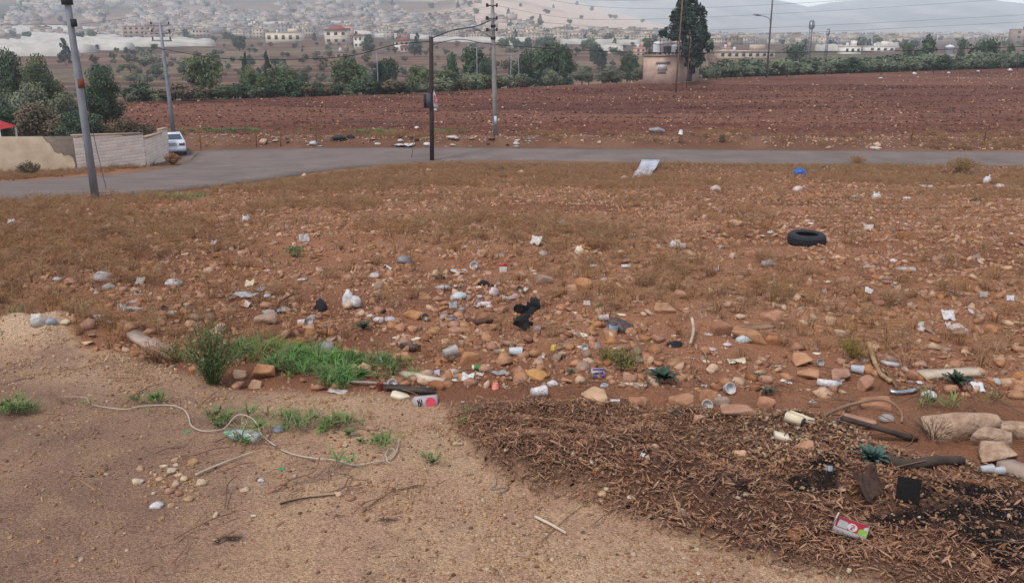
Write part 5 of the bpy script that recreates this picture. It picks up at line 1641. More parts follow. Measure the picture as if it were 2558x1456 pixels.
for c in CK:
    for si, (sn, cu, fl) in enumerate(SHP):
        V, F = hull_rock(300 + si, [16, 11, 12, 10][si], fl)
        SRC.append(mesh_from('rubble', V, F, [ST[c]]))
ss_ = SS[m_]
scatter('field_rubble', 'countless small tan stones strewn over the red field', np.stack([SX[m_], SYY[m_], SZ[m_] + ss_ * .09], 1),
        np.stack([rn.normal(size=n_) * .38, rn.normal(size=n_) * .38, rn.random(n_) * 6.28], 1), np.stack([ss_, ss_, ss_ * rn.uniform(.7, 1.2, n_)], 1), col_i[m_] * 4 + shp_i[m_], SRC)
def strew(n, y0, y1, fn, s0, s1, p=2.2, half=.66, sink=.05, pw=2.0):
    x, y = wedge(n, y0, y1, half, pw)
    u, v, plat, mul = masks(x, y)
    kk = rn.random(n) < fn(x, y, u, v, plat, mul)
    x, y = x[kk], y[kk]
    s = s0 * (s1 / s0) ** (rn.random(len(x)) ** p)
    z = HD(x, y) + CZ
    return x, y, z + s * sink, s
# small chips between the stones of the field
x, y, z, s = strew(110000, 7.2, 26, lambda x, y, u, v, p, m: (p < .4) * np.clip(.45 + fbm(x, y, 1.5, 203, 3), .1, .9), .018, .06)
scatter('field_chips', 'fine stone chips between the stones of the red field', np.stack([x, y, z], 1), np.stack([rn.normal(size=len(x)) * .4, rn.normal(size=len(x)) * .4, rn.random(len(x)) * 6.3], 1), np.stack([s, s, s], 1), rn.choice(20, len(x), p=np.repeat(CPW, 4) / 4), SRC)
# gravel of the tan ground
_unused = [(560, 1010, 260, 35), (900, 1015, 200, 40), (1060, 1080, 120, 60), (100, 838, 110, 36), (330, 890, 170, 30), (450, 1205, 80, 70), (670, 1210, 100, 45), (1250, 1260, 130, 50), (2050, 1420, 260, 60), (2350, 1450, 260, 60), (1700, 1420, 300, 60), (1150, 1190, 90, 60), (250, 940, 260, 50), (1050, 1260, 200, 60)]
GC = [stone_mat('gravel_a', (192, 156, 116), (160, 122, 88)), 0][1]
stone_mat('gravel_b', (176, 136, 102), (146, 104, 76)); stone_mat('gravel_c', (204, 184, 158), (178, 152, 122))
GSRC = []
for c in ('gravel_a', 'gravel_b', 'gravel_c'):
    for si in range(3):
        V, F = rock_geo(340 + si, 1, 5, .65)
        GSRC.append(mesh_from('pebble', V, F, [ST[c]]))
def spread(name, label, x, y, z, s, src, pr=None, tilt=.4, zs=None):
    n = len(x)
    S = np.stack([s, s, s if zs is None else s * zs], 1)
    return scatter(name, label, np.stack([x, y, z], 1), np.stack([rn.normal(size=n) * tilt, rn.normal(size=n) * tilt, rn.random(n) * 6.283], 1), S, rn.choice(len(src), n, p=pr), src)
x, y, z, s = strew(300000, 3.2, 12, lambda x, y, u, v, p, m: (p > .4) * (m < .4) * np.clip(.06 + .9 * ell(u, v, GRV) * sstep(-.2, .15, fbm(x, y, .45, 209, 3)) + .4 * fbm(x, y, .5, 205, 3), 0.02, .95) * (1 - .4 * (u < 900) * (v > 1250)), .008, .042, 3.0)
spread('gravel', 'fine tan gravel over the made up ground in the foreground', x, y, z, s, GSRC, [.18, .18, .14, .14, .12, .12, .05, .04, .03])
x, y, z, s = strew(100000, 3.2, 11, lambda x, y, u, v, p, m: (m > .35) * np.clip(.03 + .9 * sstep(1650, 2000, u) * (1 - sstep(1130, 1230, v)) + .35 * fbm(x, y, .6, 206, 3), 0.02, .9), .012, .05, 2.2)
spread('mulch_pebbles', 'pale pebbles mixed into the leaf mulch', x, y, z + .015, s, GSRC, [.1, .1, .1, .1, .1, .1, .14, .13, .13])
stone_mat('clod', (122, 92, 74), (92, 68, 56))
CSRC = [mesh_from('clod', *rock_geo(360 + si, 1, 4, .6), [ST['clod']]) for si in range(3)]
x, y, z, s = strew(60000, 3.2, 12, lambda x, y, u, v, p, m: (p > .4) * (m < .4) * np.clip(.25 + fbm(x, y, .6, 215, 3) * 1.9, .03, .9) * (1 - .6 * ell(u, v, GRV)), .008, .035, 2.6)
spread('soil_clods', 'small dark crumbs of earth on the tan ground', x, y, z, s, CSRC)
x, y, z, s = strew(90000, 3.2, 11, lambda x, y, u, v, p, m: .9 * sstep(.1, .6, m), .006, .04, 2.6)
spread('mulch_crumbs', 'brown crumbs of earth mixed through the leaf mulch', x, y, z + .012, s, CSRC + GSRC[3:6], None, .6)
x, y, z, s = strew(120000, 3.2, 9, lambda x, y, u, v, p, m: (m > .3) * np.clip(ell(u, v, ASH) * 1.2 + .5 * fbm(x, y, .2, 243, 3), 0, .9), .008, .05, 2.4)
stone_mat('char', (40, 34, 32), (24, 20, 20))
spread('ash_crumbs', 'black charred crumbs burnt into the leaf mulch', x, y, z, s, [mesh_from('crumb', *rock_geo(390 + si, 1, 7, .7), [ST['char']]) for si in range(3)], None, .6)
# single pale pebbles on the tan ground
PEB = [(430, 1180), (452, 1190), (438, 1212), (415, 1218), (462, 1196), (421, 1232), (447, 1236), (410, 1206), (398, 1200), (482, 1158), (512, 1134), (353, 1173), (436, 1150), (441, 1165), (500, 1212), (472, 1250), (432, 1265), (541, 1288), (345, 1205), (408, 1166), (728, 1222), (676, 1228), (640, 1200), (612, 1226), (707, 1212), (845, 1238), (880, 1246), (902, 1258), (890, 1212), (848, 1116), (862, 1115), (1140, 1112), (1698, 1282), (1712, 1290), (1577, 1245), (1619, 1148), (1633, 1120), (1492, 1176), (1508, 1240), (1612, 1155), (1850, 1290), (1595, 1206), (1690, 1262)]
for i, (u, v) in enumerate(PEB):
    p = at(u, v)
    s = px2m(p, rn.uniform(16, 30))
    c = ['pale', 'gravel_c', 'gravel_a', 'pinkish'][int(rn.integers(4))]
    shp = SHP[int(rn.integers(4))][0]
    o = ob('pebble', ROCK[(shp, i % 3, c)] if (shp, i % 3, c) in ROCK else ROCK.setdefault((shp, i % 3, c), mesh_from('stone', *rock_geo(100 + [q[0] for q in SHP].index(shp) * 10 + i % 3, 2, 12, .6), [ST[c]])), None, (p.x, p.y, p.z + s * .12), (rn.normal() * .2, rn.normal() * .2, rn.random() * 6.3), (s, s, s))
    where = 'in the pebble cluster below the rope' if u < 520 else 'in the second pebble cluster below the rope' if u < 760 else 'on the tan ground under the rope' if u < 1200 else 'lying on the leaf mulch'
    cc = {'pale': 'pale tan', 'gravel_c': 'whitish', 'gravel_a': 'yellowish', 'pinkish': 'pinkish'}[c]
    tag(o, '%s %s pebble %s' % (cc, shp, where), 'pebble', cc + ' pebbles ' + where)
# pale specks of stone over the ploughed field and verge
x, y = wedge(30000, 66, 150, .66)
kk = (y < field_edge(x) - .5) & (rn.random(30000) < np.clip(.35 + 1.2 * fbm(x, y, 9, 207, 3) + .35 * (1 - sstep(68, 84, y)), .05, 1))
x, y = x[kk], y[kk]; s = .07 * (5.0 ** (rn.random(len(x)) ** 3.2)); z = HD(x, y) + CZ + s * .1
spread('field_specks', 'pale stones scattered over the ploughed red field', x, y, z, s, [SRC[i] for i in (0, 1, 4, 5, 8, 9)], [.05, .05, .25, .25, .2, .2])
stone_mat('red_clod', (106, 64, 50), (86, 50, 40))
RSRC = [mesh_from('clod', *rock_geo(380 + si, 1, 6, .6), [ST['red_clod']]) for si in range(3)]
x, y = wedge(26000, 67, 118, .66)
kk = (y < field_edge(x) - .5)
x, y = x[kk], y[kk]; s = .10 * (3.0 ** (rn.random(len(x)) ** 2.0)); z = HD(x, y) + CZ
spread('field_clods', 'dark red clods turned up over the ploughed field', x, y, z, s, RSRC)
x, y = wedge(7000, 26, 63.5, .66, 1.0)
d_ = seg_dist(x, y, ROAD_POLY)
kk = (d_ < .55 * rn.random(7000) ** 1.5) & seg_ok(x, y)
x, y = x[kk], y[kk]; s = .04 * (4.5 ** (rn.random(len(x)) ** 2.5)); z = P(y) + CZ + .05
spread('road_grit', 'stones and soil spilt along the crumbling road edge', x, y, z, s, [SRC[i] for i in (0, 1, 4, 5, 16, 17)])
x, y = wedge(5200, 61.9, 67.5, .66)
kk = road_mask(x, y) < .3
x, y = x[kk], y[kk]; s = .07 * (4.5 ** (rn.random(len(x)) ** 2.2)); z = HD(x, y) + CZ + s * .1
spread('verge_rubble', 'broken stones and litter crumbs along the far road verge', x, y, z, s, [SRC[i] for i in (0, 1, 4, 5, 8, 9, 13)])
# --- dead leaves
def mat2(n, c, *a, **k):
    k['col2'] = dull(k['col2'], .9); return mat(n, dull(c, .9), *a, **k)
LEAFM = [mat2('dead_leaf_a', (190, 146, 112), .8, .2, 9, col2=(150, 108, 82), rnd=.22), mat2('dead_leaf_b', (160, 114, 88), .85, .2, 9, col2=(122, 82, 62), rnd=.2), mat2('dead_leaf_c', (170, 138, 108), .8, .1, 9, col2=(140, 106, 80), rnd=.15), mat2('dead_leaf_d', (150, 96, 56), .8, .1, 9, col2=(116, 68, 38), rnd=.15)]
LSRC = []
for mi_ in range(4):
    for q in range(2):
        n = 4; V = []; F = []
        for i in range(n + 1):
            t = i / n; w = .075 * math.sin(math.pi * (t * .94 + .03)) ** .8
            zc = .05 * math.sin(t * math.pi) * (1 if q else -.4)
            V += [(t - .5, -w, zc + .05), (t - .5, 0, zc), (t - .5, w, zc + .05)]
        for i in range(n):
            a = i * 3
            F += [(a, a + 3, a + 4, a + 1), (a + 1, a + 4, a + 5, a + 2)]
        LSRC.append(mesh_from('leaf', V, F, [LEAFM[mi_]], True))
x, y, z, s = strew(420000, 3.2, 11.5, lambda x, y, u, v, p, m: np.where(m > .45, np.clip(.8 + fbm(x, y, .7, 208, 3), .15, 1), .40 * sstep(.0, .25, m)) * (1 - .985 * np.clip(ell(u, v, ASH) * 1.25 + .9 * fbm(x, y, .2, 241, 3), 0, 1)) * (1 - .85 * sstep(1650, 2000, u) * (1 - sstep(1120, 1200, v))), .022, .085, 1.6)
n = len(x)
scatter('dead_leaves', 'thick mulch of fallen narrow brown leaves', np.stack([x, y, z + .01 + .03 * rn.random(n)], 1), np.stack([rn.normal(size=n) * .26, rn.normal(size=n) * .28, rn.random(n) * 6.283], 1), np.stack([s, s * rn.uniform(.6, 1.4, n), s], 1), rn.choice(8, n, p=[.22, .22, .21, .21, .03, .03, .04, .04]), LSRC)
x, y, z, s = strew(9000, 3.2, 12, lambda x, y, u, v, p, m: (p > .4) * (m < .3) * .6, .03, .08, 1.4)
spread('straw_bits', 'bits of straw and dry twig on the tan ground', x, y, z + .004, s, LSRC, [.15, .15, .3, .3, .05, .05, 0, 0], tilt=.1, zs=.4)
TW_ = []
for q in range(3):
    r_ = np.random.default_rng(70 + q)
    TW_.append(MB().tube(smooth_path([(-.5, 0, 0), (-.15, r_.normal() * .06, .05), (.2, r_.normal() * .08, .02), (.5, r_.normal() * .1, .06)], 3), [.012] * 10, 4).mesh('twig', [mat('twig_brown', (128, 96, 74), .9, .2, 5, col2=(96, 70, 56), rnd=.2)]))
x, y, z, s = strew(9000, 4, 14, lambda x, y, u, v, p, m: np.clip(.06 + .9 * sstep(1050, 1500, u) * sstep(880, 960, v) * (1 - sstep(1120, 1220, v)) + .22 * m + .6 * ell(u, v, [(700, 1200, 220, 60), (900, 1240, 200, 40), (640, 1120, 200, 40)]), 0, 1) * .8, .10, .45, 1.8)
spread('twig_litter', 'dry twigs and stalks strewn about the mulch and tan ground', x, y, z + .012, s, TW_, None, .12)
# --- dry weeds of the field
DRYM = mat2('dry_weed', (180, 134, 94), .9, .2, 3, col2=(140, 100, 70), rnd=.2)
DRYM2 = mat2('dry_weed_pale', (176, 140, 98), .9, .2, 3, col2=(140, 104, 70), rnd=.15)
GRNM = mat('grass_green', (104, 142, 66), .75, .2, 3, col2=(74, 112, 52), rnd=.25)
GRNM2 = mat('grass_dull', (120, 126, 76), .8, .2, 3, col2=(92, 102, 62), rnd=.2)
def tuft(seed, n, h, spread_, w, m, curl=.35, branch=0):
    r = np.random.default_rng(seed)
    V = []; F = []
    for i in range(n):
        a = r.random() * 6.283; b = np.array([math.cos(a), math.sin(a), 0]) * spread_ * .35 * r.random()
        lean = np.array([math.cos(a), math.sin(a), 0]) * spread_ * r.uniform(.2, 1.0)
        hh = h * r.uniform(.5, 1.1); sd = np.array([-math.sin(a + r.normal()), math.cos(a), 0]) * w / 2
        p0 = b; p1 = b + lean * .4 + np.array([0, 0, hh * .6]); p2 = b + lean * (1 + curl) + np.array([0, 0, hh * (1 - curl * .5)])
        k = len(V)
        V += [p0 - sd, p0 + sd, p1 + sd * .8, p1 - sd * .8, p2 + sd * .25, p2 - sd * .25]
        F += [(k, k + 1, k + 2, k + 3), (k + 3, k + 2, k + 4, k + 5)]
        for _ in range(branch):
            t = r.uniform(.35, 1); q = p1 + (p2 - p1) * t; d = r.normal(size=3) * .35 * h; d[2] = abs(d[2]) * .6
            k = len(V); s2 = r.normal(size=3); s2 = s2 / np.linalg.norm(s2) * w * .4
            V += [q - s2, q + s2, q + d + s2 * .4, q + d - s2 * .4]; F += [(k, k + 1, k + 2, k + 3)]
    return mesh_from('tuft', V, F, [m])
WSRC = [tuft(i, 26, .22, .16, .006, DRYM, .4, 2) for i in range(3)] + [tuft(10 + i, 18, .30, .12, .005, DRYM2, .3, 3) for i in range(2)]
x, y, z, s = strew(60000, 8, 54, lambda x, y, u, v, p, m: (p < .3) * (road_mask(x, y) < .05) * (np.hypot(u - 2014, (v - 605) * 2.2) > 75) * np.clip(.05 + 1.5 * fbm(x, y * .8, 4.5, 43, 4) + .55 * sstep(30, 42, y) + .35 * (1 - sstep(500, 1300, u)) + .10 * (y < 20), .08, .95), .5, 1.3, 1.2, sink=-.02, pw=1.6)
spread('dry_weeds', 'dry brown wispy weeds covering much of the field', x, y, z, s, WSRC, [.22, .22, .22, .17, .17], tilt=.08)
x, y = wedge(3000, 61.9, 68.5, .66)
kk = (road_mask(x, y) < .1) & (rn.random(3000) < np.clip(.4 + fbm(x, y, 3, 211, 3) * 2, 0, 1))
x, y = x[kk], y[kk]
spread('verge_weeds', 'dry weeds along the far verge and fence', x, y, HD(x, y) + CZ, 1.2 + rn.random(len(x)) * 1.2, WSRC, None, .1)
# --- green grass
GL = [(690, 893, 90, 18), (790, 915, 120, 28), (885, 938, 70, 34), (640, 882, 50, 16), (850, 962, 70, 16), (960, 930, 30, 25)]
GSM = [(560, 1062, 40, 10), (690, 1068, 110, 22), (845, 1078, 55, 24), (600, 1105, 50, 14), (875, 1105, 40, 16), (950, 1128, 30, 18), (862, 1168, 45, 15), (1085, 1158, 36, 14), (250, 1025, 60, 14), (60, 1038, 90, 16), (380, 1014, 50, 8), (378, 1046, 18, 10), (2350, 1018, 90, 16), (2480, 1000, 60, 14), (450, 497, 60, 8), (1000, 940, 40, 30), (20, 830, 40, 14), (1150, 1070, 40, 14), (760, 1105, 60, 10)]
GT = [tuft(30 + i, 20, [.11, .07, .10][i], .12, .008, [GRNM, GRNM, GRNM2][i], .5) for i in range(3)]
GT2 = [tuft(40 + i, 14, .06, .09, .007, [GRNM, GRNM2, GRNM2][i], .4) for i in range(3)]
x, y, z, s = strew(24000, 5.2, 10, lambda x, y, u, v, p, m: ell(u, v, GL) * np.clip(.85 + 2.0 * fbm(x, y, .28, 251, 3), .12, 1), .55, 1.4, 1)
spread('green_grass', 'lush green grass clump at the edge of the tan ground', x, y, z - .02, s, GT, None, .12)
x, y, z, s = strew(60000, 3.6, 11, lambda x, y, u, v, p, m: .6 * ell(u, v, GSM) * (.35 + fbm(x, y, .3, 231, 2) * 2.2).clip(.05, 1), .6, 1.5, 1)
x2, y2, z2, s2 = strew(30000, 20, 40, lambda x, y, u, v, p, m: .6 * ell(u, v, GSM), .6, 1.5, 1)
x, y, z, s = [np.concatenate(q) for q in ((x, x2), (y, y2), (z, z2), (s, s2))]
spread('low_grass', 'low patches of green weeds on the tan ground', x, y, z - .01, s * (1 + .8 * (y > 20)), GT2, [.3, .35, .35], .15)
GF = [(832, 316, 32, 9), (700, 320, 130, 6), (930, 330, 60, 6), (1120, 328, 45, 6), (640, 367, 100, 4), (1060, 356, 45, 5), (560, 325, 120, 6)]
xx, yy = wedge(9000, 62, 72, .5)
uf, vf = project(xx, yy, HD(xx, yy))
kk = (rn.random(9000) < ell(uf, vf, GF)) & (road_mask(xx, yy) < .1)
xx, yy = xx[kk], yy[kk]
spread('verge_grass', 'green grass growing along the bank beyond the road', xx, yy, HD(xx, yy) + CZ - .02, 1.6 + 1.4 * rn.random(len(xx)), GT, None, .1)
# --- single plants
def weed_bush(u, v, wpx, hpx, label, stemm, leafm, ns=60, name='weed_bush', lsz=.012, cat='plant', nl=26, droop=.0):
    b = at(u, v); k = px2m(b, 1.0); w, h = wpx * k / 2, hpx * k
    t = thing(name, label, cat, b)
    g = MB(); LV_ = []; 
    for i in range(ns):
        a = rn.random() * 6.283; r = rn.random() ** .6
        e = np.array([math.cos(a) * w * r, math.sin(a) * w * r, h * (1.05 - .45 * r * r) * rn.uniform(.7, 1)])
        b0 = np.array([math.cos(a), math.sin(a), 0]) * w * .15 * rn.random()
        m_ = b0 + (e - b0) * .5 + np.array([0, 0, h * .10])
        P4 = smooth_path([b0, m_, e], 3)
        g.tube(P4, [.004, .0035, .003, .0028, .0024, .002, .0015], 3, caps=False)
        for q in range(nl):
            tt = rn.uniform(.25, 1) * (len(P4) - 1.01); i0 = int(tt)
            p = P4[i0] + (P4[i0 + 1] - P4[i0]) * (tt - i0)
            LV_.append(p + rn.normal(size=3) * (.02 + .03 * w))
    ob('stem', g.mesh('stem', [stemm]), t)
    C = [(p[0], p[1], p[2], .012, .012, .012) for p in LV_]
    V, F = leaf_cloud(rn, C, len(C), lsz, .4)
    ob('foliage', mesh_from('foliage', V, F, [leafm]), t)
    return t
SG = mat('stem_green', (84, 96, 52), .8, .2, 5)
LG = mat('leaf_weed', (112, 122, 76), .8, .3, 4, col2=(72, 90, 54), rnd=.1)
LY = mat('leaf_yellow', (150, 132, 72), .8, .3, 4, col2=(112, 100, 56), rnd=.1)
weed_bush(532, 960, 185, 170, 'feathery green weed bush beside the whitish stone', SG, LG, 90, nl=30, lsz=.013)
weed_bush(440, 905, 70, 55, 'sparse yellowing weed leaning left of the green weed bush', SG, LY, 30, lsz=.010)
weed_bush(1560, 925, 100, 62, 'fine yellow green weed behind the purple and white packet', SG, LY, 70, lsz=.010)
weed_bush(1520, 905, 60, 36, 'small dull weed beside the fine yellow green weed', SG, LY, 30, lsz=.010)
weed_bush(2130, 895, 90, 55, 'straw coloured wispy weed behind the curled palm strip', DRYM2, LY, 50, lsz=.009)
weed_bush(737, 640, 60, 24, 'dull green tuft in the field before the knotted bag', SG, LG, 40, lsz=.02, nl=14)
weed_bush(2403, 432, 86, 40, 'big rounded straw coloured bush by the road edge', DRYM2, DRYM2, 150, lsz=.03, nl=30)
weed_bush(2140, 412, 60, 24, 'straw bush at the near edge of the road', DRYM2, DRYM, 90, lsz=.03, nl=20)
weed_bush(433, 412, 46, 30, 'dry brown weeds at the corner foot of the stone wall', DRYM, DRYM, 110, lsz=.05, nl=20)
weed_bush(75, 440, 66, 36, 'withered dark bush against the ochre rendered wall', DRYM, LM['dry'], 90, lsz=.05, nl=18)
weed_bush(800, 480, 60, 60, 'pale bare wispy weed standing near the roadside rubble', DRYM2, DRYM2, 26, lsz=.015, nl=6)
weed_bush(2330, 1095, 190, 60, 'dry grey brush in front of the biggest boulder', mat('brush_grey', (104, 88, 74), .9, .2, 4), DRYM, 70, lsz=.008, nl=5)
def rosette(u, v, wpx, label, c1, c2, n=22, rise=.8, jag=True):
    b = at(u, v); w = px2m(b, wpx) / 2
    t = thing('rosette_plant', label, 'plant', b, (0, 0, rn.random()))
    m_ = mat('rosette_%d_%d' % c1[:2], c1, .7, .2, 6, col2=c2, rnd=.15)
    ns = 7; V = []; F = []
    for i in range(ns + 1):
        s = i / ns
        ww = .17 * math.sin(math.pi * min(1, s * .85 + .12)) * (1 + (.28 * (-1) ** i if jag else 0))
        zc = .75 * s - .55 * s * s
        V += [(s, -ww, zc + ww * .45), (s, 0, zc), (s, ww, zc + ww * .45)]
    for i in range(ns):
        a = 3 * i; F += [(a, a + 3, a + 4, a + 1), (a + 1, a + 4, a + 5, a + 2)]
    me = mesh_from('leaf', V, F, [m_], True)
    for i in range(n):
        q = i / n
        ob('leaf', me, t, (0, 0, .01), (rn.normal() * .15, -(.05 + rise * (1 - q) ** 1.0 * rn.uniform(.6, 1.1)), i * 2.4 + rn.normal() * .2), w * rn.uniform(.75, 1.1) * (.65 + .35 * q))
    return t
rosette(1657, 955, 108, 'dark green thistle rosette in the red soil', (64, 80, 62), (42, 58, 46), 26)
rosette(2177, 1158, 122, 'blue green broad leaved rosette above the dark log', (72, 96, 84), (50, 72, 64), 26, 1.1, False)
rosette(2386, 962, 96, 'dark green plant growing against the long white beam', (58, 74, 56), (40, 54, 42), 22, 1.0)
rosette(908, 824, 62, 'dark green tufted plant beside the pale bags', (62, 78, 58), (44, 58, 44), 20, .9)
rosette(1895, 948, 56, 'grey green thistle left of the white tile shard', (84, 92, 70), (62, 72, 56), 18)
rosette(1915, 985, 58, 'dull grey green plant among roots by the squared stones', (84, 88, 74), (62, 68, 56), 16)
rosette(1130, 905, 30, 'small grey green plant near the grey crumpled cup', (80, 92, 70), (60, 72, 54), 14)
rosette(1425, 935, 40, 'thin green plant by the pink plastic lid', (80, 92, 66), (60, 72, 50), 14)
rosette(1690, 1045, 40, 'small grey green plant at the upper edge of mulch', (80, 88, 70), (60, 70, 54), 14)
for i, (u, v, w) in enumerate([(860, 935, 60), (905, 945, 66), (835, 915, 50), (930, 925, 50), (880, 920, 50)]):
    rosette(u, v, w, ['broad leaved green weed in the middle of the lush grass', 'largest broad leaved weed at the grass clump end', 'small broad leaved weed among the lush grass', 'broad leaved weed at the outer tip of the grass', 'broad leaved weed deep in the lush grass'][i], (58, 98, 46), (36, 70, 34), 18, 1.0, False)
for i, (u, v, w, lab) in enumerate([(545, 1068, 46, 'broad leaved green weed left of the clear bottle'), (805, 1078, 40, 'yellow green weed by the grey knotted bag'), (870, 1090, 50, 'leafy green weed at the end of the weed patch'), (835, 1066, 36, 'small leafy weed behind the rope'), (900, 1108, 40, 'grey green weed hanging over the tan ground'), (1080, 1160, 40, 'flat green weed alone on the tan ground')]):
    rosette(u, v, w, lab, (88, 112, 58), (62, 86, 44), 14, .9, False)
# ================================================================ LITTER
rl = np.random.default_rng(77)
def plastic(name, c, alpha=1.0, rough=.35, c2=None):
    return mat(name, c, rough, .06, 6, col2=c2, spec=.5, alpha=alpha, bump=.25, bscale=14)
PL = {'white': plastic('plastic_white', (204, 201, 200), 1, .45, (168, 156, 148)), 'dirty': plastic('plastic_dirty', (190, 176, 166), 1, .5, (160, 142, 130)),
      'clear': plastic('plastic_clear', (196, 196, 198), .55, .25), 'greyclear': plastic('plastic_grey_clear', (170, 164, 158), .6, .3), 'bluegrey': plastic('plastic_blue_grey', (142, 144, 150), .8, .35),
      'black': plastic('plastic_black', (30, 28, 30), 1, .6), 'brownbag': plastic('plastic_brown', (82, 62, 54), 1, .5, (62, 46, 42)), 'yellow': plastic('plastic_yellow', (214, 176, 40), 1, .4),
      'green': plastic('plastic_green', (44, 140, 78), 1, .4), 'greenbag': plastic('green_bag', (84, 176, 126), 1, .4), 'blue': plastic('plastic_blue', (30, 92, 172), 1, .4, (22, 70, 140)),
      'pink': plastic('plastic_pink', (206, 112, 100), 1, .4), 'red': plastic('plastic_red', (168, 36, 40), 1, .45), 'redcup': plastic('plastic_red_dull', (138, 62, 62), .9, .5),
      'cream': mat('cream_board', (212, 198, 170), .85, .05, 4, col2=(196, 178, 150)), 'paper': mat('white_paper', (200, 193, 186), .9, .05, 5, col2=(166, 150, 138)),
      'foil': mat('foil', (186, 186, 190), .3, .1, 14, col2=(104, 98, 96), metal=.7, bump=.5, bscale=20), 'tin': mat('tin', (150, 138, 124), .45, .15, 8, metal=.5, col2=(112, 90, 74)),
      'rag': mat('black_rag', (36, 34, 36), .85, .2, 8, bump=.5, bscale=24), 'brownrag': mat('brown_rag', (62, 46, 40), .95, .2, 8, bump=.5), 'wood': mat('old_wood', (146, 116, 90), .9, .2, 5, col2=(112, 86, 66), bump=.4),
      'darkwood': mat('dark_wood', (78, 64, 54), .9, .2, 5, col2=(56, 44, 38), bump=.4), 'palewood': mat('pale_wood', (196, 178, 156), .9, .08, 5, col2=(168, 148, 126), bump=.3), 'tile': mat('cream_tile', (208, 192, 168), .7, .05, 3),
      'whitetile': mat('white_tile', (202, 200, 202), .5, .05, 3), 'foam': mat('cream_foam', (206, 190, 160), .9, .06, 6), 'char': mat('charred', (34, 28, 26), .95, .25, 9, col2=(20, 18, 18), bump=.8, bscale=30),
      'bark': mat('loose_bark', (84, 62, 50), .95, .2, 7, col2=(58, 42, 36), bump=.6), 'lightblue': plastic('light_blue_film', (184, 188, 188), .9, .35), 'pinkwhite': plastic('pink_white_film', (204, 184, 182), .9, .4),
      'greenwhite': mat('green_white_tile', (176, 188, 172), .6, .06, 4), 'purple': mat('packet_purple', (88, 66, 128), .5, .1, 6), 'slab': mat('broken_concrete', (172, 150, 134), .95, .12, 4, col2=(142, 120, 106), bump=.5), 'chrome': mat('chrome', (176, 178, 184), .22, .05, 4, metal=.9),
      'straw': mat('straw_strip', (174, 140, 104), .85, .12, 9, col2=(140, 106, 76)), 'rope': mat('rope_white', (178, 166, 150), .8, .08, 9), 'ropegrey': mat('cord_grey', (140, 126, 112), .85, .1, 9), 'ochrerag': mat('ochre_rag', (176, 130, 78), .9, .15, 6)}
def n3(V, s, seed):
    return fbm(V[:, 0] * s + V[:, 2] * s * .7, V[:, 1] * s - V[:, 2] * s * .6, 1.0, seed, 3)
def g_bag(seed, ears=0, flat=.62):
    V, F = _ICO[3]; V = V.copy()
    V = V * (1 + .42 * n3(V, 2.2, seed) + .22 * np.abs(n3(V, 5, seed + 9)) - .12)[:, None]
    V *= np.array([.5, .36, .5 * flat])
    V[:, 2] = np.maximum(V[:, 2], -.16 + .02 * V[:, 0])
    V[:, 2] += .16
    m = MB().add(V, F)
    for i in range(ears):
        sx = (-1) ** i * (.16 + .1 * (i > 1))
        pts = smooth_path([(sx, 0, .30 * flat + .12), (sx * 1.5, .03, .50 * flat + .22), (sx * 2.0, 0, .40 * flat + .22)], 3)
        m.tube(pts, [.10, .09, .075, .07, .05, .04, .015], 7)
    return m
def g_two(seed):
    m = g_bag(seed, 0, 1.35); V = m.V[0]; V *= np.array([.62, .8, 1.0]); V[:, 0] -= .18
    V2, F2 = _ICO[3]; V2 = V2.copy(); V2 = V2 * (1 + .35 * n3(V2, 2, seed + 4))[:, None] * np.array([.27, .26, .34]); V2[:, 2] = np.maximum(V2[:, 2], -.2) + .22; V2[:, 0] += .24
    m.add(V2, F2)
    return m
def g_wad(seed, flat=.6):
    V, F = _ICO[2]; V = V.copy()
    V = V * (1 + .9 * n3(V, 2.6, seed))[:, None] * np.array([.5, .42, .5 * flat])
    V[:, 2] = np.maximum(V[:, 2], -.14) + .14
    return MB().add(V, F)
def g_sheet(seed, d=.7, amp=.16, tilt=0.0, th=.012, rag=.12):
    nx, ny = 12, 9
    r = np.random.default_rng(seed)
    X, Y = np.meshgrid(np.linspace(-.5, .5, nx), np.linspace(-.5 * d, .5 * d, ny))
    ex = fbm(Y.ravel() * 3, X.ravel() * 2, 1.0, seed, 2) * rag
    x = X.ravel() * (1 + ex * 2); y = Y.ravel() * (1 + fbm(X.ravel() * 3, Y.ravel(), 1.0, seed + 3, 2) * rag * 2)
    z = amp * (fbm(x * 3, y * 3, 1.0, seed + 5, 3) + .5 * np.abs(fbm(x * 7, y * 7, 1.0, seed + 6, 2))) + amp * .55
    y2 = y * math.cos(tilt); z = z + (y + .5 * d) * math.sin(tilt)
    V = np.stack([x, y2, np.maximum(z, .004)], 1); n = len(V)
    V = np.concatenate([V, V - np.array([0, 0, th])])
    F = []
    for j in range(ny - 1):
        for i in range(nx - 1):
            a = j * nx + i
            F.append((a, a + 1, a + nx + 1, a + nx)); F.append((n + a, n + a + nx, n + a + nx + 1, n + a + 1))
    rim = [i for i in range(nx)] + [j * nx + nx - 1 for j in range(1, ny)] + [(ny - 1) * nx + i for i in range(nx - 2, -1, -1)] + [j * nx for j in range(ny - 2, 0, -1)]
    for k in range(len(rim)):
        a, b = rim[k], rim[(k + 1) % len(rim)]
        F.append((a, n + a, n + b, b))
    return MB().add(V, F)
def lie(V, r):      # lay a shape standing on z=0 along x, resting on the ground
    V = np.asarray(V)
    return np.stack([V[:, 2], V[:, 1], V[:, 0] + r], 1)
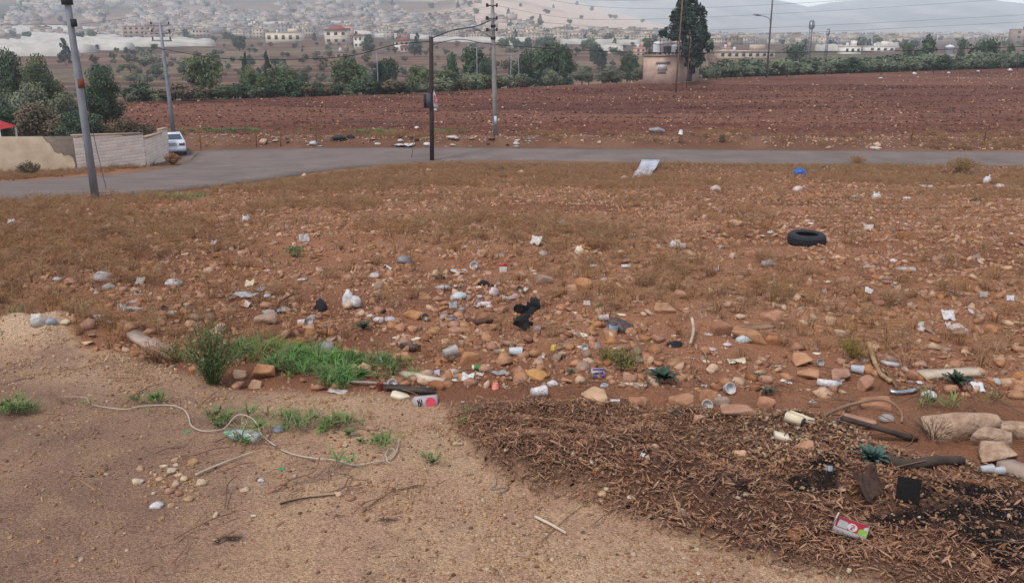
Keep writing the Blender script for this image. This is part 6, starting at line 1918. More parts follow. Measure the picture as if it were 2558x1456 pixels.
def g_cup(side=True, h=1.0):
    # opening radius larger than the base; unit length
    prof = [(.001, .02), (.26, .0), (.28, .03), (.36, .94), (.395, .96), (.395, 1.0), (.365, 1.0), (.34, .95), (.25, .06), (.001, .05)]
    V, F = lathe_geo(prof, 18)
    if side:
        V = lie(V, .36); V[:, 0] -= .5
        V[:, 2] -= (V[:, 0] + .5) * 0
    return MB().add(V, F)
def g_cupdown():
    V, F = lathe_geo([(.40, 0), (.40, .05), (.37, .05), (.27, .62), (.25, .64), (.001, .64)], 18); return MB().add(V, F)
def g_ring(h=.5):
    V, F = lathe_geo([(.44, 0), (.46, .03), (.46, h - .03), (.5, h), (.44, h), (.42, h - .05), (.42, .06), (.001, .05)], 20)
    c, s_ = math.cos(-1.05), math.sin(-1.05)
    V = np.stack([V[:, 0], V[:, 1] * c - V[:, 2] * s_ * -1, V[:, 1] * s_ * -1 + V[:, 2] * c], 1); V[:, 2] -= V[:, 2].min()
    return MB().add(V, F)
def g_bottle(seed=0):
    prof = [(.001, .015), (.13, .0), (.155, .03), (.158, .12), (.150, .16), (.158, .22), (.150, .30), (.158, .38), (.150, .46), (.158, .52), (.155, .62), (.12, .74), (.07, .84), (.05, .88), (.05, .95), (.062, .95), (.062, 1.0), (.001, 1.0)]
    V, F = lathe_geo(prof, 16)
    V = V * (1 + 0 * V); V[:, 0] *= (.82 + .1 * np.sin(V[:, 2] * 6 + seed))
    V = lie(V, .13); V[:, 0] = .5 - V[:, 0] if seed % 2 else V[:, 0] - .5
    return MB().add(V, F)
def g_can():
    V, F = lathe_geo([(.001, .02), (.17, .0), (.20, .03), (.20, .95), (.17, 1.0), (.16, .98), (.001, .98)], 18)
    V = lie(V, .2); V[:, 0] -= .5; return MB().add(V, F)
def g_slab(seed, d=.6, h=.14, n=6):
    r = np.random.default_rng(seed)
    an = np.sort(np.linspace(0, 6.283, n, endpoint=False) + r.uniform(-.35, .35, n))
    rad = r.uniform(.78, 1.0, n)
    P2 = [(math.cos(a) * q * .5, math.sin(a) * q * .5 * d) for a, q in zip(an, rad)]
    V = [(x, y, 0) for x, y in P2] + [(x * 1.0, y * 1.0, h * .82) for x, y in P2] + [(x * .95, y * .95, h) for x, y in P2]
    F = [tuple(range(n - 1, -1, -1)), tuple(range(2 * n, 3 * n))]
    for k in range(2):
        F += [(k * n + i, k * n + (i + 1) % n, (k + 1) * n + (i + 1) % n, (k + 1) * n + i) for i in range(n)]
    return MB().add(V, F)
def g_lid(h=.12):
    V, F = lathe_geo([(.48, 0), (.5, .01), (.5, h), (.46, h), (.44, h * .75), (.001, h * .75)], 20); return MB().add(V, F)
def g_rag(seed, h=.5):
    V, F = _ICO[3]; V = V.copy()
    V = V * (1 + .9 * n3(V, 1.8, seed) + .5 * np.abs(n3(V, 4, seed + 2)))[:, None] * np.array([.48, .36, .5 * h])
    V[:, 2] = np.maximum(V[:, 2], -.1) + .1
    return MB().add(V, F)
_cache = {}
def geo(ty, seed):
    key = (ty, seed)
    if key not in _cache:
        m = {'bag': lambda: g_bag(seed), 'earbag': lambda: g_bag(seed, 2, .8), 'tallbag': lambda: g_bag(seed, 1, 1.15), 'twobag': lambda: g_two(seed), 'wad': lambda: g_wad(seed), 'flatwad': lambda: g_wad(seed, .3), 'sheet': lambda: g_sheet(seed), 'flap': lambda: g_sheet(seed, .8, .22, .75),
             'card': lambda: g_sheet(seed, .55, .05, .25, .015, .05), 'standcard': lambda: g_sheet(seed, 1.15, .05, 1.25, .02, .03), 'cup': lambda: g_cup(), 'upcup': lambda: g_cup(False), 'cupdown': lambda: g_cupdown(), 'ring': lambda: g_ring(), 'bottle': lambda: g_bottle(seed), 'can': lambda: g_can(),
             'slab': lambda: g_slab(seed), 'tileshard': lambda: g_slab(seed, .7, .05, 5), 'block': lambda: g_slab(seed, .6, .28, 4), 'lid': lambda: g_lid(), 'rag': lambda: g_rag(seed), 'tallrag': lambda: g_rag(seed, 1.1), 'flatrag': lambda: g_rag(seed, .3)}[ty]()
        if ty in ('cup', 'can', 'ring', 'bottle', 'cupdown') and m.V:
            V = m.V[0]; k0 = (1 + .34 * n3(V, 2.4, seed + 40) + .16 * n3(V, 6, seed + 41))
            c0 = V.mean(0); V = c0 + (V - c0) * np.stack([.5 + .5 * k0, k0, k0], 1); V[:, 2] -= V[:, 2].min(); m.V[0] = V
        _cache[key] = m
    return _cache[key]
SMOOTH = {'bag', 'earbag', 'tallbag', 'twobag', 'wad', 'flatwad', 'sheet', 'flap', 'card', 'standcard', 'cup', 'upcup', 'cupdown', 'ring', 'bottle', 'can', 'lid', 'rag', 'tallrag', 'flatrag'}
_seedn = [0]
_lm = {}
def put(ty, u, v, w, m, name, cat, label, rz=None, sq=1.0, seed=None, group=None, dz=0.0):
    """an item lying at (u, v), w pixels wide"""
    if seed is None:
        _seedn[0] += 1; seed = _seedn[0] % 5
    if ty in ('cup', 'upcup', 'cupdown', 'ring', 'can', 'lid'): seed = 0
    key = (ty, seed, m)
    if key not in _lm:
        _lm[key] = geo(ty, seed).mesh(name, [PL[m]], ty in SMOOTH)
    p = at_field(u, v) if v > 150 and v < 240 else at(u, v); s = px2m(p, w)
    o = ob(name, _lm[key], None, (p.x, p.y, p.z + dz * s - .01 * s), (rl.normal() * .06, rl.normal() * .06, (rl.normal() * .35) if rz is None else math.radians(rz)), (s, s, s * sq))
    return tag(o, label, cat, group)
I = [
 ('earbag', 31, 562, 24, 'white', 'plastic_bag', 'bag', 'small white torn bag near the picture edge above dry weeds'),
 ('slab', 352, 568, 34, 'cream', 'packet', 'packet', 'cream packet with a reddish edge in the dry weeds'),
 ('flatrag', 318, 592, 26, 'rag', 'rag', 'rag', 'small black rag below the cream packet'),
 ('earbag', 615, 554, 26, 'white', 'plastic_bag', 'bag', 'small knotted white bag on the stony field below the road bend'),
 ('wad', 571, 560, 11, 'white', 'paper_scrap', 'paper', 'white scrap beside the small knotted white bag'),
 ('flatwad', 551, 545, 14, 'paper', 'paper_scrap', 'paper', 'flat white scrap behind the small knotted white bag'),
 ('wad', 266, 572, 12, 'dirty', 'paper_scrap', 'paper', 'small dirty scrap left of the cream packet'),
 ('flatrag', 284, 608, 34, 'brownrag', 'rag', 'rag', 'dark burnt rag below the small black rag'),
 ('bag', 258, 702, 56, 'clear', 'plastic_bag', 'bag', 'clear plastic bag half hidden in weeds beside a white ball'),
 ('bag', 272, 722, 32, 'greyclear', 'plastic_bag', 'bag', 'grey clear film lying below the clear plastic bag'),
 ('wad', 240, 733, 13, 'white', 'paper_ball', 'paper', 'round white paper ball in front of the clear bag'),
 ('bag', 2, 716, 26, 'white', 'plastic_bag', 'bag', 'white bag cut by the picture edge above the gravel heap'),
 ('bag', 143, 701, 22, 'lightblue', 'plastic_bag', 'bag', 'pale bluish small bag among dry weeds'),
 ('wad', 433, 713, 40, 'white', 'crumpled_paper', 'paper', 'white crumpled paper above the white cup in the weeds'),
 ('flap', 625, 716, 22, 'cream', 'card', 'card', 'cream card standing on a clear sheet'),
 ('sheet', 616, 740, 56, 'clear', 'plastic_sheet', 'plastic sheet', 'clear plastic sheet under the cream card'),
 ('wad', 652, 728, 26, 'foil', 'foil_packet', 'foil', 'shiny crumpled foil packet beside the cream card'),
 ('wad', 668, 742, 20, 'lightblue', 'wrapper', 'wrapper', 'bluish wrapper next to the shiny foil packet'),
 ('flap', 305, 776, 22, 'greenwhite', 'wrapper', 'wrapper', 'pale green wrapper standing beside a clear bottle'),
 ('bottle', 334, 776, 44, 'clear', 'plastic_bottle', 'bottle', 'clear crushed bottle leaning upward beside pale green wrapper'),
 ('upcup', 467, 776, 18, 'white', 'cup', 'cup', 'white cup standing in the weeds above green weed bush'),
 ('tallrag', 408, 782, 26, 'rag', 'rag', 'rag', 'black rag beside crumpled white tissue'),
 ('wad', 430, 786, 26, 'white', 'tissue', 'tissue', 'crumpled white tissue beside the black rag'),
 ('can', 251, 798, 34, 'paper', 'paper_roll', 'paper', 'small white paper roll lying on a tan stone'),
 ('bag', 236, 800, 20, 'greyclear', 'plastic_bag', 'bag', 'grey film lying beside the small paper roll'),
 ('bag', 128, 808, 30, 'bluegrey', 'plastic_bag', 'bag', 'blue grey bag on top of the pale gravel heap'),
 ('bag', 97, 812, 44, 'greyclear', 'plastic_bag', 'bag', 'grey film behind the pale gravel heap'),
 ('bag', 1018, 581, 20, 'greenbag', 'plastic_bag', 'bag', 'small green knotted bag alone in the stony field'),
 ('bag', 1008, 656, 40, 'bluegrey', 'plastic_bag', 'bag', 'smoky clear bag with a blue end in dry weeds'),
 ('wad', 1024, 659, 16, 'blue', 'plastic_scrap', 'plastic scrap', 'bright blue scrap inside the end of smoky bag'),
 ('wad', 992, 673, 12, 'white', 'paper_ball', 'paper', 'white ball in front of the smoky clear bag'),
 ('flap', 761, 604, 26, 'greyclear', 'plastic_sheet', 'plastic sheet', 'grey plastic flap on the field before dull green tuft'),
 ('upcup', 662, 655, 9, 'white', 'cup', 'cup', 'tiny white cup in the weeds right of clear film'),
 ('flatrag', 801, 676, 26, 'rag', 'rag', 'rag', 'small black rag beside a pale stick in weeds'),
 ('twobag', 879, 766, 52, 'white', 'plastic_bag', 'bag', 'large white carrier bag with two lobes standing in the weeds'),
 ('tallrag', 802, 776, 34, 'rag', 'rag', 'rag', 'black rag in tall dry weeds left of white carrier bag'),
 ('sheet', 691, 781, 66, 'greyclear', 'plastic_sheet', 'plastic sheet', 'grey plastic sheet lying behind the flat topped boulder'),
 ('cup', 756, 813, 22, 'white', 'cup', 'cup', 'white cup lying on its side, first of the pair by the boulder'),
 ('ring', 777, 810, 20, 'clear', 'cup', 'cup', 'clear cup showing its round rim beside the white cup'),
 ('bag', 778, 798, 20, 'greyclear', 'plastic_bag', 'bag', 'pale film crumpled behind the clear cup'),
 ('block', 810, 818, 26, 'slab', 'concrete_lump', 'rubble', 'pale porous lump beside the clear cup'),
 ('bag', 945, 804, 30, 'white', 'plastic_bag', 'bag', 'rounded white bag, first of the pair by the large tan stone'),
 ('bag', 974, 803, 32, 'clear', 'plastic_bag', 'bag', 'clear whitish bag, second of the pair by the large tan stone'),
 ('ring', 1063, 801, 20, 'tin', 'tin_can', 'tin', 'open rusty tin showing its dark inside by the tan stone'),
 ('slab', 1034, 850, 40, 'tile', 'stone_slab', 'slab', 'cream stone slab above the flat brown box'),
 ('block', 1026, 875, 60, 'brownbag', 'flat_box', 'box', 'flat brown box lying open below the cream slab'),
 ('tallbag', 812, 884, 48, 'greyclear', 'plastic_bag', 'bag', 'torn grey bag standing behind the lush green grass'),
 ('bag', 836, 884, 24, 'white', 'plastic_bag', 'bag', 'white end of torn bag resting in the grass'),
 ('bag', 935, 694, 30, 'dirty', 'plastic_bag', 'bag', 'dirty clear bag beside two white sticks'),
 ('rag', 1098, 696, 24, 'rag', 'rag', 'rag', 'small black rag below the spread white bag'),
 ('bottle', 1106, 723, 40, 'clear', 'plastic_bottle', 'bottle', 'clear crushed bottle lying behind the light blue film'),
 ('sheet', 1148, 681, 44, 'white', 'plastic_bag', 'bag', 'white bag spread flat left of red and white card'),
 ('ring', 1189, 674, 22, 'white', 'cup', 'cup', 'white ring shaped cup right of the spread white bag'),
 ('standcard', 1257, 680, 19, 'paper', 'printed_card', 'card', 'red and white printed card standing upright in the field'),
 ('lid', 1337, 684, 11, 'white', 'lid', 'lid', 'small round white lid in the middle of field'),
 ('rag', 1207, 712, 26, 'rag', 'rag', 'rag', 'black crumpled rag, first of two side by side'),
 ('flatrag', 1237, 716, 26, 'rag', 'rag', 'rag', 'flatter black rag, second of two side by side'),
 ('bag', 1146, 747, 42, 'lightblue', 'plastic_film', 'plastic film', 'light blue crumpled film in the scrap pile'),
 ('tallbag', 1234, 738, 32, 'pinkwhite', 'wrapper', 'wrapper', 'pinkish white wrapper standing above the cup roll'),
 ('sheet', 1274, 746, 42, 'pinkwhite', 'wrapper', 'wrapper', 'pinkish wrapper spread right of the standing wrapper'),
 ('upcup', 1197, 756, 18, 'white', 'cup', 'cup', 'white cup standing behind the pink clear roll'),
 ('ring', 1194, 767, 16, 'dirty', 'cup', 'cup', 'pinkish cup showing its rim below the white cup'),
 ('can', 1208, 766, 34, 'pinkwhite', 'wrapper', 'wrapper', 'pinkish clear roll of film beside the cup rim'),
 ('wad', 1221, 768, 17, 'white', 'tissue', 'tissue', 'white tissue at the end of the pinkish roll'),
 ('flap', 1132, 770, 22, 'foil', 'foil_sheet', 'foil', 'shiny foil flap above the stretched foil strip'),
 ('wad', 1153, 775, 18, 'foil', 'foil_wad', 'foil', 'crumpled foil wad right of the shiny foil flap'),
 ('sheet', 1138, 796, 40, 'foil', 'foil_strip', 'foil', 'stretched silver foil strip with a white tail'),
 ('wad', 1108, 795, 26, 'greyclear', 'plastic_bag', 'bag', 'small grey clear bag beside the silver foil strip'),
 ('ring', 1299, 733, 20, 'tin', 'tin_can', 'tin', 'open tin with a dark inside by the grey pyramid stone'),
 ('flap', 1312, 728, 14, 'paper', 'paper_scrap', 'paper', 'pale scrap standing beside the open tin'),
 ('lid', 1435, 802, 19, 'tin', 'round_lid', 'lid', 'round grey jar lid beside a white slab shard'),
 ('slab', 1442, 784, 26, 'tile', 'stone_slab', 'slab', 'white slab shard behind the round jar lid'),
 ('flap', 1338, 611, 28, 'paper', 'card', 'card', 'white card folded open in the middle distance'),
 ('bag', 1356, 638, 28, 'greyclear', 'plastic_bag', 'bag', 'smoky clear bag below the folded white card'),
 ('rag', 1352, 615, 16, 'rag', 'rag', 'rag', 'small black lump beside the folded white card'),
 ('tallbag', 1448, 636, 28, 'cream', 'plastic_bag', 'bag', 'yellowish white bag standing in the stony field'),
 ('can', 1563, 670, 24, 'white', 'cup', 'cup', 'white cup on its side before the crushed field can'),
 ('card', 1482, 665, 18, 'white', 'paper_scrap', 'paper', 'thin white scrap lying flat left of the side cup'),
 ('wad', 1492, 764, 14, 'green', 'plastic_scrap', 'plastic scrap', 'small bright green scrap above the jar lid'),
 ('tileshard', 1450, 836, 46, 'tile', 'tile', 'tile', 'cream square tile lying flat before the brown bag'),
 ('rag', 1543, 824, 66, 'brownbag', 'plastic_bag', 'bag', 'dark brown bag wrapped over a labelled jar'),
 ('cup', 1507, 803, 24, 'dirty', 'cup', 'cup', 'crushed white cup at the left end of the brown bag'),
 ('wad', 1341, 824, 22, 'white', 'paper_scrap', 'paper', 'crumpled white scrap at the foot of black rubber'),
 ('wad', 1152, 856, 16, 'greyclear', 'plastic_bag', 'bag', 'small grey clear bag below the silver foil'),
 ('bag', 1787, 476, 28, 'dirty', 'plastic_bag', 'bag', 'pale clear bag in weeds right of the metal board'),
 ('bag', 1997, 437, 34, 'blue', 'plastic_bag', 'bag', 'bright blue bag lying by the road edge'),
 ('wad', 1990, 430, 9, 'white', 'paper_scrap', 'paper', 'white scrap on top of the bright blue bag'),
 ('wad', 1992, 477, 28, 'pinkwhite', 'plastic_bag', 'bag', 'pinkish crumpled bag beyond the tyre'),
 ('tallbag', 1681, 618, 24, 'white', 'plastic_bag', 'bag', 'white peaked bag beside a black and white can'),
 ('wad', 1919, 664, 38, 'greyclear', 'glass_jar', 'jar', 'smoky glass jar below the round stone by the tyre'),
 ('can', 2025, 562, 15, 'white', 'paper_roll', 'paper', 'small white roll behind the tyre'),
 ('flatrag', 1870, 468, 18, 'rag', 'rag', 'rag', 'small black scrap between pale bag and blue bag'),
 ('tileshard', 1704, 710, 22, 'greenwhite', 'tile', 'tile', 'pale green tile shard in the dark furrow'),
 ('earbag', 2188, 496, 26, 'white', 'plastic_bag', 'bag', 'white carrier bag with handles standing in the dry weeds'),
 ('block', 2135, 494, 20, 'paper', 'carton', 'carton', 'pale carton beside the standing white carrier bag'),
 ('card', 2317, 468, 34, 'paper', 'card', 'card', 'long flat white card in the dry weeds'),
 ('flatwad', 2264, 498, 20, 'white', 'paper_scrap', 'paper', 'white scrap right of the standing carrier bag'),
 ('tallbag', 2464, 458, 26, 'white', 'plastic_bag', 'bag', 'white peaked bag in weeds near the straw bush'),
 ('bag', 2496, 471, 28, 'dirty', 'plastic_bag', 'bag', 'dirty white bag lying right of the white peaked bag'),
 ('flatrag', 2439, 503, 30, 'brownrag', 'rag', 'rag', 'dark red brown rag below the white peaked bag'),
 ('bottle', 2262, 679, 46, 'clear', 'plastic_bottle', 'bottle', 'clear squashed bottle lying among stones in the field'),
 ('rag', 2437, 648, 26, 'bluegrey', 'rag', 'rag', 'blue grey rag lying in the field right of clear bottle'),
 ('upcup', 2234, 718, 12, 'greenwhite', 'jar', 'jar', 'small pale jar in weeds below the clear bottle'),
 ('flap', 2169, 733, 20, 'white', 'paper_scrap', 'paper', 'white scrap left of the small pale jar'),
 ('wad', 2526, 586, 12, 'white', 'paper_scrap', 'paper', 'tiny white scrap near the picture edge'),
 ('slab', 445, 468, 1, 'paper', 'paper_scrap', 'paper', 'x'),
 ('lid', 467, 1079, 14, 'green', 'bottle_cap', 'cap', 'green bottle cap below the bend of white rope'),
 ('lid', 704, 1172, 14, 'green', 'bottle_cap', 'cap', 'green bottle cap on the pebble cluster'),
 ('bag', 695, 1078, 34, 'bluegrey', 'plastic_bag', 'bag', 'small grey knotted bag among green weeds'),
 ('card', 792, 906, 44, 'whitetile', 'tile', 'tile', 'white tile shard buried in the green grass'),
 ('upcup', 950, 977, 22, 'redcup', 'cup', 'cup', 'dull red crushed cup by the thin grey plank'),
 ('ring', 984, 969, 24, 'white', 'cup', 'cup', 'white cup with a ring rim right of the red cup'),
 ('sheet', 844, 980, 44, 'paper', 'paper_scrap', 'paper', 'torn white paper at the front edge of grass'),
 ('bag', 955, 906, 36, 'lightblue', 'plastic_dish', 'dish', 'clear bluish dish at the end of green grass'),
 ('wad', 650, 905, 1, 'white', 'paper_scrap', 'paper', 'x'),
 ('cupdown', 1254, 887, 22, 'yellow', 'cup', 'cup', 'small yellow cup upside down, left of the printed cup'),
 ('cupdown', 1383, 876, 22, 'yellow', 'cup', 'cup', 'small yellow cup upside down, right of broken white plate'),
 ('cup', 1287, 889, 32, 'lightblue', 'cup', 'cup', 'white paper cup with blue rim lying by the yellow cup'),
 ('cup', 1124, 892, 36, 'greyclear', 'cup', 'cup', 'grey crumpled cup with a dark mouth'),
 ('sheet', 1076, 938, 48, 'clear', 'plastic_bag', 'bag', 'clear crinkled bag above the pale timber beam'),
 ('flatwad', 1141, 934, 26, 'paper', 'paper_scrap', 'paper', 'pale crumpled paper above the torn white cup'),
 ('flap', 1168, 954, 30, 'white', 'cup', 'cup', 'torn white foam cup above the brown stone'),
 ('flatwad', 1138, 951, 20, 'white', 'paper_scrap', 'paper', 'white curled scrap left of torn foam cup'),
 ('cupdown', 1237, 971, 24, 'pink', 'lid', 'lid', 'pink plastic lid upside down above the mulch'),
 ('tileshard', 1262, 965, 18, 'greenwhite', 'tile', 'tile', 'small pale tile shard right of the pink lid'),
 ('slab', 998, 992, 66, 'tile', 'stone_slab', 'slab', 'flat cream paving slab at the tan ground edge'),
 ('bag', 1380, 963, 30, 'white', 'plastic_bag', 'bag', 'white crumpled bag left of the thin round slab'),
 ('cup', 1344, 992, 38, 'white', 'cup', 'cup', 'white foam cup lying with its mouth to the viewer'),
 ('sheet', 1250, 934, 42, 'greyclear', 'plastic_tray', 'tray', 'clear plastic tray right of the green can'),
 ('tileshard', 1347, 892, 36, 'whitetile', 'plate_shard', 'plate', 'broken white plate between the two yellow cups'),
 ('flatwad', 1010, 842, 1, 'white', 'paper_scrap', 'paper', 'x'),
 ('tileshard', 989, 843, 20, 'whitetile', 'tile', 'tile', 'small white tile shard left of the cream slab'),
 ('flatrag', 1331, 940, 60, 'ochrerag', 'bark_piece', 'bark', 'curled tan bark above white foam cup'),
 ('slab', 1449, 868, 26, 'tile', 'plate_shard', 'plate', 'cream broken plate pieces beside a small jar'),
 ('ring', 1458, 875, 18, 'white', 'jar', 'jar', 'small white jar beside the cream plate pieces'),
 ('bag', 1598, 904, 26, 'greyclear', 'plastic_bag', 'bag', 'clear grey bag beside the fine green weed'),
 ('block', 1628, 924, 20, 'whitetile', 'stone_lump', 'rubble', 'small white lump behind the dark thistle'),
 ('bag', 1858, 854, 44, 'lightblue', 'plastic_bag', 'bag', 'clear crumpled bag with light creases by the pointed brown stone'),
 ('can', 1838, 843, 26, 'white', 'can', 'can', 'white crushed can behind the clear crumpled bag'),
 ('rag', 1685, 867, 40, 'rag', 'rag', 'rag', 'black rag beside the white forked stick'),
 ('sheet', 1840, 905, 46, 'cream', 'crumpled_paper', 'paper', 'cream crumpled paper on dark soil'),
 ('ring', 1815, 982, 30, 'white', 'lid', 'lid', 'white round lid set in a dark ring'),
 ('cup', 1535, 1014, 24, 'white', 'cup', 'cup', 'white cup leaning on the long pale stone'),
 ('ring', 1764, 1024, 28, 'white', 'cup', 'cup', 'white ring handled cup in front of ochre stone'),
 ('slab', 1554, 788, 28, 'tile', 'tile', 'tile', 'thin cream tile shard behind the brown bag'),
 ('flap', 2366, 800, 34, 'white', 'paper_scrap', 'paper', 'white glossy scrap folded up in the right field'),
 ('flap', 2426, 785, 18, 'white', 'paper_scrap', 'paper', 'small white card standing right of the glossy scrap'),
 ('cupdown', 2298, 818, 22, 'greenwhite', 'cup', 'cup', 'pale greenish cup standing upside down in the field'),
 ('rag', 2390, 828, 44, 'dirty', 'rag', 'rag', 'dirty pinkish rag draped over a grey stone'),
 ('slab', 2225, 912, 58, 'white', 'card', 'card', 'large white card with a torn corner'),
 ('wad', 2258, 922, 16, 'white', 'paper_scrap', 'paper', 'white crumb at the torn corner of the large card'),
 ('cup', 2139, 933, 30, 'clear', 'cup', 'cup', 'clear cup lying by the curled palm strip'),
 ('tileshard', 1966, 953, 42, 'whitetile', 'tile', 'tile', 'white curved tile shard beside the thistle'),
 ('can', 2064, 966, 50, 'white', 'cup_stack', 'cup', 'stack of white cups lying before the wedge stone'),
 ('ring', 2090, 962, 18, 'clear', 'cup', 'cup', 'clear cup standing at the end of the cup stack'),
 ('ring', 2044, 914, 20, 'greyclear', 'cup', 'cup', 'smoky cup lying open left of the dry wispy weed'),
 ('slab', 2041, 885, 26, 'tile', 'shell_scrap', 'plastic scrap', 'pale oval dish above the smoky open cup'),
 ('bag', 2320, 992, 38, 'white', 'plastic_bag', 'bag', 'white crumpled bag right of the chrome tube'),
 ('flap', 2440, 978, 34, 'whitetile', 'tile', 'tile', 'white curled shard under the end of the long beam'),
 ('rag', 2415, 950, 28, 'black', 'rag', 'rag', 'black rag hung on the long white beam'),
 ('wad', 2490, 958, 34, 'clear', 'plastic_cup', 'cup', 'crushed clear cup right of the long white beam'),
 ('bag', 2213, 1052, 44, 'greyclear', 'plastic_bottle', 'bottle', 'crushed clear jug under the curved branch'),
 ('wad', 2176, 1056, 22, 'dirty', 'paper_scrap', 'paper', 'dirty white scrap left of the crushed clear jug'),
 ('bag', 2030, 1008, 22, 'dirty', 'plastic_bag', 'bag', 'dirty white wad beside the blocky pink stone'),
 ('block', 1952, 1100, 62, 'tile', 'stone_block', 'block', 'cream cut block lying at the top of the mulch'),
 ('cup', 2463, 1182, 30, 'clear', 'cup', 'cup', 'clear plastic cup lying below the lumpy boulder'),
 ('cup', 2492, 1186, 30, 'clear', 'cup', 'cup', 'second clear plastic cup nearer the grey log'),
 ('flap', 2169, 1240, 88, 'bark', 'bark_piece', 'bark', 'dark brown sheet of bark on the mulch above juice carton'),
 ('standcard', 2265, 1252, 54, 'char', 'charred_board', 'charred wood', 'charred black board end sticking up from the mulch'),
 ('wad', 2071, 1174, 22, 'bluegrey', 'crushed_can', 'can', 'small crushed bluish can on the mulch'),
 ('flap', 1604, 1140, 12, 'lightblue', 'wrapper', 'wrapper', 'tiny pale blue wrapper standing on the mulch'),
 ('wad', 391, 1266, 32, 'white', 'fluff', 'fluff', 'tuft of white fluff below the pebble cluster'),
 ('wad', 652, 1202, 18, 'lightblue', 'tissue', 'tissue', 'pale blue white tissue in the second pebble cluster'),
 ('rag', 1420, 956, 1, 'rag', 'rag', 'rag', 'x'),
 ('bag', 1561, 452, 26, 'slab', 'concrete_lump', 'rubble', 'pale lump of rubble below the metal board'),
 ('sheet', 1012, 365, 46, 'white', 'plastic_sheet', 'plastic sheet', 'white plastic sheet lying on the far road edge'),
 ('wad', 1068, 364, 20, 'white', 'paper_scrap', 'paper', 'white scrap on verge right of the white sheet'),
 ('flatrag', 845, 349, 40, 'black', 'bin_bag', 'bag', 'black rubbish bag on the bank beyond the road'),
 ('rag', 875, 345, 20, 'rag', 'rag', 'rag', 'small black rag right of the black rubbish bag'),
 ('sheet', 925, 350, 26, 'white', 'plastic_bag', 'bag', 'white bag on the red bank left of timber pole'),
 ('wad', 782, 362, 20, 'lightblue', 'plastic_bag', 'bag', 'pale turquoise bag at the road edge by a fence post'),
 ('flatrag', 1130, 346, 30, 'dirty', 'rubble_heap', 'rubble', 'pale heap of cloth and rubble right of timber pole'),
 ('bag', 1041, 322, 14, 'white', 'plastic_bag', 'bag', 'small white bag at the edge of the ploughed field'),
 ('flatwad', 1640, 330, 40, 'greyclear', 'plastic_sheet', 'plastic sheet', 'grey plastic sheet caught on the far verge'),
 ('bag', 2520, 162, 12, 'white', 'plastic_bag', 'bag', 'white bag at far field edge nearest the picture side'),
 ('bag', 2441, 166, 9, 'white', 'plastic_bag', 'bag', 'white bag at the far field edge, second from the side'),
 ('bag', 2368, 172, 10, 'white', 'plastic_bag', 'bag', 'white bag at the far field edge, third from the side'),
 ('bag', 2282, 177, 12, 'white', 'plastic_bag', 'bag', 'white bag on the far field edge, fourth from the side'),
 ('flatwad', 2200, 198, 14, 'white', 'paper_scrap', 'paper', 'white scrap lying in the ploughed field'),
 ('flatwad', 1838, 400, 1, 'white', 'paper_scrap', 'paper', 'x'),
 ('slab', 2185, 372, 34, 'paper', 'board', 'board', 'pale flat board at the far edge of the road'),
]
for it in I:
    if it[2] and it[3] > 1:
        put(*it)
# printed card: its red band
p = at(1257, 680); s = px2m(p, 19)
t_ = [o for o in COL.objects if o.name.startswith('printed_card')][0]
t_.rotation_euler = (0, 0, .1)
ob('red_band', MB().box((0, 0, 0), (1.04, .05, .34)).mesh('red_band', [PL['red']]), t_, (0, .11, .96), (-.32, 0, 0))
rs_ = np.random.default_rng(404)
for i in range(95):
    u = rs_.uniform(1000, 2540) if i < 75 else rs_.uniform(20, 1000); v = rs_.uniform(560, 1010) if i < 75 else rs_.uniform(560, 860)
    if v > np.interp(u, _PLU, _PLV) - 12: continue
    l = int(np.argmin(np.hypot(u - LU, (v - LV) * 1.6)))
    ty = ['wad', 'flatwad', 'sheet', 'flap', 'tileshard'][int(rs_.integers(5))]
    mk = ['white', 'paper', 'dirty', 'clear', 'cream', 'greyclear', 'pinkwhite'][int(rs_.integers(7))]
    kd = {'wad': 'crumpled', 'flatwad': 'flattened', 'sheet': 'spread', 'flap': 'curled', 'tileshard': 'flat'}[ty] + ' ' + {'white': 'white', 'paper': 'off white', 'dirty': 'dirty', 'clear': 'clear', 'cream': 'cream', 'greyclear': 'smoky', 'pinkwhite': 'pinkish'}[mk]
    rel = 'just behind ' if v < LV[l] - 14 else 'just in front of ' if v > LV[l] + 14 else 'level with '
    put(ty, u, v, rs_.uniform(9, 24), mk, 'litter_scrap', 'litter', 'small %s litter scrap %s%s' % (kd, rel, LAND[l][0]), None, 1.0, None, 'small %s litter scraps %s%s' % (kd, rel, LAND[l][0]))
for i in range(46):
    u = rs_.uniform(460, 1330); v = rs_.uniform(336, 368)
    ty = ['wad', 'flatwad', 'sheet', 'flatrag', 'tileshard'][int(rs_.integers(5))]
    mk = ['paper', 'dirty', 'slab', 'brownrag', 'rag', 'greyclear', 'bark'][int(rs_.integers(7))]
    kd = {'paper': 'off white', 'dirty': 'dirty white', 'slab': 'grey', 'brownrag': 'brown', 'rag': 'black', 'greyclear': 'smoky', 'bark': 'dark brown'}[mk]
    wh = 'beside the white car' if u < 620 else 'between the rusty fence posts' if u < 800 else 'left of the timber pole' if u < 1060 else 'between the two road poles' if u < 1220 else 'beyond the power pole'
    put(ty, u, v, rs_.uniform(7, 17), mk, 'verge_scrap', 'litter', '%s dumped scrap on the far bank %s' % (kd, wh), None, 1.0, None, '%s dumped scraps on the far bank %s' % (kd, wh))
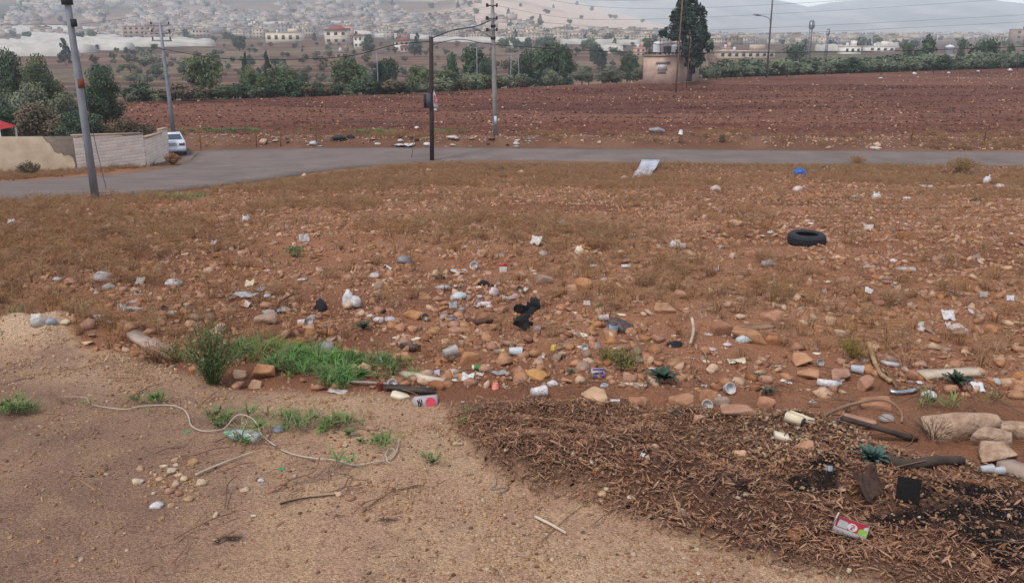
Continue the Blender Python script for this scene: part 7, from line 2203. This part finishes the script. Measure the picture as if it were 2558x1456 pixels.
# ---- longer things laid between two points
def bar(u0, v0, u1, v1, wpx, hpx, m, name, cat, label, lift0=0.0, lift1=0.0, taper=1.0):
    a, b = at(u0, v0), at(u1, v1)
    a.z += lift0; b.z += lift1
    d = b - a; L = d.length; k = px2m((a + b) / 2, 1.0)
    w, h = wpx * k, hpx * k
    n = 6; V = []; F = []
    for i in range(n + 1):
        t = i / n
        wob = .06 * w * rl.normal()
        ww = w * (1 + (taper - 1) * t) * (1 + .06 * rl.normal())
        for (y, z) in ((-ww / 2, 0), (ww / 2, 0), (ww / 2, h), (-ww / 2, h)):
            V.append((t * L + (rl.normal() * .25 * w if i in (0, n) else 0), y + wob, z + .05 * h * rl.normal()))
    for i in range(n):
        q = i * 4
        for j in range(4):
            F.append((q + j, q + 4 + j, q + 4 + (j + 1) % 4, q + (j + 1) % 4))
    F += [(0, 1, 2, 3), (n * 4 + 3, n * 4 + 2, n * 4 + 1, n * 4)]
    o = ob(name, mesh_from(name, V, F, [PL[m]]), None, a)
    o.rotation_euler = (0, -math.asin(max(-1, min(1, d.z / L))), math.atan2(d.y, d.x))
    return tag(o, label, cat)
def stick(pts, rpx, m, name, cat, label, lift=.01, taper=.5, lifts=None):
    P3 = [at(u, v) for u, v in pts]
    for i, p in enumerate(P3):
        p.z += lift + (lifts[i] if lifts else 0)
    k = px2m(P3[0], 1.0)
    o0 = P3[0].copy()
    Q = smooth_path([p - o0 for p in P3], 5)
    n = len(Q)
    r = [rpx * k * (1 + (taper - 1) * i / (n - 1)) for i in range(n)]
    return tag(ob(name, MB().tube(Q, r, 6).mesh(name, [PL[m]], True), None, o0), label, cat)
bar(332, 852, 440, 898, 34, 14, 'slab', 'concrete_slab', 'slab', 'long broken pale concrete slab leaning out of the dark earth', .04, .0)
bar(1009, 940, 1112, 962, 18, 14, 'palewood', 'timber_beam', 'beam', 'pale timber beam lying above the dark plank')
bar(960, 972, 1080, 986, 26, 5, 'darkwood', 'plank', 'plank', 'dark rotten plank between red cup and brown stone', .02, .03)
bar(875, 962, 985, 968, 8, 4, 'ropegrey', 'thin_plank', 'plank', 'thin grey slat at the foot of the green grass', .03, .03)
bar(2300, 946, 2452, 936, 34, 15, 'palewood', 'white_beam', 'beam', 'long white painted beam lying behind the dark plant')
bar(2098, 1062, 2288, 1102, 16, 10, 'darkwood', 'plank', 'plank', 'long weathered plank in front of the biggest boulder', .05, .0)
bar(1852, 826, 1934, 818, 22, 8, 'wood', 'plank', 'plank', 'rusty brown plank lying behind the clear crumpled bag')
bar(1562, 960, 1612, 966, 16, 6, 'palewood', 'plank', 'plank', 'short pale plank left of the dark thistle')
bar(2440, 1120, 2400, 1100, 10, 8, 'slab', 'slab_edge', 'slab', 'grey slab edge leaning on the biggest boulder') if False else None
bar(2500, 1180, 2600, 1215, 40, 34, 'slab', 'grey_log', 'log', 'thick grey log entering beside the clear cups')
stick([(2204, 1160), (2262, 1176), (2335, 1168), (2400, 1166)], 15, 'darkwood', 'dark_log', 'log', 'dark bent log lying beside the blue green rosette', .05, .8)
stick([(2056, 1045), (2120, 1030), (2201, 1030), (2246, 1044), (2252, 1060)], 5, 'wood', 'branch', 'branch', 'curved dry branch arching over the crushed jug', .02, .7, [0, .05, .10, .05, 0])
stick([(2166, 888), (2178, 912), (2196, 940), (2224, 962)], 6, 'straw', 'palm_strip', 'palm strip', 'curled tan palm strip with a looped top', .04, .9, [.10, .05, .0, 0])
stick([(2170, 890), (2180, 880), (2186, 890), (2182, 905)], 2, 'straw', 'palm_loop', 'palm strip', 'thin loop of palm fibre above the curled strip', .12, 1.0)
stick([(2222, 985), (2245, 988), (2275, 984), (2292, 978)], 5.5, 'chrome', 'metal_tube', 'tube', 'bent chrome tube lying in front of the white card', .03, 1.0)
stick([(2210, 930), (2228, 958), (2240, 975)], 4, 'wood', 'stick', 'stick', 'brown stick between the palm strip and the chrome tube', .03)
stick([(1726, 830), (1731, 848), (1724, 868)], 4, 'palewood', 'stick', 'stick', 'white forked stick standing beside the black rag', .05, .8, [.12, .06, 0])
stick([(490, 1192), (540, 1170), (590, 1150), (634, 1134)], 3.5, 'palewood', 'stick', 'stick', 'long pale split stick below the clear bottle', .02)
stick([(166, 1202), (188, 1194), (230, 1218), (292, 1250)], 3.5, 'wood', 'stick', 'stick', 'bent brown stick half buried in the tan ground', .0)
stick([(1336, 1297), (1375, 1316), (1414, 1338)], 4, 'palewood', 'stick', 'stick', 'straight pale reed piece lying on tan ground', .02, .8)
stick([(1354, 1354), (1400, 1310), (1450, 1270), (1488, 1240)], 1.5, 'wood', 'twig', 'twig', 'thin twig crossing under the pale reed piece', .012)
stick([(628, 1291), (640, 1291)], 3, 'paper', 'cigarette_end', 'cigarette end', 'white cigarette end on the bare tan ground', .008, 1)
stick([(700, 1262), (760, 1248), (840, 1240)], 2.6, 'darkwood', 'twig', 'twig', 'dark twig lying below the second pebble cluster', .012)
stick([(905, 1282), (960, 1240), (1010, 1222)], 2.2, 'wood', 'twig', 'twig', 'brown twig on the tan ground above the ash spot', .012)
stick([(1000, 1225), (1060, 1215)], 2.0, 'wood', 'twig', 'twig', 'short brown twig right of the ash spot', .012)
stick([(1680, 1240), (1700, 1300), (1712, 1325)], 2.2, 'straw', 'straw_stem', 'stem', 'pale straw stem at the lower mulch edge', .03)
stick([(962, 666), (978, 676)], 3, 'paper', 'white_stick', 'stick', 'short white stick left of the white ball', .02, 1)
stick([(941, 709), (960, 704)], 2.6, 'paper', 'white_stick', 'stick', 'short white stick below the dirty clear bag', .02, 1)
stick([(1797, 620), (1820, 618)], 2.4, 'paper', 'white_stick', 'stick', 'white stick lying left of the tyre', .02, 1)
stick([(2157, 671), (2184, 670)], 3, 'paper', 'white_stick', 'stick', 'white stick lying left of the clear squashed bottle', .02, 1)
stick([(689, 786), (705, 772), (738, 765)], 3, 'darkwood', 'branch', 'branch', 'dark bent branch rising over the grey plastic sheet', .05, .6, [.0, .06, .12])
stick([(1168, 806), (1196, 812), (1240, 802)], 8, 'bark', 'bark_piece', 'bark', 'dark curved bark piece left of black torn rubber', .03, .8)
stick([(1742, 925), (1735, 938), (1742, 952), (1760, 962)], 2.5, 'wood', 'root', 'root', 'looped pale root left of tan round stone', .03, .8)
stick([(1752, 884), (1762, 895), (1765, 920)], 2.2, 'wood', 'root', 'root', 'thin pale root above the looped root', .04, .8)
stick([(1898, 995), (1902, 985), (1925, 982), (1952, 985)], 3.2, 'wood', 'root', 'root', 'curled root beside the dull grey green plant', .03, .8)
stick([(2095, 1060), (2110, 1030), (2125, 1005)], 3.4, 'wood', 'root', 'root', 'grey root standing behind the flat pink slab', .03, .8)
stick([(2170, 885), (2152, 905), (2145, 925)], 1.4, 'wood', 'twig', 'twig', 'thin dark twig near the clear cup and weed', .04, .8)
stick([(0, 511), (120, 503), (200, 497), (330, 484)], 5.5, 'slab', 'concrete_kerb', 'kerb', 'long low concrete kerb lying along the near road edge', .04, .9)
rope = [(160, 996), (213, 998), (224, 1012), (247, 1020), (309, 1028), (343, 1022), (377, 1018), (425, 1018), (455, 1026), (471, 1044), (478, 1068), (501, 1081), (535, 1082), (562, 1075), (597, 1062), (636, 1074), (653, 1090), (684, 1117), (711, 1133), (744, 1144), (793, 1152), (841, 1156), (886, 1168), (935, 1160), (975, 1152), (991, 1133), (998, 1101)]
P3 = [at(u, v) + Vector((0, 0, .022)) for u, v in rope]
for i in (14, 15): P3[i].z += .07
o0 = P3[0].copy()
t = thing('rope', 'long white rope snaking over tan ground past the clear bottle', 'rope', o0)
Q = smooth_path([p - o0 for p in P3], 6)
ob('strand', MB().tube(Q, [.002 + .0028 * min(1, i / 40) * (1 - .3 * max(0, i - 120) / 60) for i in range(len(Q))], 6).mesh('strand', [PL['rope']], True), t)
lp = [at(u, v) + Vector((0, 0, .03)) - o0 for u, v in [(968, 1154), (963, 1142), (975, 1128), (986, 1134), (980, 1146), (966, 1156), (974, 1166)]]
ob('loop', MB().tube(smooth_path(lp, 5), .004, 5).mesh('loop', [PL['rope']], True), t)
lp = [at(u, v) + Vector((0, 0, .06)) - o0 for u, v in [(605, 1064), (608, 1074), (616, 1076), (618, 1068)]]
ob('loop', MB().tube(smooth_path(lp, 5), .004, 5).mesh('loop', [PL['rope']], True), t)
stick([(1236, 1195), (1238, 1215), (1225, 1226), (1250, 1222), (1265, 1222), (1262, 1230), (1240, 1236)], 1.6, 'ropegrey', 'wire_loop', 'wire', 'thin looped wire on the tan ground below the mulch', .015, 1)
# ---- the tyre
p = at(2014, 606); w = px2m(p, 90)
t = thing('tyre', 'black worn car tyre lying flat in the stony field', 'tyre', (p.x, p.y, p.z - .04))
t.scale = (1, 1, .78)
R = w / 2; prof = [(R * .60, .03), (R * .64, .01), (R * .86, 0), (R * .96, .03), (R * 1.0, .07), (R * 1.0, .21), (R * .96, .25), (R * .86, .285), (R * .64, .27), (R * .60, .25), (R * .62, .235), (R * .80, .22), (R * .84, .15), (R * .80, .06), (R * .60, .03)]
ob('carcass', MB().lathe(prof, 40).mesh('carcass', [DARK], True), t)
g = MB()
for i in range(56):
    a = i * 6.2832 / 56
    for z in (.09, .14, .19):
        g.box((math.cos(a + (.03 if z == .14 else 0)) * R * 1.004, math.sin(a + (.03 if z == .14 else 0)) * R * 1.004, z), (.018, R * .085, .036), rz=a)
tb = ob('tread', g.mesh('tread', [DARK]), t); tb['kind'] = 'stuff'
# ---- the metal board by the road
c4 = [at(u, v) for u, v in ((1578, 447), (1624, 444), (1648, 417), (1603, 417))]
lift = [.02, .02, .42, .42]
t = thing('metal_board', 'dented white metal board propped up near the road edge', 'board', c4[0])
V = []; n = 8
for j in range(n + 1):
    for i in range(n + 1):
        s, q = i / n, j / n
        b0 = c4[0].lerp(c4[1], s) + Vector((0, 0, .02)); b1 = c4[3].lerp(c4[2], s) + Vector((0, 0, .38))
        x = b0.lerp(b1, q) - c4[0]
        x.z += .06 * float(fbm(s * 3, q * 3, 1.0, 9, 3)) + (.05 if abs(q - .3) < .07 else 0) + .03 * math.sin(q * 8)
        V.append(x)
F = [(j * (n + 1) + i, j * (n + 1) + i + 1, (j + 1) * (n + 1) + i + 1, (j + 1) * (n + 1) + i) for j in range(n) for i in range(n)]
solid(ob('sheet', mesh_from('sheet', [tuple(x) for x in V], F, [mat('board_white', (186, 186, 192), .45, .1, 3, col2=(158, 158, 166), bump=.3)], True), t), .015)
ob('prop', MB().tube([c4[3] - c4[0] + Vector((.5, .05, 0)), c4[3] - c4[0] + Vector((.5, -.05, .35))], .04, 6).mesh('prop', [PL['wood']]), t)
# ---- clear bottle by the rope
p = at(605, 1101); L = px2m(p, 96)
t = thing('plastic_bottle', 'large clear plastic bottle with a green neck lying by the rope', 'bottle', p, (0, math.radians(2), math.radians(-14)))
prof = [(.001, .02), (.13, 0), (.165, .04), (.17, .12), (.155, .17), (.17, .22), (.172, .34), (.150, .42), (.15, .50), (.168, .56), (.165, .70), (.14, .80)]
V, F = lathe_geo(prof, 20); V = lie(V, .16); V[:, 0] = (.5 - V[:, 0]); V[:, 2] *= .95; V[:, 2] *= 1 + .10 * np.sin(V[:, 0] * 9)
V *= L
ob('body', mesh_from('body', V, F, [plastic('bottle_clear', (188, 196, 190), .55, .18)], True), t)
V, F = lathe_geo([(.14, .80), (.09, .90), (.055, .95), (.055, 1.0), (.05, 1.0)], 20); V = lie(V, .16); V[:, 0] = (.5 - V[:, 0]); V[:, 2] *= .95; V *= L
ob('neck', mesh_from('neck', V, F, [plastic('bottle_green', (120, 172, 136), .8, .2)], True), t)
# ---- juice carton with a straw, on the mulch
p = at(2121, 1330)
L = px2m(p, 80)
t = thing('juice_carton', 'crushed red and white juice carton with a straw on the mulch', 'carton', p + Vector((0, 0, .0)), (math.radians(22), math.radians(10), math.radians(-28)))
h, w = L * .40, L * .52
cw = mat('carton_white', (184, 176, 176), .55, .04, 6, col2=(150, 138, 132)); cr = mat('carton_red', (154, 34, 42), .45, .1, 8, col2=(116, 32, 40)); cg = mat('carton_green', (126, 160, 64), .4, .12, 10, col2=(92, 128, 48)); cs = mat('carton_silver', (140, 140, 134), .4, .15, 14)
g = MB()
V = [(-.5 * L, -w / 2, 0), (.5 * L, -w * .46, 0), (.5 * L, w * .46, 0), (-.5 * L, w / 2, 0), (-.47 * L, -w * .42, h * .8), (.48 * L, -w / 2, h), (.5 * L, w * .48, h * .95), (-.5 * L, w * .40, h * .86)]
g.add(V, [(0, 3, 2, 1), (4, 5, 6, 7), (0, 1, 5, 4), (1, 2, 6, 5), (2, 3, 7, 6), (3, 0, 4, 7)])
ob('body', g.mesh('body', [cw]), t)
def topz(x, y): 
    fx_ = (x / L + .5); fy_ = (y / w + .5)
    return (h * .8) * (1 - fx_) * (1 - fy_) + h * fx_ * (1 - fy_) + h * .95 * fx_ * fy_ + h * .86 * (1 - fx_) * fy_
def topquad(name, pts, m, lift):
    V = [(x * L, y * w, topz(x * L, y * w) + lift) for x, y in pts]
    return ob(name, mesh_from(name, V, [tuple(range(len(pts)))], [m]), t)
topquad('red_panel', [(-.46, -.40), (.47, -.46), (.47, .44), (-.46, .38)], cr, .0016)
topquad('silver_panel', [(-.40, -.36), (-.10, -.40), (-.12, .14), (-.38, .18)], cs, .0026)
topquad('green_panel', [(.20, -.45), (.47, -.47), (.47, .16), (.36, .02), (.24, -.05)], cg, .0026)
topquad('white_patch', [(.36, .0), (.47, -.02), (.47, .32), (.40, .22), (.34, .10)], cw, .0032)
topquad('emblem', [(.03 + .15 * math.cos(a), -.12 + .30 * math.sin(a)) for a in np.linspace(0, 6.283, 16, endpoint=False)], cw, .0032)
g = MB()
for (x0, y0, x1, y1) in ((-.02, .02, .10, .06), (.05, -.10, .09, .04), (.0, -.14, .10, -.10), (.0, -.28, .04, -.12), (-.03, -.32, .07, -.28)):
    z = topz(.03 * L, -.1 * w) + .0045
    g.add([(x0 * L, y0 * w, z), (x1 * L, y0 * w, z), (x1 * L, y1 * w, z), (x0 * L, y1 * w, z)], [(0, 1, 2, 3)])
ob('lettering', g.mesh('lettering', [cr]), t)
g = MB()
for x in (-.34, -.2, -.17, .05, .07):
    g.box((x * L, -w * .49, h * .42), (.008 * L, .003, h * .5))
ob('fold_lines', g.mesh('fold_lines', [cs]), t)
ob('straw', MB().tube([(-.52 * L, -w * .1, h * .3), (-.50 * L, -w * .05, h * .9), (-.47 * L, w * .1, h * 1.7)], L * .022, 7).mesh('straw', [PL['white']], True), t)
# ---- milk carton in the gravel edge
p = at(1064, 1011); L = px2m(p, 62)
t = thing('milk_carton', 'white drink carton with a red disc half buried in gravel', 'carton', p + Vector((0, 0, -.03)), (math.radians(-12), math.radians(-4), math.radians(4)))
h, w = L * .48, L * .40
g = MB(); g.add([(-.42 * L, -w / 2, 0), (.5 * L, -w / 2, 0), (.5 * L, w / 2, 0), (-.42 * L, w / 2, 0), (-.42 * L, -w / 2, h), (.46 * L, -w / 2, h * 1.06), (.5 * L, w / 2, h), (-.42 * L, w / 2, h), (-.55 * L, -w * .1, h * .75), (-.55 * L, w * .1, h * .75)],
                [(0, 3, 2, 1), (4, 5, 6, 7), (0, 1, 5, 4), (1, 2, 6, 5), (2, 3, 7, 6), (0, 4, 8), (3, 9, 7), (0, 8, 9, 3), (4, 7, 9, 8)])
ob('body', g.mesh('body', [cw]), t)
yf = -w / 2 - .0025
rc = mat('carton_rose', (198, 70, 86), .5, .1, 6)
V = [((.22 + .21 * math.cos(a)) * L, yf, (.55 + .42 * math.sin(a)) * h) for a in np.linspace(0, 6.283, 20, endpoint=False)]
ob('red_disc', mesh_from('red_disc', V, [tuple(range(20))], [rc]), t)
g = MB()
def stroke(x0, z0, x1, z1, wd=.018):
    a = np.array([x0 * L, z0 * h]); b = np.array([x1 * L, z1 * h]); d = b - a; d /= np.linalg.norm(d); nn = np.array([-d[1], d[0]]) * wd * L
    g.add([(a[0] - nn[0], yf - .001, a[1] - nn[1]), (b[0] - nn[0], yf - .001, b[1] - nn[1]), (b[0] + nn[0], yf - .001, b[1] + nn[1]), (a[0] + nn[0], yf - .001, a[1] + nn[1])], [(0, 1, 2, 3)])
for q in ((-.27, .30, -.27, .62), (-.24, .28, -.20, .28), (-.20, .28, -.20, .62), (-.30, .66, -.18, .56), (-.30, .74, -.20, .70), (-.30, .84, -.30, .70), (-.22, .80, -.21, .90), (-.14, .30, -.14, .88), (-.26, .16, -.18, .14)):
    stroke(*q)
ob('lettering', g.mesh('lettering', [BLACKM]), t)
# ---- green can
p = at(1201, 925); L = px2m(p, 44)
t = thing('drink_can', 'green and cream drink can lying left of the clear tray', 'can', p, (0, 0, math.radians(4)))
V, F = lathe_geo([(.001, .02), (.14, .0), (.17, .03), (.17, .95), (.14, 1.0), (.13, .98), (.001, .98)], 18); V = lie(V, .17); V[:, 0] -= .5
ob('body', mesh_from('body', V * L, F, [PL['cream']], True), t)
V, F = lathe_geo([(.171, .12), (.173, .13), (.173, .80), (.171, .81)], 18); V = lie(V, .17); V[:, 0] -= .5
ob('label_band', mesh_from('label_band', V * L, F[:-1], [mat('can_green', (70, 120, 66), .4, .1, 12, col2=(48, 96, 52))], True), t)
# ---- jar with a blue white label under the brown bag
p = at(1531, 834); L = px2m(p, 24)
t = thing('labelled_jar', 'dark jar with a blue white label sticking out of brown bag', 'jar', p, (math.radians(12), 0, math.radians(6)))
ob('body', MB().lathe([(.42 * L, 0), (.45 * L, .03 * L), (.45 * L, 1.3 * L), (.2 * L, 1.4 * L), (.001, 1.4 * L)], 16).mesh('body', [PL['brownbag']], True), t)
ob('label_band', MB().lathe([(.455 * L, .5 * L), (.462 * L, .52 * L), (.462 * L, 1.2 * L), (.455 * L, 1.22 * L)], 16).mesh('label_band', [mat('label_blue', (172, 190, 208), .5, .1, 10, col2=(140, 160, 184))], True), t)
# ---- the purple and white packet
p = at(1494, 944); L = px2m(p, 34)
t = thing('printed_packet', 'purple and white printed packet standing in the red soil', 'packet', p, (math.radians(-30), math.radians(8), math.radians(18)))
ob('body', MB().box((0, 0, L * .35), (L, L * .3, L * .70)).mesh('body', [cw]), t)
g = MB(); yf = -L * .15 - .003
for z in (.08, .60): g.box((0, yf, L * z), (L * .96, .003, L * .11))
g.box((-.2 * L, yf, L * .36), (L * .3, .003, L * .06)); g.box((.22 * L, yf, L * .34), (L * .26, .003, L * .22)); g.box((-.12 * L, yf, L * .25), (L * .42, .003, L * .04))
ob('printing', g.mesh('printing', [PL['purple']]), t)
# ---- small striped can in the far field
p = at(1699, 624); L = px2m(p, 26)
t = thing('striped_can', 'black and white striped can beside the white peaked bag', 'can', p, (0, 0, math.radians(-8)))
V, F = lathe_geo([(.001, 0), (.3, 0), (.33, .04), (.33, .96), (.3, 1), (.001, 1)], 14); V = lie(V, .33); V[:, 0] -= .5
ob('body', mesh_from('body', V * L, F, [PL['dirty']], True), t)
for z in (.1, .3):
    V, F = lathe_geo([(.332, z), (.34, z + .01), (.34, z + .08), (.332, z + .09)], 14); V = lie(V, .33); V[:, 0] -= .5
    ob('stripe', mesh_from('stripe', V * L, F[:-1], [PL['black']], True), t)
# ---- cream foam box with a black inside
p = at(1988, 1058); L = px2m(p, 68)
t = thing('foam_box', 'cream foam box with a black inside', 'box', p, (0, math.radians(6), math.radians(-38)))
ob('shell', MB().box((-.1 * L, 0, L * .16), (.62 * L, .32 * L, .30 * L)).mesh('shell', [PL['foam']]), t)
ob('lid', MB().box((.12 * L, .17 * L, L * .20), (.9 * L, .05 * L, .30 * L)).mesh('lid', [PL['foam']]), t)
ob('inside', MB().box((.235 * L, -.01 * L, L * .15), (.10 * L, .28 * L, .24 * L)).mesh('inside', [PL['black']]), t)
# ---- the black torn rubber
p = at(1312, 828); k = px2m(p, 1.0)
t = thing('torn_rubber', 'large black torn rubber sheet standing twisted among the stones', 'rubber sheet', p + Vector((0, 0, .05)))
def ribbon(pts, ws, name):
    V = []; F = []
    Q = smooth_path(pts, 5); n = len(Q); W_ = np.interp(np.linspace(0, len(ws) - 1, n), range(len(ws)), ws); m = 7
    for i in range(n):
        tn = np.asarray(Q[min(i + 1, n - 1)]) - np.asarray(Q[max(i - 1, 0)]); tn /= np.linalg.norm(tn) + 1e-9
        sd = np.cross(tn, np.array([.25, 1, .15])); sd /= np.linalg.norm(sd) + 1e-9
        for j in range(m):
            s = (j / (m - 1) - .5) * 2
            q = np.asarray(Q[i]) + sd * s * W_[i] * (1 + .18 * rl.normal() * (abs(s) > .9))
            V.append(q + np.array([0, .12 * W_[i] * math.sin(s * 3 + i * .5) + .04 * k * rl.normal(), 0]))
    for i in range(n - 1):
        for j in range(m - 1):
            a = i * m + j; F.append((a, a + 1, a + m + 1, a + m))
    solid(ob(name, mesh_from(name, V, F, [PL['rag']], True), t), .012)
ribbon([(-16 * k, 0, 0), (-10 * k, -.02, 14 * k), (0, 0, 30 * k), (12 * k, .02, 48 * k), (24 * k, .03, 58 * k), (36 * k, .0, 60 * k)], [20 * k, 22 * k, 9 * k, 13 * k, 18 * k, 12 * k], 'main_sheet')
ribbon([(8 * k, .03, 44 * k), (-4 * k, .0, 46 * k), (-18 * k, -.03, 54 * k), (-28 * k, -.05, 56 * k)], [6 * k, 13 * k, 14 * k, 4 * k], 'side_flap')
ribbon([(0, .03, 4 * k), (10 * k, .03, 6 * k), (20 * k, .05, 6 * k)], [8 * k, 8 * k, 4 * k], 'ground_flap')
# ---- stump and roadside lumps
b = at(1803, 352)
t = thing('tree_stump', 'dark cut tree stump on the far road verge', 'stump', b)
ob('trunk', MB().lathe([(.26, -.2), (.2, .1), (.17, .3), (.17, .42), (.001, .44)], 12).mesh('trunk', [BARK], True), t)
for i, (u, v, w, lab) in enumerate([(2070, 372, 26, 'pale rock on far verge near the stump'), (2190, 366, 30, 'pale rock on the far verge by the leaning post'), (1497, 358, 22, 'round pale rock beside the power pole'), (660, 358, 40, 'large tan rock on the littered bank by the car'), (1300, 436, 30, 'tan rock by the burnt patch at the road edge'), (1070, 428, 26, 'tan rock near the foot of the timber pole'), (905, 436, 20, 'pale rock in the rubble by the timber pole'), (950, 436, 16, 'white rock left of the timber pole'), (760, 440, 26, 'pale rubble lump at the near road edge'), (495, 470, 18, 'pale rock beside green weeds at the road edge'), (2080, 428, 20, 'tan rock at the road edge near the blue bag')]):
    p = at(u, v); s = px2m(p, w * .65)
    tag(ob('rock', ROCK[('angular', i % 3, 'pale')], None, (p.x, p.y, p.z + .1 * s), (.1, .1, rl.random() * 6), (s, s, s * 1.1)), lab, 'rock')
